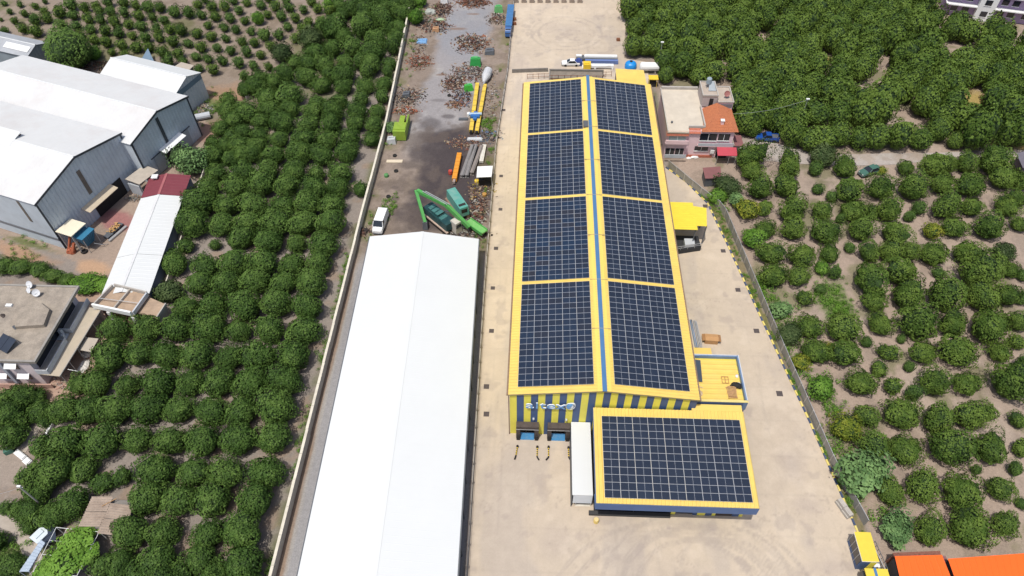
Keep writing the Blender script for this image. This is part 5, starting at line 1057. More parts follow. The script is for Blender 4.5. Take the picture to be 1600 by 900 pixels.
# hipped tile roof, tile by tile in courses
tr = part('tile_roof', (lambda m: (m.add([(33.2, 119.7, 6.7), (40.6, 119.8, 6.7), (40.4, 127.6, 6.7), (34.0, 127.6, 6.7), (37.1, 124.2, 8.3), (37.1, 127.6, 8.25)], [(0, 1, 4), (1, 2, 5, 4), (3, 0, 4, 5), (2, 3, 5), (3, 2, 1, 0)]), m)[1])(MB()), TILE, ph)
mb = MB(); r = random.Random(4)
def courses(a, b, c, d, n):
    a, b, c, d = map(Vector, (a, b, c, d)); nr = (b-a).cross(d-a).normalized()
    for i in range(n):
        p, q = a.lerp(d, i/n), b.lerp(c, i/n); p2, q2 = a.lerp(d, (i+1)/n), b.lerp(c, (i+1)/n); m_ = max(1, int((q-p).length/.42))
        for k in range(m_):
            x0, x1 = k/m_+.004, (k+1)/m_-.004; h0 = .09+r.uniform(-.015, .015); P = [p.lerp(q, x0), p.lerp(q, x1), p2.lerp(q2, x1), p2.lerp(q2, x0)]
            mb.hexa([P[0]+nr*.01, P[1]+nr*.01, P[2]+nr*.005, P[3]+nr*.005, P[0]+nr*h0, P[1]+nr*h0, P[2]+nr*.035, P[3]+nr*.035])
courses((33.2, 119.7, 6.72), (40.6, 119.8, 6.72), (37.12, 124.2, 8.32), (37.08, 124.2, 8.32), 13); courses((40.6, 119.8, 6.72), (40.4, 127.6, 6.72), (37.1, 127.6, 8.27), (37.1, 124.2, 8.32), 11); courses((34.0, 127.6, 6.72), (33.2, 119.7, 6.72), (37.1, 124.2, 8.32), (37.1, 127.6, 8.27), 11)
o = part('tile', mb, TILE, tr); o['kind'] = 'stuff'
mb = MB(); mb.box(37.1, 37.7, 121.4, 122.0, 6.9, 8.2); c_ = part('chimney', mb, PK, tr)
mb = MB(); mb.box(37.0, 37.8, 121.3, 122.1, 8.21, 8.32); part('chimney_cap', mb, WPAINT, c_)
mb = MB(); mb.box(40.6, 42.4, 119.6, 123.2, 3.4, 3.5); part('side_awning', mb, M('dull_maroon', (.20, .085, .085), .7, .1, 1), ph)
mb = MB(); mb.prism([(34.1, 128.3), (37.2, 128.3), (37.2, 133.4), (34.1, 133.4)], 6.92, 9.4); part('roof_room', mb, M('grey_pink_plaster', (.42, .37, .355), .9, .1, 1), ph)
mb = MB(); mb.box(34.0, 37.3, 128.2, 133.5, 9.41, 9.5); part('room_roof', mb, M('warm_screed', (.40, .34, .285), .9, .12, .8), ph)
mb = MB(); mb.box(34.0, 37.3, 128.2, 128.4, 9.51, 9.75); mb.box(34.0, 37.3, 133.3, 133.5, 9.51, 9.75); mb.box(34.0, 34.2, 128.41, 133.29, 9.51, 9.75); mb.box(37.1, 37.3, 128.41, 133.29, 9.51, 9.75); part('room_parapet', mb, PKT if 0 else M('parapet_grey', (.4, .375, .345)), ph)
mb = MB(); mb.box(35.6, 36.4, 128.24, 128.31, 6.95, 8.9); part('roof_door', mb, BLACK, ph)
mb = MB(); mb.box(37.35, 40.5, 127.7, 133.2, 0, 8.3); part('tower', mb, PK, ph)
mb = MB(); mb.box(37.32, 40.6, 127.6, 133.3, 8.31, 8.4); part('room_roof', mb, M('warm_screed', (.4, .34, .285)), ph)
mb = MB(); mb.box(37.32, 40.6, 127.55, 127.75, 8.41, 8.65); mb.box(37.32, 40.6, 133.15, 133.35, 8.41, 8.65); mb.box(40.4, 40.6, 127.76, 133.14, 8.41, 8.65); part('room_parapet', mb, M('parapet_grey', (.4, .375, .345)), ph)
mb = MB(); mb.box(37.5, 40.4, 127.62, 127.69, 7.2, 8.0); part('window', mb, M('grey_glass', (.16, .17, .19), .3, .1, 1), ph)
x, y = 35.5, 131.6; t = thing('water_tank', 'grey barrel water tank with a tilted collector on the roof room of the pink house', 'water tank', (x, y, 9.5))
mb = MB(); mb.lathe([(.5, .9), (.55, 1.0), (.55, 2.0), (.45, 2.15)], 12, Matrix.Translation((0, 0, 0))); part('tank', mb, M('tank_blue_grey', (.27, .33, .38), .5, .08, 2), t, local=True)
mb = MB(); mb.hexa([(-.1, -1.6, .1), (1.5, -1.6, .1), (1.1, .3, 1.2), (.2, .3, 1.2), (-.1, -1.6, .16), (1.5, -1.6, .16), (1.1, .3, 1.26), (.2, .3, 1.26)]); part('collector', mb, M('collector_pale', (.30, .34, .37), .3, .1, 1), t, local=True)
mb = MB(); [mb.tube([(a, b, 0), (a, b, .95)], .04, 5) for a, b in ((-.4, -.4), (.4, -.4), (.4, .4), (-.4, .4))]; part('stand', mb, STEEL, t, local=True)
x, y = 39.2, 129.4; mb = MB(); mb.lathe([(.06, 0), (.06, 1.0)], 6, Matrix.Translation((x, y, 8.4))); mb.lathe([(.02, 0), (.35, .05), (.62, .18), (.60, .22), (.3, .1)], 12, Matrix.Translation((x, y, 9.4)) @ Matrix.Rotation(R(60), 4, 'X')); solo('satellite_dish', mb, M('dish_red', (.30, .12, .11), .6, .1, 2), 'dull red satellite dish on the tower roof of the pink house', 'satellite dish', (x, y, 8.4))
x, y = 27.4, 122.4; mb = MB(); mb.lathe([(.22, 6.9), (.22, 7.25)], 8, Matrix.Translation((x, y, 0))); solo('roof_vent', mb, DGREY, 'small dark vent near the front left corner of the pink house flat roof', 'roof vent', (x, y, 6.9))
mb = MB(); mb.hexa([(25.0, 117.5, 0), (25.25, 117.5, 0), (25.25, 134.5, 0), (25.0, 134.5, 0), (25.0, 117.5, 5.2), (25.25, 117.5, 5.2), (25.25, 134.5, 5.2), (25.0, 134.5, 5.2)]); solo('gap_shade_slab', mb, M('gap_shade', (.055, .048, .045), .9, .2, 1), 'dark slab coloured as the shaded gap between the warehouse and the pink house', 'wall', (25.1, 126, 0))  # slab put in and painted dark as the shade filling the gap
q = [W(*p, 2.3) for p in ((1098, 262), (1126, 260), (1127, 278), (1102, 279))]; t = thing('maroon_shed', 'small garden shed with maroon roof below the pink house', 'shed', (*q[0], 0))
mb = MB(); mb.prism([q[3], q[2], q[1], q[0]], 2.2, 2.3); part('roof', mb, M('dull_maroon', (.2, .085, .085)), t)
mb = MB(); c0 = [sum(p[i] for p in q)/4 for i in (0, 1)]; mb.prism([(c0[0]+(p[0]-c0[0])*.88, c0[1]+(p[1]-c0[1])*.88) for p in (q[3], q[2], q[1], q[0])], 0, 2.19); part('wall', mb, DGREY, t)
for k, (px, py, s) in enumerate(((1085, 245, 1.0), (1076, 247, .5))):
    x, y = W(px, py); mb = MB(); lump(mb, x, y, 0, s, .6*s, .5*s, 120+k); solo('white_sack', mb, WPAINT, ['white sack on the ground in front of the pink house', 'smaller white sack near the balcony of the pink house'][k], 'sack', (x, y, 0))
# ------------------------------------------------------------------ vehicles
TYRE = M('tyre_rubber', (.02, .02, .02), .9, .15, 3); RIM = M('wheel_rim', (.30, .30, .31), .4, .1, 3, metal=.5); HEADL = M('headlight_glass', (.55, .57, .58), .15, .05, 3)
def wheel(parent, x, y, r, w=.2):
    mb = MB(); X = Matrix.Translation((x, y, r)) @ Matrix.Rotation(R(90), 4, 'X')
    mb.lathe([(r*.55, -w/2), (r*.92, -w/2), (r, -w/3), (r, w/3), (r*.92, w/2), (r*.55, w/2)], 14, X); t = part('wheel', mb, TYRE, parent, local=True)
    mb = MB(); mb.lathe([(r*.54, -w*.46), (r*.54, w*.46), (r*.2, w*.52)], 10, X); part('rim', mb, RIM, t, local=True)
def loft(mb, st, mi=0):
    """stations (x, half width, z low, z high, shoulder) joined into a smooth body shell"""
    rings = []
    for x, w, z0, z1, k in st:
        zs = z0+(z1-z0)*.55
        rings.append([(x, -w*.92, z0), (x, -w, zs), (x, -w*k, z1), (x, -w*k*.5, z1+.02), (x, w*k*.5, z1+.02), (x, w*k, z1), (x, w, zs), (x, w*.92, z0)])
    n = 8; vs = [p for r in rings for p in r]; fs = []
    for i in range(len(rings)-1):
        for j in range(n): fs.append((i*n+j, (i+1)*n+j, (i+1)*n+(j+1) % n, i*n+(j+1) % n))
    fs += [tuple(range(n)), tuple(range((len(rings)-1)*n+n-1, (len(rings)-1)*n-1, -1))]
    mb.add(vs, fs, mi)
def road_vehicle(name, label, cat, px, py, rz, kind, paint, s=1.0):
    x, y = W(px, py, .5); t = thing(name, label, cat, (x, y, .08), rz)
    if kind == 'van':
        st = [(2.55, .80, .35, .85, .8), (2.42, .93, .28, 1.05, .86), (1.75, .96, .25, 1.18, .92), (1.1, .96, .25, 1.25, .95), (-2.4, .96, .25, 1.25, .95), (-2.52, .9, .3, 1.2, .92)]
        cab = ((1.75, 1.15, -2.40, -2.48, .90, .80, 1.18, 1.95)); roof = (.98, -2.36, .76, 1.96); wb, r = (1.55, -1.5), .34
    elif kind == 'pickup':
        st = [(2.45, .75, .35, .85, .85), (2.3, .88, .3, .98, .88), (1.0, .9, .28, 1.05, .92), (-.7, .9, .28, 1.05, .92), (-2.35, .9, .3, 1.0, .94), (-2.45, .86, .4, .98, .92)]
        cab = (1.05, .45, -.75, -.95, .84, .68, 1.04, 1.6); roof = (.38, -.72, .64, 1.61); wb, r = (1.5, -1.45), .36
    else:
        st = [(2.2, .66, .35, .70, .85), (2.1, .80, .28, .78, .88), (1.0, .83, .25, .90, .92), (-1.1, .83, .25, .92, .92), (-2.0, .80, .28, .86, .88), (-2.15, .68, .35, .78, .85)]
        cab = (1.0, .35, -.95, -1.45, .78, .60, .90, 1.36); roof = (.28, -.90, .56, 1.37); wb, r = (1.35, -1.3), .30
    mb = MB(); loft(mb, st); body = part('body', mb, paint, t, local=True, smooth=False)
    xa, xb, xc, xd, w0, w1, z0, z1 = cab
    mb = MB(); mb.hexa([(xd, -w0, z0), (xa, -w0, z0), (xa, w0, z0), (xd, w0, z0), (xc, -w1, z1), (xb, -w1, z1), (xb, w1, z1), (xc, w1, z1)]); part('glass', mb, GLASSD, body, local=True)
    mb = MB(); mb.box(roof[1], roof[0], -roof[2]-.02, roof[2]+.02, roof[3]-.02, roof[3]+.05)
    for sx, sy in ((1, 1), (1, -1), (-1, 1), (-1, -1)):
        a = (xa if sx > 0 else xd, sy*w0, z0+.02); b = (xb if sx > 0 else xc, sy*w1, z1); mb.beam(a, b, .08, .08)
    if kind == 'van':
        for sy in (-1, 1): mb.hexa([(xd+.05, sy*(w0+.012)-.01, z0), (.55, sy*(w0+.012)-.01, z0), (.55, sy*(w0+.012)+.01, z0), (xd+.05, sy*(w0+.012)+.01, z0), (xc+.05, sy*(w1+.012)-.01, z1), (.45, sy*(w1+.012)-.01, z1), (.45, sy*(w1+.012)+.01, z1), (xc+.05, sy*(w1+.012)+.01, z1)])
        mb.box(roof[1], roof[0], -roof[2]-.06, roof[2]+.06, roof[3]-.01, roof[3]+.03)
    part('roof', mb, paint, body, local=True)
    if kind == 'pickup':
        mb = MB(); mb.box(-2.3, -.98, -.68, .68, 1.02, 1.075); part('cargo_bed', mb, DGREY, t, local=True)
        mb = MB(); mb.box(-2.38, -.92, -.84, -.72, 1.0, 1.18); mb.box(-2.38, -.92, .72, .84, 1.0, 1.18); mb.box(-2.42, -2.34, -.72, .72, 1.0, 1.16); part('bed_side', mb, paint, t, local=True)
    for sx in wb:
        for sy in (-1, 1): wheel(t, sx, sy*(st[2][1]-.08), r)
    f = st[0]
    for sy in (-1, 1):
        mb = MB(); mb.box(f[0]-.10, f[0]+.03, sy*f[1]*.72-.13, sy*f[1]*.72+.13, f[2]+.25, f[2]+.40); part('headlight', mb, HEADL, t, local=True)
    mb = MB(); mb.box(f[0]-.02, f[0]+.08, -f[1], f[1], .26, .42); part('bumper', mb, DGREY, t, local=True)
    mb = MB(); mb.box(st[-1][0]-.08, st[-1][0]+.02, -st[-1][1], st[-1][1], .3, .44); part('bumper', mb, DGREY, t, local=True)
    if s != 1: t.scale = (s, s, s)
    return t
road_vehicle('white_van', 'white panel van parked on the lane between the boundary wall and the white hall', 'van', 595, 349, R(-95), 'van', WPAINT, 1.08)
road_vehicle('blue_pickup', 'bright blue pickup parked by the orchard beside the pink house', 'pickup', 1198, 216, R(176), 'pickup', M('car_blue', (.012, .065, .30), .3, .06, 1, spec=.6))
road_vehicle('green_car', 'old dark green car parked under the trees beside the dirt road', 'car', 1359, 268, R(206), 'car', M('car_green', (.055, .135, .105), .35, .06, 1, spec=.6), 1.12)
road_vehicle('white_car', 'white car parked behind the long grey rack at the back of the warehouse', 'car', 892, 99, R(182), 'car', WPAINT)
# box trailer and lorry at the back
def lorry(name, label, px, py, rz, L, cabm, boxm, sidem, z=3.2):
    x, y = W(px, py, 1.5); t = thing(name, label, 'lorry', (x, y, .08), rz)
    mb = MB(); mb.box(-L/2, L/2, -1.22, 1.22, 1.15, z); b = part('cargo_box', mb, sidem, t, local=True)
    mb = MB(); mb.box(-L/2-.03, L/2+.03, -1.25, 1.25, z+.002, z+.08)
    for k in range(int(L/.8)): mb.box(-L/2+.4+k*.8, -L/2+.48+k*.8, -1.24, 1.24, z+.08, z+.12)
    part('cargo_roof', mb, boxm, b, local=True)
    mb = MB(); mb.box(-L/2, L/2+2.2, -.45, .45, .75, 1.1); part('chassis', mb, DGREY, t, local=True)
    mb = MB(); loft(mb, [(L/2+.6, 1.15, .7, 2.6, .92), (L/2+1.9, 1.18, .6, 2.7, .92), (L/2+2.35, 1.15, .6, 2.2, .9), (L/2+2.6, 1.1, .6, 1.5, .9)]); c_ = part('cab', mb, cabm, t, local=True)
    mb = MB(); mb.hexa([(L/2+2.40, -1.0, 1.6), (L/2+2.62, -1.0, 1.55), (L/2+2.62, 1.0, 1.55), (L/2+2.40, 1.0, 1.6), (L/2+1.95, -.95, 2.66), (L/2+2.0, -.95, 2.72), (L/2+2.0, .95, 2.72), (L/2+1.95, .95, 2.66)]); part('windscreen', mb, GLASSD, c_, local=True)
    for sx in (-L/2+1.0, -L/2+2.2, L/2+1.5):
        for sy in (-1, 1): wheel(t, sx, sy*1.02, .5, .3)
    return t
lorry('blue_lorry', 'long narrow lorry with blue ribbed roof parked along the fence of the back yard', 796.5, 27, R(-91), 11.0, M('lorry_blue', (.05, .13, .33), .4, .08, 1), M('lorry_roof_blue', (.06, .17, .36), .5, .1, 1), M('lorry_side', (.07, .16, .33), .5, .1, 1), 2.4).scale = (1, .68, .85)
x, y = W(936, 88, 1.0); t = thing('pale_load', 'long pale load on a low dark flatbed behind the warehouse', 'load', (x, y, 0))
mb = MB(); mb.box(x-3.6, x+4.4, y-.45, y+.45, .75, 1.2); mb.box(x-3.4, x+4.3, y-.3, y+.3, 1.2, 1.35); part('load_body', mb, WPAINT, t)
mb = MB(); mb.box(x-5.6, x+4.5, y-.9, y+.8, .45, .84); part('flatbed', mb, DGREY, t)
mb = MB(); mb.box(x-5.6, x-4.2, y-.2, y+.5, .85, 1.2); part('load_end', mb, WPAINT, t)
x, y = W(940, 95, .8); mb = MB(); mb.box(x-4.0, x+4.0, y-.35, y+.35, 0, 1.0); solo('blue_bundle', mb, M('bundle_blue', (.13, .19, .40), .5, .1, 1), 'long blue bundle lying in front of the pale load behind the warehouse', 'bundle', (x, y, 0))
x, y = W(935, 104, .5); mb = MB(); mb.box(x-3.4, x+3.6, y-.5, y+.5, .4, 1.0); mb.beam((x-3, y-.62, .55), (x+3, y-.62, 1.2), .03, .1); [mb.box(x+k, x+k+.4, y-.65, y+.65, 0, .5) for k in (-3.9, -1, 3.2)]
solo('white_skip', mb, WPAINT, 'low white skip with diagonal bars in front of the white-roofed lorry', 'skip', (x, y, 0))
x, y = W(917, 104, .5); mb = MB(); mb.box(x-.9, x+.9, y-.8, y+.8, 0, 1.5); mb.box(x-.7, x+.5, y-.5, y+.5, 1.5, 1.7); solo('yellow_machine', mb, YPAINT, 'small yellow machine between the white car and the white skip', 'machine', (x, y, 0))
x, y = W(904, 99, .5); mb = MB(); mb.box(x-.9, x+.8, y-.6, y+.6, .1, 1.3); mb.hexa([(x-.6, y-.5, 1.3), (x+.6, y-.5, 1.3), (x+.6, y+.5, 1.3), (x-.6, y+.5, 1.3), (x-.3, y-.3, 1.8), (x+.3, y-.3, 1.8), (x+.3, y+.3, 1.8), (x-.3, y+.3, 1.8)]); solo('blue_cover', mb, M('tarp_royal', (.04, .07, .26), .6, .1, 1), 'dark royal blue covered load beside the white car', 'covered load', (x, y, 0))
# rack, rails, tank, dome behind the warehouse
x0, y0 = W(858, 117, 0); x1, _ = W(942, 117, 0); t = thing('pipe_rack', 'long grey-brown concrete bay with posts and rails behind the warehouse', 'bay', ((x0+x1)/2, 148, 0))
mb = MB(); mb.box(x0, x1, 145.5, 145.75, 0, 1.7); mb.box(x0, x1, 149.6, 149.9, 0, 1.9); mb.box(x0, x0+.25, 145.76, 149.59, 0, 1.7); part('bay_wall', mb, DCONC, t)
mb = MB(); mb.box(x0+.3, x1-.3, 146.6, 149.5, .6, 1.5); part('stacked_load', mb, M('load_brown', (.20, .17, .14), .9, .2, 1), t)
mb = MB()
for k in range(9): a = x0+.6+k*(x1-x0-1.2)/8; mb.tube([(a, 145.2, 0), (a, 145.2, 3.2)], .06, 5)
part('rack_post', mb, BLACK, t)
mb = MB(); mb.tube([(x0, 145.2, 2.2), (x1, 145.2, 2.2)], .05, 5); mb.tube([(x0, 145.2, 3.1), (x1, 145.2, 3.1)], .05, 5); part('rack_rail', mb, RUST, t)
t = thing('back_railing', 'rusty red pipe railing at the back left corner of the warehouse', 'railing', (*W(830, 120), 0))
p = [Vector((*W(824, 124), 0)), Vector((*W(846, 123), 0)), Vector((*W(905, 121), 0)), Vector((*W(955, 120), 0))]
for z in (.6, 1.3): mb = MB(); mb.tube([q+Vector((0, 0, z)) for q in p], .045, 5); part('rail', mb, RUST, t)
mb = MB()
for k in range(16): q = p[0].lerp(p[-1], k/15); mb.tube([q, q+Vector((0, 0, 1.5))], .045, 5)
part('railing_post', mb, RUST, t)
mb = MB(); q = W(800, 114); q2 = W(856, 112); mb.beam((*q, .5), (*q2, .5), .25, 1.0); solo('cross_wall', mb, DCONC, 'low dark wall across the yard behind the left corner of the warehouse', 'wall', (*q, 0))
x, y = W(985, 106); t = thing('blue_tank', 'bright blue domed water tank at the back right of the warehouse', 'tank', (x, y, 0))
mb = MB(); mb.lathe([(1.4, 0), (1.45, .2), (1.42, .9), (1.25, 1.3), (.85, 1.6), (.35, 1.72)], 18); part('tank_body', mb, M('tank_sky_blue', (.015, .23, .62), .4, .06, 1), t, local=True)
mb = MB(); mb.lathe([(.35, 1.72), (.35, 1.85), (.1, 1.9)], 10); part('tank_lid', mb, BLACK, t, local=True)
x, y = W(1014, 113); t = thing('white_gas_tank', 'white horizontal gas tank behind the warehouse near the pink house', 'tank', (x, y, 0))
mb = MB(); mb.tube([(x-2.4, y, 1.6), (x-2.1, y, 1.6), (x+2.1, y, 1.6), (x+2.4, y, 1.6)], [.5, 1.0, 1.0, .5], 14); part('tank_body', mb, WPAINT, t)
for s in (-1.4, 1.4): mb = MB(); mb.box(x+s-.15, x+s+.15, y-.7, y+.7, 0, .8); part('tank_foot', mb, CONCR, t)
x, y = W(1021, 121, 2.2); mb = MB(); mb.box(x-1.1, x+1.1, y-.9, y+.9, 2.1, 2.25); [mb.tube([(x+a, y+b, 0), (x+a, y+b, 2.1)], .05, 5) for a in (-.9, .9) for b in (-.7, .7)]; mb.box(x-.8, x+.8, y-.5, y+.6, 0, 1.2, mi=1)
solo('yellow_shelter', mb, [YPAINT, BLACK], 'tiny yellow roof over dark equipment beside the white gas tank', 'shelter', (x, y, 0))
sh2 = thing('back_annex', 'yellow roofed annex at the back right end of the striped warehouse', 'annex', (19.8, 135, 0))
mb = MB(); ribbed(mb, (16.4, 129.8, 9.4), (16.6, 138.9, 9.0), (22.7, 138.6, 8.9), (23.0, 129.8, 9.2), .333, .04); part('roof', mb, YROOF, sh2)
mb = MB(); mb.prism([(16.6, 129.8), (22.8, 129.8), (22.6, 138.4), (16.7, 138.7)], 0, 8.8); part('wall', mb, M('annex_brown', (.20, .165, .12), .8, .15, 1), sh2)
for k in range(9):
    x, y = W(806+k*12.5, 1.5, .4); mb = MB(); mb.box(x-.65, x+.65, y-.5, y+.5, 0, .9); mb.box(x-.6, x+.6, y-.45, y+.45, .9, 1.0); solo('pallet_stack', mb, M('grey_wood', (.28, .23, .19), .9, .2, 2), 'brown stack, '+'first second third fourth fifth sixth seventh eighth ninth'.split()[k]+' from the left along the far edge of the tan yard', 'pallet stack', (x, y, 0), group='stacks along the far edge of the tan yard')
x, y = W(975, 8, 1); mb = MB(); mb.box(x-.8, x+.8, y-2, y+2, 0, 2.0); mb.box(x-.7, x+.7, y-1.9, y+1.9, 2.0, 2.1); solo('orange_container', mb, M('container_ochre', (.36, .17, .05), .7, .15, 1), 'rusty orange container at the far right corner of the tan yard', 'container', (x, y, 0))
for k, (px, py) in enumerate(((966, 62), (804, 30), (804, 37))):
    x, y = W(px, py, .3); mb = MB(); mb.box(x-.45, x+.45, y-.4, y+.4, 0, .6); mb.box(x-.35, x+.35, y-.3, y+.3, .6, .7); solo('brown_crate', mb, RUST, ['small brown crate alone near the right edge of the back yard', 'brown crate beside the blue lorry, the farther one', 'brown crate beside the blue lorry, the nearer one'][k], 'crate', (x, y, 0))

# ------------------------------------------------------------------ scrapyard
EXG = M('excavator_green', (.085, .34, .085), .5, .12, 1.5, dirt=(.12, .2, .08), damt=.5); DGN = M('deep_green_paint', (.015, .055, .060), .4, .2, 1, dirt=(.08, .12, .11), dscale=1, damt=.5); LIME = M('lime_paint', (.22, .34, .035), .5, .12, 1.5, dirt=(.3, .27, .08), dscale=1, damt=.4)
TEAL = M('teal_paint', (.095, .31, .265), .5, .08, 1, dirt=(.35, .36, .33), dscale=.5, damt=.5)
t = thing('green_excavator', 'long-armed green excavator with a folded boom behind the white hall', 'excavator', (*W(715, 352), 0))
def P3(px, py, z): return Vector((*W(px, py, z), z))
base, mid, elb, tip = P3(733, 355, 2.0), P3(697, 320, 5.4), P3(652, 298, 6.0), P3(664, 347, 1.6)
mb = MB(); mb.beam(base, mid, .62, .8); mb.beam(mid, elb, .60, .7); part('boom', mb, EXG, t)
mb = MB(); mb.beam(elb+Vector((-.3, .1, .1)), tip, .55, .65); part('stick', mb, EXG, t)
for o in (-.28, .28):
    mb = MB(); d = Vector((o, 0, .75)); mb.tube([mid.lerp(base, .12)+d, elb.lerp(mid, .25)+d], .09, 6); part('hydraulic_ram', mb, STEEL, t)
mb = MB(); mb.tube([P3(690, 330, 2.0), mid.lerp(base, .3)], .12, 6); part('hydraulic_ram', mb, STEEL, t)
mb = MB(); mb.hexa([tip+Vector(v) for v in ((-.5, -.5, -1.5), (.5, -.6, -1.5), (.5, .5, -1.3), (-.5, .5, -1.3), (-.45, -.3, .1), (.45, -.3, .1), (.4, .3, .1), (-.4, .3, .1))]); part('grab', mb, DGREY, t)
a, b = P3(671, 328, 1.4), P3(703, 354, 1.4); d = (b-a).normalized(); n = Vector((-d.y, d.x, 0)); Lh = (b-a).length/2; c0 = (a+b)/2
def obox(mb, c, d, n, l, w, z0, z1, inset=0.0, mi=0):
    c = Vector((c.x, c.y, 0)); P = [c-d*l-n*w, c+d*l-n*w, c+d*l+n*w, c-d*l+n*w]; l2, w2 = l-inset, w-inset; Q = [c-d*l2-n*w2, c+d*l2-n*w2, c+d*l2+n*w2, c-d*l2+n*w2]
    mb.hexa([*[p+Vector((0, 0, z0)) for p in P], *[p+Vector((0, 0, z1)) for p in Q]], mi)
mb = MB(); obox(mb, c0, d, n, Lh+.6, 1.25, 1.25, 2.6, .18); obox(mb, c0-d*.8, d, n, 1.4, .9, 2.6, 3.0, .15); bd = part('engine_body', mb, DGN, t)
mb = MB()
for k in range(4): obox(mb, c0+d*(k*1.1-2.0), d, n, .42, .8, 2.6+.42*(k < 3)*(abs(k-1.1) < 1.3), 2.64+.42*(abs(k-1.1) < 1.3), .02)
part('engine_cover', mb, M('cover_green', (.06, .17, .16), .25, .3, 1), bd)  # covers in a lighter, glossier green than the engine body
mb = MB(); obox(mb, c0-n*1.3, d, n, Lh+.9, .22, 1.0, 1.25); part('side_step', mb, M('step_beige', (.42, .32, .26), .8, .15, 2), t)
for s in (-1, 1):
    mb = MB(); obox(mb, c0+n*s*.95, d, n, Lh+.5, .35, .05, .95, .1); part('track', mb, BLACK, t)
mb = MB(); obox(mb, P3(713, 357, 1), d, n, .9, .75, .5, 3.0, .1); cab_ = part('cab', mb, M('cab_cream', (.50, .47, .42), .6, .1, 1), t)
mb = MB(); obox(mb, P3(713, 357, 1)+d*.02, d, n, .92, .6, 1.9, 2.6, .08); part('cab_window', mb, GLASSD, cab_)
# teal machine house
a, b = P3(706, 300, 2.6), P3(724, 326, 2.6); d2 = (b-a).normalized(); n2 = Vector((-d2.y, d2.x, 0)); c1 = (a+b)/2; L2 = (b-a).length/2
t = thing('teal_machine', 'teal machine housing on a rusty undercarriage beside the green excavator', 'machine', (c1.x, c1.y, 0))
mb = MB(); obox(mb, c1, d2, n2, L2+.5, 1.0, 1.1, 3.2, .10); b_ = part('housing', mb, TEAL, t)
mb = MB(); obox(mb, c1+d2*(L2-.5), d2, n2, .30, .7, 3.2, 3.26); obox(mb, c1+d2*(L2+.42), d2, n2, .06, .6, 1.9, 2.8); part('grille', mb, BLACK, b_)
mb = MB(); obox(mb, c1-n2*1.1, d2, n2, L2+.6, .25, .3, 1.1); obox(mb, c1+n2*.7, d2, n2, L2+.4, .3, .0, 1.1); part('undercarriage', mb, M('track_rust', (.24, .16, .12), .9, .3, 2), t)
t = thing('green_girder', 'bright green steel girder lying at the corner behind the white hall', 'girder', (*W(742, 352), 0))
a, b = P3(731, 345, 1.2), P3(757, 363, 1.6); mb = MB(); mb.beam(a, b, 1.5, .25); part('web', mb, M('girder_green', (.16, .42, .12), .5, .15, 2, dirt=(.3, .4, .25), dscale=1, damt=.4), t)
for s in (-1, 1): n_ = Vector((-(b-a).normalized().y, (b-a).normalized().x, 0))*.75*s; mb = MB(); mb.beam(a+n_, b+n_, .14, .7); part('flange', mb, EXG, t)
debris('scrap_heap', 'grey and brown scrap heap round the foot of the excavator behind the white hall', *W(728, 366), 4.2, 1.6, 150, [GRY, TAN, WHT, DRK, RBR], .5, 51, .9)
debris('scrap_heap', 'rusty brown scrap heap against the fence beside the teal machine', *W(748, 328), 2.0, 6.0, 170, [RBR, RED, DRK, TAN, WHT], .45, 52, .8)
debris('scrap_heap', 'dark twisted scrap by the wall at the far left corner of the white hall', *W(570, 363), 1.2, 1.0, 40, [DRK, DRK, RBR], .45, 53, .9)
for nm, lab, px, m, w in (('crane_boom', 'yellow lattice crane boom on the ground, the left one of two', ((746, 131), (736, 205)), YPAINT, .85), ('crane_boom', 'yellow crane boom on the ground, the right one with a white tank at its end', ((758, 133), (745, 206)), YPAINT, .8)):
    a, b = P3(*px[0], .7), P3(*px[1], .7); t = thing(nm, lab, 'crane boom', (*((a+b)/2).xy, 0)); dd_ = (b-a); L_ = dd_.length; dn = dd_.normalized(); sn = Vector((-dn.y, dn.x, 0)); up_ = Vector((0, 0, 1))
    mb = MB(); mb.beam(a, b, w, .7); part('boom_box', mb, M('boom_yellow', (.66, .47, .06), .55, .12, 1.2, dirt=(.42, .33, .15), dscale=.8, damt=.6), t)
    mb = MB()
    for k in range(9): p = a.lerp(b, (k+.5)/9); mb.beam(p-sn*(w/2+.04), p+sn*(w/2+.04), .10, .82)
    part('boom_rib', mb, M('boom_dark', (.36, .27, .07), .7, .2, 2), t)
    mb = MB(); mb.beam(b, b+dn*.5, w*.7, .6); part('boom_foot', mb, BLACK, t)
x, y = W(761, 116, 1); t = thing('white_bowl', 'white mixer-shaped tank lying at the upper end of the right crane boom', 'tank', (x, y, 0)); dn = Vector((-.16, -1, 0)).normalized()
mb = MB(); c_ = Vector((x, y, 1.1)); mb.tube([c_-dn*1.9, c_-dn*1.5, c_+dn*1.0, c_+dn*2.2, c_+dn*3.6], [.5, 1.0, 1.05, .7, .25], 14); part('tank_body', mb, M('tank_grey_white', (.50, .51, .53), .5, .06, 1), t)
mb = MB(); mb.beam(c_+dn*2.2+Vector((.5, 0, -.4)), c_+dn*4.6, .25, .2); part('chute', mb, STEEL, t)
t = thing('blue_winch', 'blue winch machine lying across the two yellow crane booms', 'winch', (*W(742, 181), 0)); a = P3(742, 180, 1.3)
mb = MB(); mb.box(a.x-.9, a.x+1.1, a.y-.9, a.y+.6, .8, 1.6); mb.box(a.x-.3, a.x+.5, a.y-1.6, a.y+1.2, 1.0, 1.5); part('winch_body', mb, BPAINT, t)
mb = MB(); mb.tube([a+Vector((-1.4, .2, .1)), a+Vector((1.5, .4, .1))], .35, 10); part('drum', mb, M('drum_blue_white', (.30, .42, .55), .5, .15, 2), t)
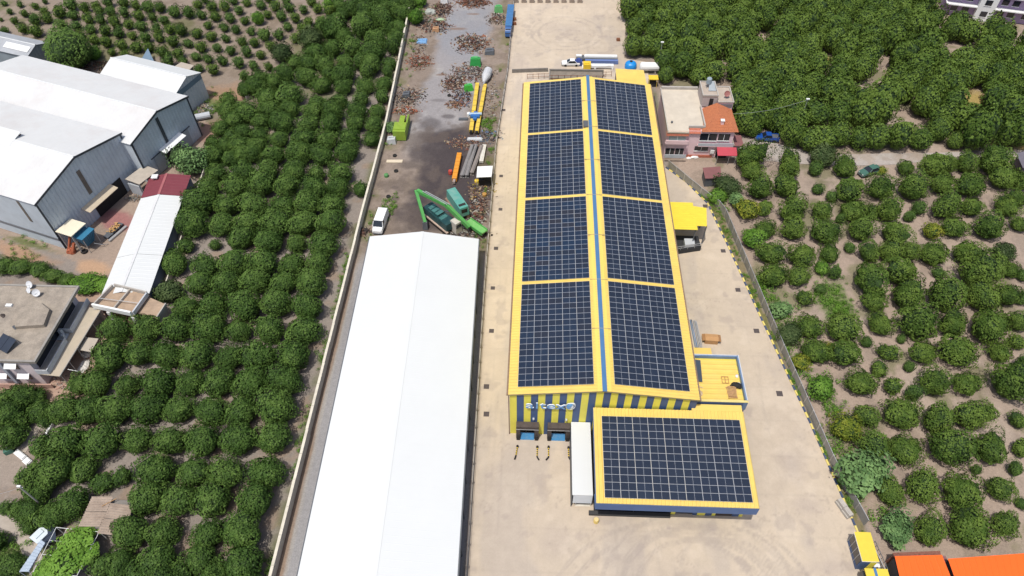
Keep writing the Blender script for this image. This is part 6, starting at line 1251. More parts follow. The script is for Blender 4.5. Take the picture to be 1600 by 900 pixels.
x, y = W(733, 182); mb = MB(); mb.lathe([(.45, 0), (.48, .9), (.2, 1.1)], 10, Matrix.Translation((x, y, 0))); solo('white_drum', mb, WPAINT, 'white plastic drum beside the blue winch', 'drum', (x, y, 0))
a, b = P3(718, 241, .7), P3(710, 281, .7); t = thing('orange_beam', 'orange steel box beam lying left of the grey beams in the scrapyard', 'beam', (*((a+b)/2).xy, 0)); ORB = M('orange_beam_paint', (.66, .27, .025), .6, .1, 1, dirt=(.4, .2, .08), dscale=1, damt=.5)
mb = MB(); mb.beam(a, b, .95, .9); part('beam_body', mb, ORB, t)
mb = MB(); dn = (b-a).normalized(); sn = Vector((-dn.y, dn.x, 0))
for k in range(7): p = a.lerp(b, (k+.5)/7); mb.beam(p-sn*.50, p+sn*.50, .07, .96)
part('beam_stiffener', mb, M('orange_dark', (.45, .17, .02), .7, .2, 1), t); mb = MB(); mb.beam(b, b+dn*.9, .5, .5); part('beam_end', mb, M('beam_end_grey', (.3, .24, .22), .8, .2, 2), t)
for lab, p0, p1, m, w in (('left', (739, 228), (722, 276), M('beam_grey', (.20, .19, .19), .8, .15, 1), .85), ('middle', (744, 227), (729, 276), M('beam_grey', (.2, .19, .19)), .75), ('right', (753, 229), (737, 272), M('beam_brown_grey', (.22, .19, .175), .85, .15, 1), .8)):
    a, b = P3(*p0, .5), P3(*p1, .5); t = thing('grey_beam', f'long dark grey steel beam between the orange and white beams, {lab} one of three', 'beam', (*((a+b)/2).xy, 0), group='grey beams in the scrapyard')
    sn = Vector((-(b-a).normalized().y, (b-a).normalized().x, 0)); mb = MB(); mb.beam(a, b, .12, .7); mb.beam(a+Vector((0, 0, .37)), b+Vector((0, 0, .37)), w, .07); mb.beam(a-Vector((0, 0, .37)), b-Vector((0, 0, .37)), w, .07); part('beam_body', mb, m, t)
    mb = MB(); mb.beam(a+Vector((0, 0, .45))+sn*.2, b+Vector((0, 0, .45))+sn*.2, .06, .09); part('rail', mb, DGREY, t)
a, b = P3(757, 227, .5), P3(752, 253, .5); mb = MB(); mb.beam(a, b, .85, .5); mb.beam(a.lerp(b, .1)+Vector((0, 0, .3)), a.lerp(b, .9)+Vector((0, 0, .3)), .3, .08); solo('white_beam', mb, M('beam_white', (.58, .56, .51), .8, .08, 1), 'short off-white beam lying next to the white canopy in the scrapyard', 'beam', (*((a+b)/2).xy, 0))
q = [W(*p, 3) for p in ((746, 260), (770, 259), (768, 276), (744.5, 277))]; t = thing('white_canopy', 'white canopy on posts against the fence in the scrapyard', 'canopy', (*q[0], 0))
mb = MB(); mb.prism([q[3], q[2], q[1], q[0]], 2.9, 3.0); part('roof', mb, WPAINT, t)
for p in q: mb = MB(); mb.tube([(*p, 0), (*p, 2.9)], .05, 5); part('post', mb, STEEL, t)
mb = MB(); mb.box(q[3][0]+.3, q[2][0]-.3, q[2][1]+.6, q[1][1]-.3, 0, 1.4); mb.lathe([(.3, 1.4), (.3, 1.9)], 8, Matrix.Translation((q[0][0]+1.4, q[3][1]+1.4, 0))); solo('workbench', mb, BLACK, 'dark workbench in the shade under the white scrapyard canopy', 'workbench', (*q[3], 0))
a, b = P3(604, 252, .15), P3(629, 252, .15); mb = MB(); mb.beam(a, b, .9, .16); mb.beam(a+Vector((.2, 0, -.1)), b-Vector((.2, 0, .1)), .3, .14); solo('pale_plank', mb, M('plank_cream', (.58, .50, .38), .8, .06, 1), 'wide pale plank lying near the boundary wall in the scrapyard', 'plank', (*((a+b)/2).xy, 0))
t = thing('lime_machine', 'lime green machine body with an open engine bay near the boundary wall', 'machine', (*W(625, 200), 0)); x, y = W(626, 205, 1.2)
mb = MB(); mb.box(x-1.35, x+1.35, y-1.9, y+1.4, .2, 2.5); mb.box(x-1.25, x+1.25, y-1.2, y+1.3, 2.5, 2.62); part('body', mb, LIME, t)
mb = MB(); mb.box(x-.7, x-.1+.5, y+1.42, y+5.0, .3, 1.7); part('arm_box', mb, LIME, t); mb = MB(); mb.box(x+1.0, x+1.35, y+1.42, y+4.8, .3, 2.2); part('side_plate', mb, M('lime_dark', (.17, .27, .03), .6, .1, 1), t); mb = MB(); mb.box(x+.42, x+.98, y+1.45, y+4.4, .3, .8); part('engine_block', mb, RUST, t)
for k, (px, py, s, lab) in enumerate(((743, 96, 1.35, 'boxy bright green machine housing among the rusty scrap beside the crane booms'), (779, 13, 1.15, 'light green machine housing near the fence at the far end of the scrapyard'), (732, 135, 1.0, 'vivid green cover lying left of the yellow crane booms'))):
    x, y = W(px, py, 1); t = thing('green_housing', lab, 'machine', (x, y, 0), R((0, 8, 20)[k])); g_ = M('housing_green', (.035, .30, .07), .5, .12, 1) if k == 0 else (M('housing_light_green', (.14, .40, .14), .6, .12, 1) if k == 1 else M('housing_vivid', (.06, .42, .05), .6, .1, 1))
    mb = MB(); mb.hexa([(-s, -.7*s, 0), (s, -.7*s, 0), (s, .7*s, 0), (-s, .7*s, 0), (-.85*s, -.5*s, 1.5*s), (.85*s, -.5*s, 1.5*s), (.85*s, .6*s, 1.3*s), (-.85*s, .6*s, 1.3*s)]); part('body', mb, g_, t, local=True)
    mb = MB(); mb.box(-.5*s, .5*s, -.2*s, .3*s, 1.42*s, 1.62*s); part('hatch', mb, M('hatch_green', (.08, .36, .12), .6, .15, 2), t, local=True)
for lab, px, py, rx, ry, n, cols, s, sd, h in (
    ('large rusty scrap heap in the middle of the far scrapyard, right of the grey lane', 738, 66, 4.0, 4.2, 240, [RED, RBR, ORN, DRK, TAN, WHT], .55, 1, 1.6),
    ('wide mixed scrap heap of rust and pale bits above the yellow crane booms', 736, 112, 5.0, 3.6, 260, [RBR, RED, WHT, TAN, DRK, GRY], .45, 2, .9),
    ('orange-brown rusty pile at the very far end of the scrapyard', 740, 3, 4.2, 2.6, 200, [ORN, ORN, RED, RBR], .5, 3, 1.6),
    ('dark brown scrap heap by the wall at the far left end of the scrapyard', 690, 14, 3.0, 4.2, 160, [DRK, RBR, TAN, RBR], .5, 4, 1.3),
    ('mixed scrap with a tan crate near the far wall tree', 680, 40, 4.0, 3.6, 200, [RED, RBR, ORN, DRK, TAN, GRY], .45, 5, 1.0),
    ('dark and brown scrap patch right of the far boundary wall tree', 668, 22, 3.0, 4.5, 110, [RBR, TAN, GRY, GRN], .45, 6, .8),
    ('heap of orange-red pieces and pipes by the wall, halfway down the scrapyard', 655, 95, 3.0, 3.0, 160, [ORN, RED, (.26, .095, .06), WHT, RBR], .4, 7, 1.0),
    ('grey-brown tangle of frames left of the grey lane', 637, 150, 3.6, 3.4, 170, [GRY, DRK, TAN, RBR], .5, 8, 1.0),
    ('orange and red drums and scrap just behind the lime green machine', 634, 172, 2.6, 1.6, 110, [(.30, .10, .06), ORN, WHT, RED], .45, 9, 1.0),
    ('brown scrap and a rusty frame left of the vivid green cover', 708, 130, 2.6, 3.6, 130, [RBR, RED, DRK, TAN], .5, 10, .9),
    ('orange rusty plates on the grey lane left of the crane booms', 711, 162, 2.2, 1.6, 60, [ORN, ORN, TAN, RBR], .55, 11, .7),
    ('grey rods and a rusty box left of the yellow crane booms', 722, 150, 2.2, 3.6, 120, [RBR, GRY, DRK, RED, BLU], .45, 12, .9),
    ('thin scatter of pale and rusty bits along the fence right of the crane booms', 768, 160, 2.2, 8.5, 130, [TAN, RBR, WHT, GRY], .35, 13, .4),
    ('scrap heap of dark and pale bits near the fence below the far green housing', 776, 28, 2.4, 3.4, 110, [DRK, RBR, WHT, TAN], .45, 14, .8),
    ('dark pipes and bits below the yellow boom ends', 762, 212, 3.0, 2.2, 90, [DRK, GRY, BLU, DRK], .4, 15, .5),
    ('rust-coloured scatter round the tops of the grey beams', 728, 222, 4.0, 2.0, 90, [RED, ORN, RBR, TAN], .4, 16, .4),
    ('mixed dark scatter by the fence below the white canopy', 752, 295, 2.6, 3.2, 90, [DRK, RBR, TAN, YPAINT and (.4, .3, .05)], .4, 17, .4),
    ('brown scatter along the boundary wall between the far heaps', 652, 70, 2.2, 5.5, 90, [RBR, TAN, GRY], .4, 18, .5)):
    debris('scrap_heap', lab, *W(px, py, .3), rx, ry, n, cols, s, 100+sd, h)
for k, (px, py, c_, lab) in enumerate(((659, 62, M('blue_sheet', (.16, .32, .55), .6, .1, 1), 'pale blue sheet on the dark pile by the far boundary wall'), (688, 29, M('pale_green', (.33, .44, .28), .7, .1, 1), 'pale green dented panel left of the far grey lane'), (672, 17, M('grey_green', (.34, .36, .33), .7, .1, 1), 'greyish bowl-shaped cover at the far left end of the scrapyard'), (635, 148, DGREY, 'dark grey engine block in the tangle of frames by the wall'), (612, 219, M('zinc_box', (.45, .47, .49), .5, .1, 1), 'pale zinc box between the wall and the lime green machine'), (724, 184, DGREY, 'dark flat trough on the lane left of the blue winch'), (742, 215, M('silver_plate', (.52, .54, .56), .4, .08, 1), 'silvery plate just below the yellow crane booms'), (694, 2, WPAINT, 'white box at the far end beside the grey lane'), (681, 45, M('crate_tan', (.42, .24, .13), .8, .15, 2), 'tan crate in the scrap near the far wall tree'), (765, 80, DGREY, 'grey steel box near the fence above the crane booms'))):
    x, y = W(px, py, .5); w, d, h = ((1.3, 1.2, .3), (1.2, .7, .5), (1.6, 1.3, .8), (.9, .9, 1.0), (1.0, .9, 1.1), (1.1, .4, .35), (1.7, .5, .3), (1.0, .8, 1.2), (.9, .8, .8), (1.2, 1.1, .9))[k]
    mb = MB(); lump(mb, x, y, 0, w, d, h*1.2, 300+k, 9) if k in (1, 2) else (mb.hexa([(x-w, y-d, .05), (x+w, y-d, .05), (x+w, y+d, .05), (x-w, y+d, .05), (x-w*.85, y-d*.9, h), (x+w*.9, y-d*.8, h*1.2), (x+w*.8, y+d*.85, h*1.1), (x-w*.9, y+d*.8, h*.9)]), mb.beam((x-w*.6, y, h*1.15), (x+w*.6, y, h*1.2), .12, .1))
    solo('metal_part', mb, c_, lab, 'metal part', (x, y, 0))
for k, (px, py) in enumerate(((607, 308), (619, 268), (702, 150), (617, 244), (745, 285), (757, 306), (604, 276), (704, 272))):
    x, y = W(px, py); s = .45
    if k in (0, 1, 2, 3): mb = MB(); mb.lathe([(s*.55, .02), (s, .04), (s, .28), (s*.55, .30), (s*.5, .15)], 12, Matrix.Translation((x, y, 0))); solo('old_tyre', mb, TYRE, 'worn black tyre lying flat '+['between the boundary wall and the white van', 'just below the wide pale plank', 'on the grey lane left of the crane booms', 'just above the wide pale plank'][k], 'tyre', (x, y, 0), group='tyres on the scrapyard dirt')
    else:
        c_ = (YPAINT, M('orange_round', (.40, .22, .06), .7, .15, 2), M('green_cap', (.08, .24, .08), .7, .1, 2), M('red_drum', (.42, .06, .04), .6, .15, 2))[k-4]; mb = MB(); mb.lathe([(s, 0), (s*1.05, .3), (s, .6), (s*.4, .75)], 10, Matrix.Translation((x, y, 0))); 
        if k == 7: mb.lathe([(s*1.0, .76), (s*.9, .95)], 10, Matrix.Translation((x, y, 0)))
        solo('small_drum', mb, c_, ['yellow pot on the dark oily ground below the white canopy', 'orange rusty pot near the fence, below the yellow one', 'small green cap near the boundary wall and the pale plank', 'red and white drum beside the orange beam'][k-4], 'drum', (x, y, 0))
# house at the top right corner
t = thing('pale_house', 'white and lilac house beyond the dense orchard in the top right corner', 'house', (*W(1540, 22), 0)); zr = 6.5
F2 = Frame(*W(1478, 26), math.degrees(math.atan2(W(1600, 42)[1]-W(1478, 26)[1], W(1600, 42)[0]-W(1478, 26)[0])))
for u0, u1, v0, m, z1 in ((-1, 6.2, 1.5, M('lilac_wall', (.36, .27, .42), .8, .06, 1), 6.5), (6.25, 10.3, 0, WPAINT, 7.4), (10.35, 26, 1.5, M('lilac_wall', (.36, .27, .42)), 6.5)):
    mb = MB(); mb.box(u0, u1, v0, 12, 0, z1, X=F2.X()); part('wall', mb, m, t)
for u0, u1, z in ((-1.2, 6.2, 3.2), (10.35, 26, 3.2), (-1.2, 6.2, 6.5), (10.35, 26, 6.5)):
    mb = MB(); mb.box(u0, u1, .0, 2.2, z+.01, z+.25, X=F2.X()); part('balcony_slab', mb, WPAINT, t)
for u in (.5, 3.2, 7.4, 11.5, 14, 17.5):
    v = 0 if 6.2 < u < 10 else 1.5
    for z in (1.2, 4.2): mb = MB(); mb.box(u, u+1.6, v-.06, v-.005, z, z+1.4, X=F2.X()); w = part('window', mb, GLASSD, t); mb = MB(); mb.box(u-.1, u+1.7, v-.12, v-.065, z-.12, z-.01, X=F2.X()); part('sill', mb, WPAINT, w)
mb = MB(); mb.box(-1.4, 26, 2.3, 12.3, 7.45, 7.6, X=F2.X()); part('roof', mb, SCR, t)
q = [W(*p, 2.6) for p in ((1588, 240), (1640, 226), (1660, 275), (1598, 262))]; mb = MB(); mb.prism([q[3], q[2], q[1], q[0]], 2.5, 2.65); mb.prism([tuple(Vector(p)*.9+Vector(q[1])*.1) for p in (q[3], q[2], q[1], q[0])], 0, 2.49)
solo('dark_shed', mb, M('slate_purple', (.14, .13, .16), .8, .1, 1), 'dark grey shed roof cut by the right edge beside the dirt road', 'shed', (*q[0], 0))
for lab, px, py, tx_, ty_ in (('lamp post with white head among the trees above the dirt road', 1247, 190, 1145, 178), ('lamp post standing in the trees behind the blue tank', 1028, 100, None, None)):
    x, y = W(px, py+8); t = thing('lamp_post', lab, 'lamp post', (x, y, 0)); mb = MB(); mb.tube([(x, y, 0), (x, y, 7)], [.10, .06], 6); part('pole', mb, STEEL, t); mb = MB(); mb.box(x-.35, x+.35, y-.18, y+.18, 7, 7.2); part('lamp_head', mb, WPAINT, t)
    if tx_: e = Vector((x, y, 6.9)); f = Vector((*W(tx_, ty_, 7), 7)); mb = MB(); mb.tube([e.lerp(f, k/8)-Vector((0, 0, .8*math.sin(math.pi*k/8))) for k in range(9)], .025, 4); part('cable', mb, STEEL, t)
# ------------------------------------------------------------------ trees
def ico(sub):
    import bmesh
    bm = bmesh.new(); bmesh.ops.create_icosphere(bm, subdivisions=sub, radius=1.0)
    v = np.array([q.co[:] for q in bm.verts]); f = np.array([[q.index for q in p.verts] for p in bm.faces]); bm.free(); return v, f
ICO = {k: ico(k) for k in (1, 2, 3)}
def crown_arrays(seed, n, leaf, zs=.80, core=2, loose=.0, bump=.22, nb=16, up=.10):
    """lobed mound of many small folded leaf sprays round a dark inner volume; radius 1, foot at z = 0.08"""
    rs = np.random.RandomState(seed)
    bd = rs.randn(nb, 3); bd[:, 2] = np.abs(bd[:, 2])*.8; bd /= np.linalg.norm(bd, axis=1)[:, None]; ba = rs.uniform(-.35, 1, nb)*bump; bk = rs.uniform(4, 11, nb)
    sd = rs.randn(90, 3); sd[:, 2] = np.abs(sd[:, 2])-.25; sd /= np.linalg.norm(sd, axis=1)[:, None]; sa = rs.uniform(-.25, 1, 90)*bump*.60; sk = rs.uniform(22, 90, 90)
    def fine(d): return (sa*np.exp(sk*(d @ sd.T-1))).sum(1)
    def rad(d): return .86+(ba*np.exp(bk*(d @ bd.T-1))).sum(1)+fine(d)
    def shape(d, r):
        p = d*r[:, None]; p = p.copy(); p[:, 2] = p[:, 2]*zs+zs*.86; lo = p[:, 2] < .10; p[lo, 2] = .10+(p[lo, 2]-.10)*.12; return p
    v, f = ICO[core]; cv = shape(v, (rad(v)-fine(v))*.88)
    d = rs.randn(n, 3); d[:, 2] += .22; d /= np.linalg.norm(d, axis=1)[:, None]; d = d[d[:, 2] > -.72]; n = len(d)
    r = rad(d); u = 1-np.abs(rs.randn(n))*(.07+loose)+rs.uniform(0, .06, n)
    p = shape(d, r*u)
    kx = 1/np.percentile(np.hypot(p[:, 0], p[:, 1]), 88); p = p*np.array([kx, kx, 1]); cv = cv*np.array([kx, kx, 1])
    nr = d*1.25+rs.randn(n, 3)*.42; nr[:, 2] += up; nr /= np.linalg.norm(nr, axis=1)[:, None]
    a = np.cross(nr, rs.randn(n, 3)); a /= np.linalg.norm(a, axis=1)[:, None]; b = np.cross(nr, a)
    s = leaf*rs.uniform(.6, 1.5, n)[:, None]; asp = rs.uniform(.45, .8, n)[:, None]; fold = nr*s*rs.uniform(.1, .5, n)[:, None]
    V = np.stack([p-a*s-fold*.6, p-b*s*asp, p+a*s-fold*.6, p+b*s*asp], 1).reshape(-1, 3)
    k = np.arange(n)*4; T = np.concatenate([np.stack([k, k+1, k+3], 1), np.stack([k+1, k+2, k+3], 1)])
    # light and dark sprays in clumps; bump tops painted lighter, like lit foliage
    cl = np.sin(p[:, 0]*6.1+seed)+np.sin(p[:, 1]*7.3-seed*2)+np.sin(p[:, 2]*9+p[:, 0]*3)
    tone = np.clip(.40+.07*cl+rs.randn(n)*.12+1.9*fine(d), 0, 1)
    tone = np.concatenate([tone, tone])
    return cv, f, V, T, tone
def mesh_np(name, parts, mats, smooth=None):
    """parts: (verts, tris, tone or None, material)"""
    vs = []; ts = []; tn = []; mi = []; k = 0
    for v, t, tone, m in parts:
        vs.append(v); ts.append(t+k); k += len(v); tn.append(np.zeros(len(t)) if tone is None else tone); mi.append(np.full(len(t), m))
    v = np.concatenate(vs).astype(np.float32); t = np.concatenate(ts).astype(np.int32); tn = np.concatenate(tn).astype(np.float32); mi = np.concatenate(mi).astype(np.int32)
    me = bpy.data.meshes.new(name); me.vertices.add(len(v)); me.vertices.foreach_set('co', v.ravel())
    me.loops.add(t.size); me.loops.foreach_set('vertex_index', t.ravel()); me.polygons.add(len(t))
    me.polygons.foreach_set('loop_start', np.arange(0, t.size, 3, dtype=np.int32)); me.polygons.foreach_set('loop_total', np.full(len(t), 3, np.int32)); me.polygons.foreach_set('material_index', mi)
    at = me.attributes.new('tone', 'FLOAT', 'FACE'); at.data.foreach_set('value', tn)
    for m in mats: me.materials.append(m)
    me.update(calc_edges=True); return me
def crown_mesh(name, seed, mat, n=3400, leaf=.052, **kw):
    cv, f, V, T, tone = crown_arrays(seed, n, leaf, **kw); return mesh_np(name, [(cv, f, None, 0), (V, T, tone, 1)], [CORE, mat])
def trunk_mesh(h=.75):
    mb = MB(); mb.tube([(0, 0, -.02), (.01, 0, .12), (-.01, .01, .28)], [.075, .055, .045], 8)
    for k in range(5):
        a = k*1.26+.3; mb.tube([(0, 0, .24), (.22*math.cos(a), .22*math.sin(a), .42), (.5*math.cos(a), .5*math.sin(a), h+.05*(k % 2))], [.035, .024, .010], 5)
    return meshdata('trunk', mb, BARK)
TRUNK = trunk_mesh()
def crowns(nm, mat, k, s0, **kw): return [crown_mesh('crown', s0+i*7, mat, zs=.80+.05*((i*3) % 5-2)/2, **kw) for i in range(k)]
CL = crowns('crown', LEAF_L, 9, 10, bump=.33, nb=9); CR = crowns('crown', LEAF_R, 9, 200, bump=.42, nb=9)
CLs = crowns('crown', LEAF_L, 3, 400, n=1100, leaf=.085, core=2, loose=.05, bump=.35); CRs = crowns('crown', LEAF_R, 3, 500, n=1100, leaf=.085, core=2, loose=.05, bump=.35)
CB = crowns('crown', LEAF_B, 2, 600, n=2200, leaf=.065, loose=.07, bump=.35); CY = crowns('crown', LEAF_Y, 2, 650, n=2000, leaf=.065, loose=.07, bump=.35)
CP = crowns('crown', LEAF_P, 2, 700, n=1900, leaf=.078, loose=.12, bump=.45, up=.9); CO = crowns('crown', LEAF_O, 2, 750, n=2000, leaf=.065, loose=.07, bump=.3)
used = set()
def tree(x, y, r, cm, label, group, cat='tree', name='citrus_tree', zk=1.0):
    t = bpy.data.objects.new(name, None); COL.objects.link(t); t.location = (x, y, -.02)
    t.rotation_euler = (0, 0, rnd.uniform(0, 6.283)); q = rnd.uniform(.9, 1.1); t.scale = (r*q, r/q, r*zk*rnd.uniform(.9, 1.12))
    tag(t, label, cat, group)
    obj('trunk', TRUNK, t); obj('crown', cm, t); return t

def T(x0, y0, s, lst): return [(x0+a/s, y0+b/s, c/s) for a, b, c in lst]
LEFT = T(240, 220, 5, [(470,130,85),(610,140,75),(690,110,85),(770,110,70),(940,110,85),(1140,110,95),(1320,115,90),(1510,90,90),(490,250,80),(700,240,95),(900,230,85),(1090,250,95),(1275,255,65),(1460,250,95),(1615,380,62),(430,360,90),(630,350,100),(850,340,105),(1040,360,90),(1255,370,105),(1440,380,85),(360,480,125),(570,510,90),(770,500,115),(1000,495,100),(1195,510,100),(1400,510,95),(310,660,115),(530,660,95),(740,640,95),(950,640,120),(1170,650,105),(1380,650,110),(680,760,100),(900,780,115),(1120,810,75),(1320,810,115),(255,825,65),(480,815,46),(470,30,70),(560,40,70),(660,40,80),(790,30,80)])
LEFT += T(400, 90, 6.667, [(420,50,90),(560,60,90),(720,70,100),(930,60,90),(1080,60,80),(1200,80,100),(1390,60,80),(300,190,100),(520,200,110),(760,200,75),(680,290,95),(910,170,120),(1150,160,80),(1370,160,60),(1330,270,90),(1140,300,95),(905,300,90),(60,240,90),(180,260,90),(110,400,120),(330,380,145),(640,470,95),(870,450,85),(1095,440,80),(1310,410,80),(140,540,110),(350,540,100),(590,560,100),(810,570,110),(1060,560,110),(1260,560,90),(60,680,90),(270,680,130),(540,700,115),(780,700,115),(1030,690,95),(1230,710,90),(40,830,90),(240,850,95),(490,850,120),(730,850,110),(970,850,110),(1200,840,90)])
LEFT += T(240, 400, 5, [(170,50,100),(400,70,105),(620,50,110),(850,50,120),(1080,60,100),(1290,60,100),(350,210,100),(570,210,110),(800,190,115),(1010,200,110),(1235,215,115),(250,400,95),(470,390,115),(720,400,125),(965,380,110),(1200,395,115),(170,560,115),(440,570,130),(670,590,90),(900,570,115),(1160,580,125),(100,770,115),(340,770,125),(590,790,105),(820,780,130),(1090,770,130)])
LEFT += T(90, 440, 5, [(460,380,110),(690,370,110),(400,590,130),(640,560,105),(310,790,110),(170,790,90),(545,810,90)])
LEFT += T(0, 560, 5, [(60,320,100),(180,310,100),(290,300,70),(70,440,120),(150,490,80),(330,420,90),(500,400,110),(360,490,60),(690,400,120),(900,400,130),(80,610,110),(520,650,140),(310,700,85),(800,650,140)])
LEFT += T(200, 560, 5, [(240,190,130),(480,190,110),(710,180,125),(960,180,135),(1230,180,130),(160,390,130),(400,400,110),(650,410,120),(890,410,120),(1170,390,145),(70,640,110),(330,650,115),(580,650,130),(860,630,135),(1130,620,130)])
LEFT += T(0, 720, 5, [(200,120,75),(400,80,150),(640,70,105),(800,170,90),(970,120,70),(290,230,110),(560,330,120),(150,390,75),(230,400,100),(40,370,60),(430,430,110),(340,450,90),(1010,570,130),(930,800,120),(820,830,100),(80,810,110),(230,540,55),(-40,640,90)])
LEFT += T(200, 720, 5, [(230,80,140),(500,90,120),(750,100,130),(1070,90,140),(150,300,130),(400,300,130),(660,300,140),(990,320,140),(280,560,120),(620,580,120),(880,560,150),(230,780,150),(560,760,120),(900,800,150),(420,900,100),(720,900,110),(60,880,100),(300,990,130),(620,1010,140),(950,1010,140)])
LEFT += T(300, 0, 4.706, [(900,380,80),(1030,360,70),(1050,200,100),(950,220,60),(1180,350,80),(1120,270,70),(1250,200,90),(1350,290,90),(1330,390,90),(1440,60,80),(1300,110,90),(1400,150,90),(1110,90,60),(1500,270,60),(1480,360,55),(1540,100,70),(1520,190,60),(1500,20,70),(1250,30,70),(1180,60,70),(1450,200,60),(1580,30,60),(1380,20,80),(480,640,70),(400,660,60),(270,740,60),(250,800,65),(390,820,90),(300,870,80),(1070,30,60)])
LEFT += [(345, 202, 13), (378, 207, 14), (360, 215, 12)]
RIGHT = T(1100, 220, 5.293, [(470,380,110),(510,540,80),(510,720,100),(710,210,120),(700,370,120),(730,570,120),(745,720,110),(920,240,60),(1170,210,110),(940,395,52),(1060,460,52),(980,570,92),(1115,650,38),(1010,740,125),(1220,380,130),(1470,380,120),(1240,560,120),(1390,590,70),(1530,580,110),(1300,720,120),(400,230,105)])
RIGHT += T(1350, 220, 5.296, [(350,215,75),(590,180,125),(410,370,130),(850,180,95),(690,200,80),(1090,150,140),(660,350,110),(900,350,130),(1170,290,130),(455,555,62),(690,540,125),(250,740,120),(900,540,95),(760,700,110),(1050,700,130),(1200,530,110),(1280,470,90),(1290,680,80),(1300,330,90),(370,630,48)])
RIGHT += T(1160, 380, 5, [(220,60,115),(470,80,115),(250,240,115),(440,250,95),(685,70,88),(720,240,52),(490,420,72),(610,360,48),(1000,70,90),(840,30,48),(1000,250,150),(1040,440,112),(1085,630,102),(530,640,115),(800,640,138),(970,770,48),(1140,850,80),(580,830,120),(830,850,130),(1240,755,38)])
RIGHT += T(1360, 380, 5, [(160,60,100),(310,60,80),(500,80,115),(750,60,120),(540,230,52),(260,220,130),(830,230,150),(1000,200,90),(1100,200,80),(300,410,140),(590,400,148),(870,410,130),(1080,400,100),(380,630,152),(650,640,118),(940,640,160),(1150,600,90),(1150,770,70),(690,830,150),(420,850,105),(1010,850,92),(1190,250,50),(1180,430,60)])
RIGHT += T(1200, 540, 5, [(870,185,72),(1100,165,48),(720,290,122),(980,310,76),(1060,520,150),(780,540,100),(830,780,130),(1080,800,145),(1130,380,62)])
RIGHT += T(1380, 540, 5, [(400,290,122),(660,280,115),(1000,280,165),(430,570,128),(700,540,135),(830,520,75),(540,780,170),(840,800,130),(1060,590,70),(1080,800,80),(1080,150,60)])
RIGHT += T(1280, 700, 5, [(570,340,125),(820,300,140),(1120,330,168),(1420,310,108),(870,640,135),(1200,620,180),(1470,590,110),(1220,175,38),(1530,180,55),(1580,430,50)])
# dense orchard beyond the dirt road
CLEAR = [(1065, 18, 5), (1143, 36, 7), (1187, 52, 7), (1130, 90, 9), (1214, 32, 6), (1054, 128, 7), (1072, 130, 5), (1290, 92, 9), (1376, 88, 11), (1384, 106, 7), (1352, 132, 11), (1424, 176, 17), (1474, 72, 9), (1518, 70, 11), (1526, 158, 21), (1450, 50, 9), (1568, 98, 6), (1284, 152, 6), (1440, 188, 9), (1556, 222, 11), (1290, 20, 5), (1198, 216, 24), (1235, 226, 10)]
FAR = T(1130, 140, 3.404, [(370,240,58),(470,270,60),(540,265,62),(615,245,55),(720,262,50),(820,262,58),(930,262,58),(1050,258,58),(1140,225,50),(1232,280,36),(1340,245,82),(1500,250,60),(1570,235,75),(100,190,50),(160,210,50)])
g = random.Random(77)
for j in range(23):
    for i in range(40):
        px = 1000; X_ = 22+i*4.6+(j % 2)*2.3+g.uniform(-.9, .9); Y_ = 129.0+j*4.4+g.uniform(-.9, .9)
        d = np.array([X_, Y_, 1.8])-np.array([0, 0, CAM_H]); k = d @ FWD; px, py = 800+F_PX*(d @ AX)/k, 450-F_PX*(d @ AY)/k
        if px > 1640 or py < -40 or px < 978: continue
        if any(math.hypot(px-a, py-b) < c+7 for a, b, c in CLEAR): continue
        if py > 196-.0*(px-1150) or (px < 1150 and py > 92) or (px < 1056 and py > 84) or (px < 1030 and py > 60): continue
        if px > 1456 and py < 38+(px-1478)*.19: continue
        FAR.append((px, py, g.uniform(17, 22)*(.85+.35*py/200)))
FAR = [(a, b, c*(1.2 if b > 205 else 1.0)) for a, b, c in FAR]
FAR = [p for p in FAR if math.hypot(p[0]-1198, p[1]-218) > 24]
FAR += [(1040, 95, 19), (1065, 105, 20), (1090, 100, 20), (1115, 112, 18), (1040, 118, 14), (1090, 118, 16), (1008, 72, 17), (1025, 76, 15), (990, 76, 15), (1160, 130, 18), (1150, 110, 18), (1165, 150, 19), (1180, 172, 19), (1160, 172, 16), (1190, 184, 17), (1172, 188, 14), (1150, 188, 12), (1222, 198, 17), (1205, 190, 14), (1182, 195, 12)]
allt = [(p, 'L') for p in LEFT]+[(p, 'R') for p in RIGHT]+[(p, 'F') for p in FAR]
allt.sort(key=lambda q: -q[0][2])
def place(p):
    px, py, rp = p; r = rp*WS(px, py, 1.6); z = .85*r; r = rp*WS(px, py, z); x, y = W(px, py, z); return x, y, r
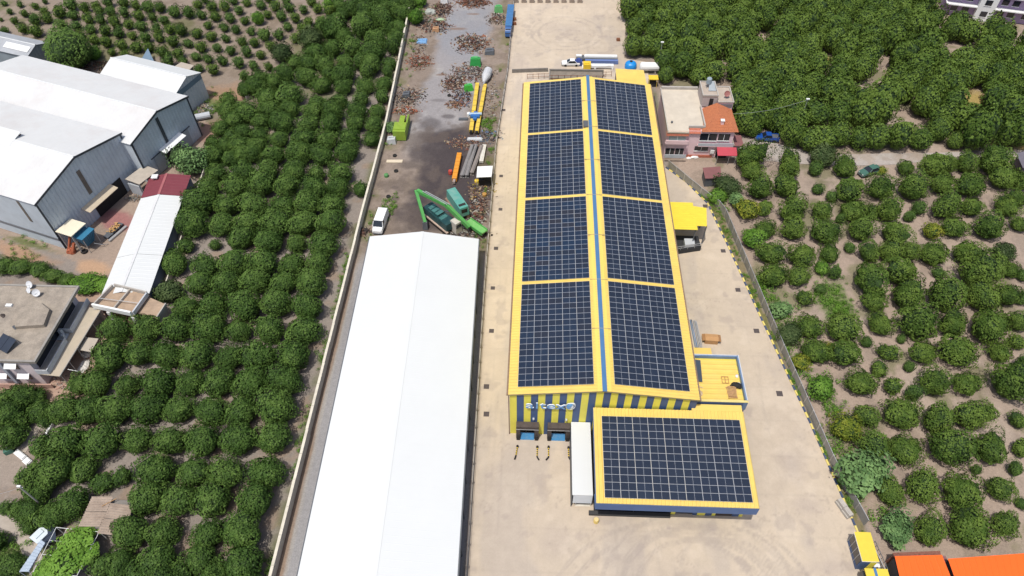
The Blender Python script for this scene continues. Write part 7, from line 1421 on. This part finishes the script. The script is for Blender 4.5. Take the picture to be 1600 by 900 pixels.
def region(x, y, kind, rank):
    if kind == 'L':
        if x > along(WALL_L, y)-7.5: return ('citrus tree in the outermost row along the pale boundary wall, dark green and round', 'citrus trees along the boundary wall')
        if y < 58 and x < -52: return ('dark green citrus tree in the lower left corner between the garden path and the orchard rows', 'citrus trees at the lower left corner')
        if x < -50 and y < 82: return ('dark green citrus tree in the rows just right of the flat-roofed house', 'citrus trees beside the flat-roofed house')
        if y > 112: return ('citrus tree in the dense far part of the left orchard, before the young plantation', 'citrus trees in the far left orchard')
        if y < 50: return ('large dark green citrus tree in the nearest rows of the left orchard', 'citrus trees in the nearest left rows')
        return ('round dark green citrus tree in the middle rows of the left orchard', 'citrus trees in the middle of the left orchard')
    if kind == 'R':
        if r_small: return ('small young citrus tree between larger ones on the bare soil of the right orchard', 'small citrus trees in the right orchard')
        if y > 104: return ('citrus tree of the row directly below the dirt road on the right', 'citrus trees below the dirt road')
        if y < 52: return ('big round citrus tree in the nearest rows of the right orchard above the orange roofs', 'citrus trees above the orange roofs')
        if x < along(FENCE_R, y)+11: return ('citrus tree in the row nearest the grey side fence in the right orchard', 'citrus trees near the side fence')
        return ('round citrus tree on bare pinkish soil in the middle of the right orchard', 'citrus trees in the right orchard')
    return ('dense dark citrus tree of the orchard above the dirt road on the right', 'citrus trees above the dirt road')
far_parts = []; NIND = 300; cnt = 0; indiv = []; tobj = []
for p, kind in allt:
    x, y, r = place(p)
    if kind == 'F' or cnt >= NIND:
        far_parts.append((x, y, r, kind)); continue
    r_small = kind == 'R' and r < 1.55; lab, grp = region(x, y, kind, cnt); cnt += 1; indiv.append((x, y, r, kind, grp, p))
    cms = (CL if kind == 'L' else CR) if r > 1.7 else (CLs if kind == 'L' else CRs)
    tobj.append(tree(x, y, r*(1.05 if kind == 'L' else .95), rnd.choice(cms), lab, grp, zk=1.12 if kind == 'L' else 1.05))
# each tree named by its place in the files that run beside the boundary wall or the side fence
ORD = 'zeroth first second third fourth fifth sixth seventh eighth ninth tenth eleventh twelfth thirteenth fourteenth fifteenth sixteenth seventeenth eighteenth nineteenth twentieth'.split()
def ordw(n): return ORD[n] if n <= 20 else 'twenty-'+ORD[n-20] if n < 30 else 'thirty-'+ORD[n-30] if n > 30 else 'thirtieth'
files = {}
for q, o in zip(indiv, tobj):
    x, y, r, kind = q[:4]
    k = int(max(0, (along(WALL_L, y)-x-2.5)//5.2)) if kind == 'L' else int(max(0, (x-along(FENCE_R, y)-1.0)//5.4))
    files.setdefault((kind, k), []).append((y, r, o))
for (kind, k), lst in files.items():
    lst.sort(key=lambda q: q[0])
    for n, (y, r, o) in enumerate(lst, 1):
        size = 'small' if r < 1.6 else 'big' if r > 2.75 else 'round'
        ref = ('pale boundary wall' if kind == 'L' else 'grey side fence')
        file_ = f'in the file next to the {ref}' if k == 0 else f'in the {ordw(k+1)} file from the {ref}'
        o['label'] = f'{size} citrus tree, {ordw(n)} from the bottom {file_}'
        o['group'] = 'citrus trees of the left orchard' if kind == 'L' else 'citrus trees of the right orchard'
rs_ = np.random.RandomState(3); FV = [crown_arrays(900+i, 1250, .072, core=2, bump=.3, zs=.78+.06*(i % 3)) for i in range(8)]
for nm, lab, kinds, mat in (('far_orchard', 'mass of dense citrus trees filling the ground above the dirt road', 'F', LEAF_R), ('orchard_infill', 'remaining citrus trees at the far ends of the two orchards', 'LR', LEAF_L)):
    P_ = []
    for x, y, r, k in far_parts:
        if k not in kinds: continue
        cv, f, V, Tt, tone = FV[rs_.randint(8)]; a = rs_.rand()*6.283; ca, sa = math.cos(a), math.sin(a); Rm = np.array([[ca, -sa, 0], [sa, ca, 0], [0, 0, 1]]).T*np.array([r*1.0, r*1.0, r*rs_.uniform(.95, 1.6)]); o = np.array([x, y, -.05]); s = rs_.uniform(-.26, .22)
        P_.append((cv @ Rm+o, f, None, 0)); P_.append((V @ Rm+o, Tt, np.clip(tone+s, 0, 1), 1))
    if P_: tag(obj(nm, mesh_np(nm, P_, [CORE, mat])), lab, 'orchard', kind='stuff')
# young plantation, top left
YOUNG = T(0, 0, 5, [(30,20,30),(155,35,30),(275,45,35),(350,10,25),(190,105,35),(75,90,28),(110,160,35),(30,230,40),(5,150,20),(340,80,40),(180,220,50),(270,150,55),(280,240,60),(365,140,50),(460,90,60),(480,185,55),(550,35,60),(660,60,50),(570,115,50),(590,190,55),(680,135,55),(700,215,55),(750,45,48),(770,75,45),(840,15,50),(860,85,50),(785,150,50),(890,165,55),(815,235,55),(730,300,55),(830,325,55),(920,250,55),(950,345,55),(630,280,50),(960,20,50),(970,95,50),(1080,115,55),(1060,40,45),(1150,45,60),(1190,130,45),(1000,185,50),(1100,200,55),(1030,270,45),(1135,290,55),(1060,360,60),(1165,370,50),(1280,150,50),(1250,50,55),(1360,85,60),(1470,90,60),(1220,220,50),(1320,220,55),(1415,230,60),(1240,290,50),(1350,320,55),(1465,330,50),(1270,400,60),(1390,410,55),(1310,475,60),(1430,470,45),(970,415,45),(870,400,40),(740,390,50)])
YOUNG += T(300, 0, 4.706, [(40,25,45),(140,40,50),(240,40,50),(345,70,45),(400,15,40),(500,25,50),(610,35,50),(715,45,50),(820,65,42),(920,60,45),(1010,70,50),(70,105,45),(170,115,50),(275,125,50),(385,145,42),(555,105,40),(655,115,50),(760,130,45),(850,150,45),(945,150,45),(115,180,40),(235,195,45),(320,215,42),(430,225,42),(700,190,45),(35,240,50),(140,260,50),(250,280,40),(365,300,45),(460,310,45),(530,250,60),(580,330,50),(635,250,50),(760,270,50),(815,210,60),(65,340,55),(180,345,45),(285,370,45),(400,380,50),(505,400,42),(25,410,45),(115,425,48),(225,445,48),(340,455,55),(450,480,45),(565,490,40),(155,510,50),(380,555,45),(45,495,45),(90,-10,40),(300,-5,45),(560,-20,45),(690,0,45),(880,10,45)])
YM = []
for i in range(4):
    cv, f, V, Tt, tone = crown_arrays(1500+i, 700, .10, core=2, loose=.06, bump=.4, zs=.85); tv, tf = ICO[1]
    YM.append(mesh_np('young_citrus_tree', [(cv*np.array([.9, .9, .95]), f, None, 0), (V, Tt, np.clip(tone-.05, 0, 1), 1), (tv*np.array([.06, .06, .3])+np.array([0, 0, .15]), tf, None, 2)], [CORE, LEAF_L if i % 2 else LEAF_R, BARK]))
yrows = {}
for p in YOUNG:
    x, y, r = place(p); o = obj('young_citrus_tree', rnd.choice(YM)); o.location = (x, y, -.02); o.rotation_euler = (0, 0, rnd.uniform(0, 6.28)); r *= .86; o.scale = (r, r, r*rnd.uniform(.9, 1.2))
    yrows.setdefault(max(0, int((p[1]+4)//12)), []).append((p[0], o))
for k, lst in yrows.items():
    for n, (px, o) in enumerate(sorted(lst, key=lambda q: q[0]), 1): tag(o, f'small young citrus tree, {ordw(n)} from the left in the {ordw(k+1)} row from the top', 'tree', 'young citrus trees of the open plantation')
# trees that stand out
def special(name, label, px, py, rp, cm, zk=1.0, cat='tree', group=None):
    r = rp*WS(px, py, 1.6); x, y = W(px, py, .8*r*zk); r = rp*WS(px, py, .8*r*zk); return tree(x, y, r, cm, label, group, cat, name, zk)
CBIG = crown_mesh('crown', 77, LEAF_L, n=6000, leaf=.04, core=3, bump=.3, nb=26, loose=.05)
special('broadleaf_tree', 'biggest round dark green tree behind the white warehouse roofs at the top left', 103, 74, 37, CBIG, 1.1)
special('broadleaf_tree', 'bright leafy plant between the biggest round tree and the smallest warehouse', 146, 84, 11, CB[0])
special('feathery_tree', 'loose feathery tree with pale tips beside the middle warehouse door', 297, 249, 27, crown_mesh('crown', 91, LEAF_P, n=2200, leaf=.06, loose=.2, bump=.5, up=.2), 1.1)
special('wall_tree', 'green tree growing at the far boundary wall with dark shade below it', 649, 26, 12, CB[1], 1.3)
special('wall_tree', 'tree at the very top by the far end of the boundary wall', 655, 0, 11, CB[0], 1.2)
special('wall_tree', 'bushy green tree between the boundary wall and the lime green machine', 611, 199, 10, CP[0], 1.0)
special('olive_tree', 'dull grey-green tree beside the terrace block and the long shed', 262, 452, 22, CO[0], 1.1)
special('olive_tree', 'greyish tree at the edge of the young plantation, left of the dense orchard', 441, 83, 16, CO[1], 1.1)
special('olive_tree', 'greyish-green loose tree in the upper middle of the left orchard', 485, 57, 19, CO[0], 1.1)
special('bright_tree', 'narrow bright green young tree standing out in the young plantation', 403, 28, 9, CB[0], 1.5)
special('bright_tree', 'bright green topped tree at the top of the left orchard', 515, 9, 10, CB[1], 1.3)
special('bright_tree', 'bright green tree with yellowish top in the orchard behind the pink house', 1162, 80, 19, CB[0], 1.0)
special('vine_hedge', 'bright green creeper hedge behind the flat-roofed house', 135, 441, 24, CB[0], .6, 'hedge'); special('vine_hedge', 'bright green bush at the lower end of the long white shed', 165, 443, 16, CB[1], .7, 'hedge')
for k, (px, py, rp) in enumerate(((8, 414, 17), (34, 416, 16), (60, 420, 16), (85, 432, 15), (105, 437, 13))):
    special('hedge_bush', 'dark hedge bush behind the flat-roofed house, '+ordw(k+1)+' from the left', px, py, rp, CL[k], .8, 'hedge', 'dark hedge bushes by the dirt yard')
for k, (px, py, rp, cm, lab) in enumerate(((1170, 244, 24, CR[1], 'tall dense tree at the roadside below the pink house'), (1138, 290, 20, CO[1], 'dull green tree beside the small maroon shed'), (1122, 305, 15, CB[0], 'bright green bush at the bend of the grey side fence'), (1167, 325, 19, CY[0], 'yellowish green tree near the bend of the grey side fence'), (1150, 312, 12, CP[1], 'pale leafed bush at the bend of the grey side fence'), (1176, 370, 19, CB[1], 'bright green bush in the row nearest the grey fence, above the bare patch'), (1288, 240, 21, CO[0], 'loose dark tree casting shade over the dirt road'), (1285, 418, 12, CB[0], 'small bright green tree beside a smaller dark one in the right orchard'), (1456, 360, 15, CY[1], 'yellow-green tree with dark shade in the upper right orchard'),
                                           (1222, 482, 16, CP[0], 'mixed pale bush right against the grey side fence'), (1234, 522, 19, CO[1], 'dull bush between the grey fence and the orchard, above the yellowing one'), (1250, 565, 15, CY[0], 'yellow tinged bush close to the grey fence, halfway down'), (1286, 605, 22, CB[1], 'leafy green bush beyond the grey fence, halfway down'), (1324, 668, 25, CY[1], 'large yellowing tree in the right orchard near the grey fence'), (1380, 333, 9, CY[0], 'small yellowish tree beside the old green car'),
                                           (1348, 740, 37, crown_mesh('crown', 55, LEAF_P, n=1700, leaf=.085, loose=.14, bump=.45, up=.9), 'wide pale green fig tree leaning over the grey fence'), (1398, 830, 25, CP[1], 'pale green fig bush between the guard hut and the orange roof'), (1570, 392, 17, CO[0], 'greyish half-bare tree at the right edge of the right orchard'), (1300, 548, 14, CY[0], 'low yellow-green bush touching the grey fence'))):
    if k == 14: px, py, rp = 1378, 266, 8
    special('fig_tree' if 'fig' in lab else 'roadside_tree', lab, px, py, rp, cm, 1.15 if k in (0, 6) else 1.0, 'bush' if 'bush' in lab else 'tree')
# the vine on the pergola, with leaves spread over its top
def vine(px, py, rp, seed):
    cv, f, V, Tt, tone = crown_arrays(seed, 1500, .09, zs=.28, core=2, loose=.12, bump=.4, up=1.2); r = rp*WS(px, py, 2.5); x, y = W(px, py, 2.6)
    return [(cv*r*np.array([.9, .9, .8])+np.array([x, y, 1.95]), f, None, 0), (V*r+np.array([x, y, 1.95]), Tt, tone, 1)]
o = obj('vine_canopy', mesh_np('vine_canopy', vine(120, 846, 28, 3)+vine(95, 880, 30, 4)+vine(135, 866, 18, 5)+vine(70, 897, 24, 6), [CORE, LEAF_B])); tag(o, 'bright green vine spreading over the white pergola', 'vine', kind='stuff')
# weeds: small leaf tufts along walls and strips
P_ = []; wr = np.random.RandomState(9); WV = [crown_arrays(2000+i, 60, .17, core=1, loose=.3, bump=.5, zs=.6) for i in range(4)]
def weed(x, y, r):
    cv, f, V, Tt, tone = WV[wr.randint(4)]; a = wr.rand()*6.28; ca, sa = math.cos(a), math.sin(a); Rm = np.array([[ca, -sa, 0], [sa, ca, 0], [0, 0, 1]]).T*r
    P_.append((V @ Rm+np.array([x, y, .02]), Tt, np.clip(tone+wr.uniform(-.1, .25), 0, 1), 0))
for k in range(330):
    y = wr.uniform(30, 90); x = float(along(WALL_L, y))
    if fbm(np.array(x), np.array(y), 5.0) > .47: weed(x-.3-abs(wr.randn())*.6, y, wr.uniform(.2, .5))
for k in range(420):
    y = wr.uniform(36, 108); x0, x1 = float(along(KERB, y))+.3, float(along(FENCE_R, y))-.15
    if fbm(np.array(x0), np.array(y), 4.0) > .45: weed(wr.uniform(x0, x1), y, wr.uniform(.15, .4))
for k in range(260):
    y = wr.uniform(92, 185); s = wr.rand() < .5; x = float(along(WALL_L, y))+.8+abs(wr.randn())*1.5 if s else float(along(FENCE_M, y))-.5-abs(wr.randn())*1.2
    if fbm(np.array(x), np.array(y), 6.0) > .52: weed(x, y, wr.uniform(.2, .55))
for k in range(520):
    y = wr.uniform(40, 108); x = float(along(FENCE_R, y))+.4+abs(wr.randn())*2.2
    if fbm(np.array(x), np.array(y), 5.0) > .47: weed(x, y, wr.uniform(.25, .75))
for px, py, n, sp in ((1304, 470, 160, 3.0), (335, 165, 60, 4), (8, 880, 60, 3.5), (610, 322, 40, 1.6), (760, 195, 40, 1.4), (45, 382, 40, 5), (1300, 640, 60, 2)):
    q = W(px, py)
    for k in range(n): weed(q[0]+wr.randn()*sp*.5, q[1]+wr.randn()*sp*.8, wr.uniform(.2, .6))
tag(obj('weeds', mesh_np('weeds', P_, [LEAF_B])), 'scattered green weeds along the walls, fence strips and bare patches', 'weeds', kind='stuff')
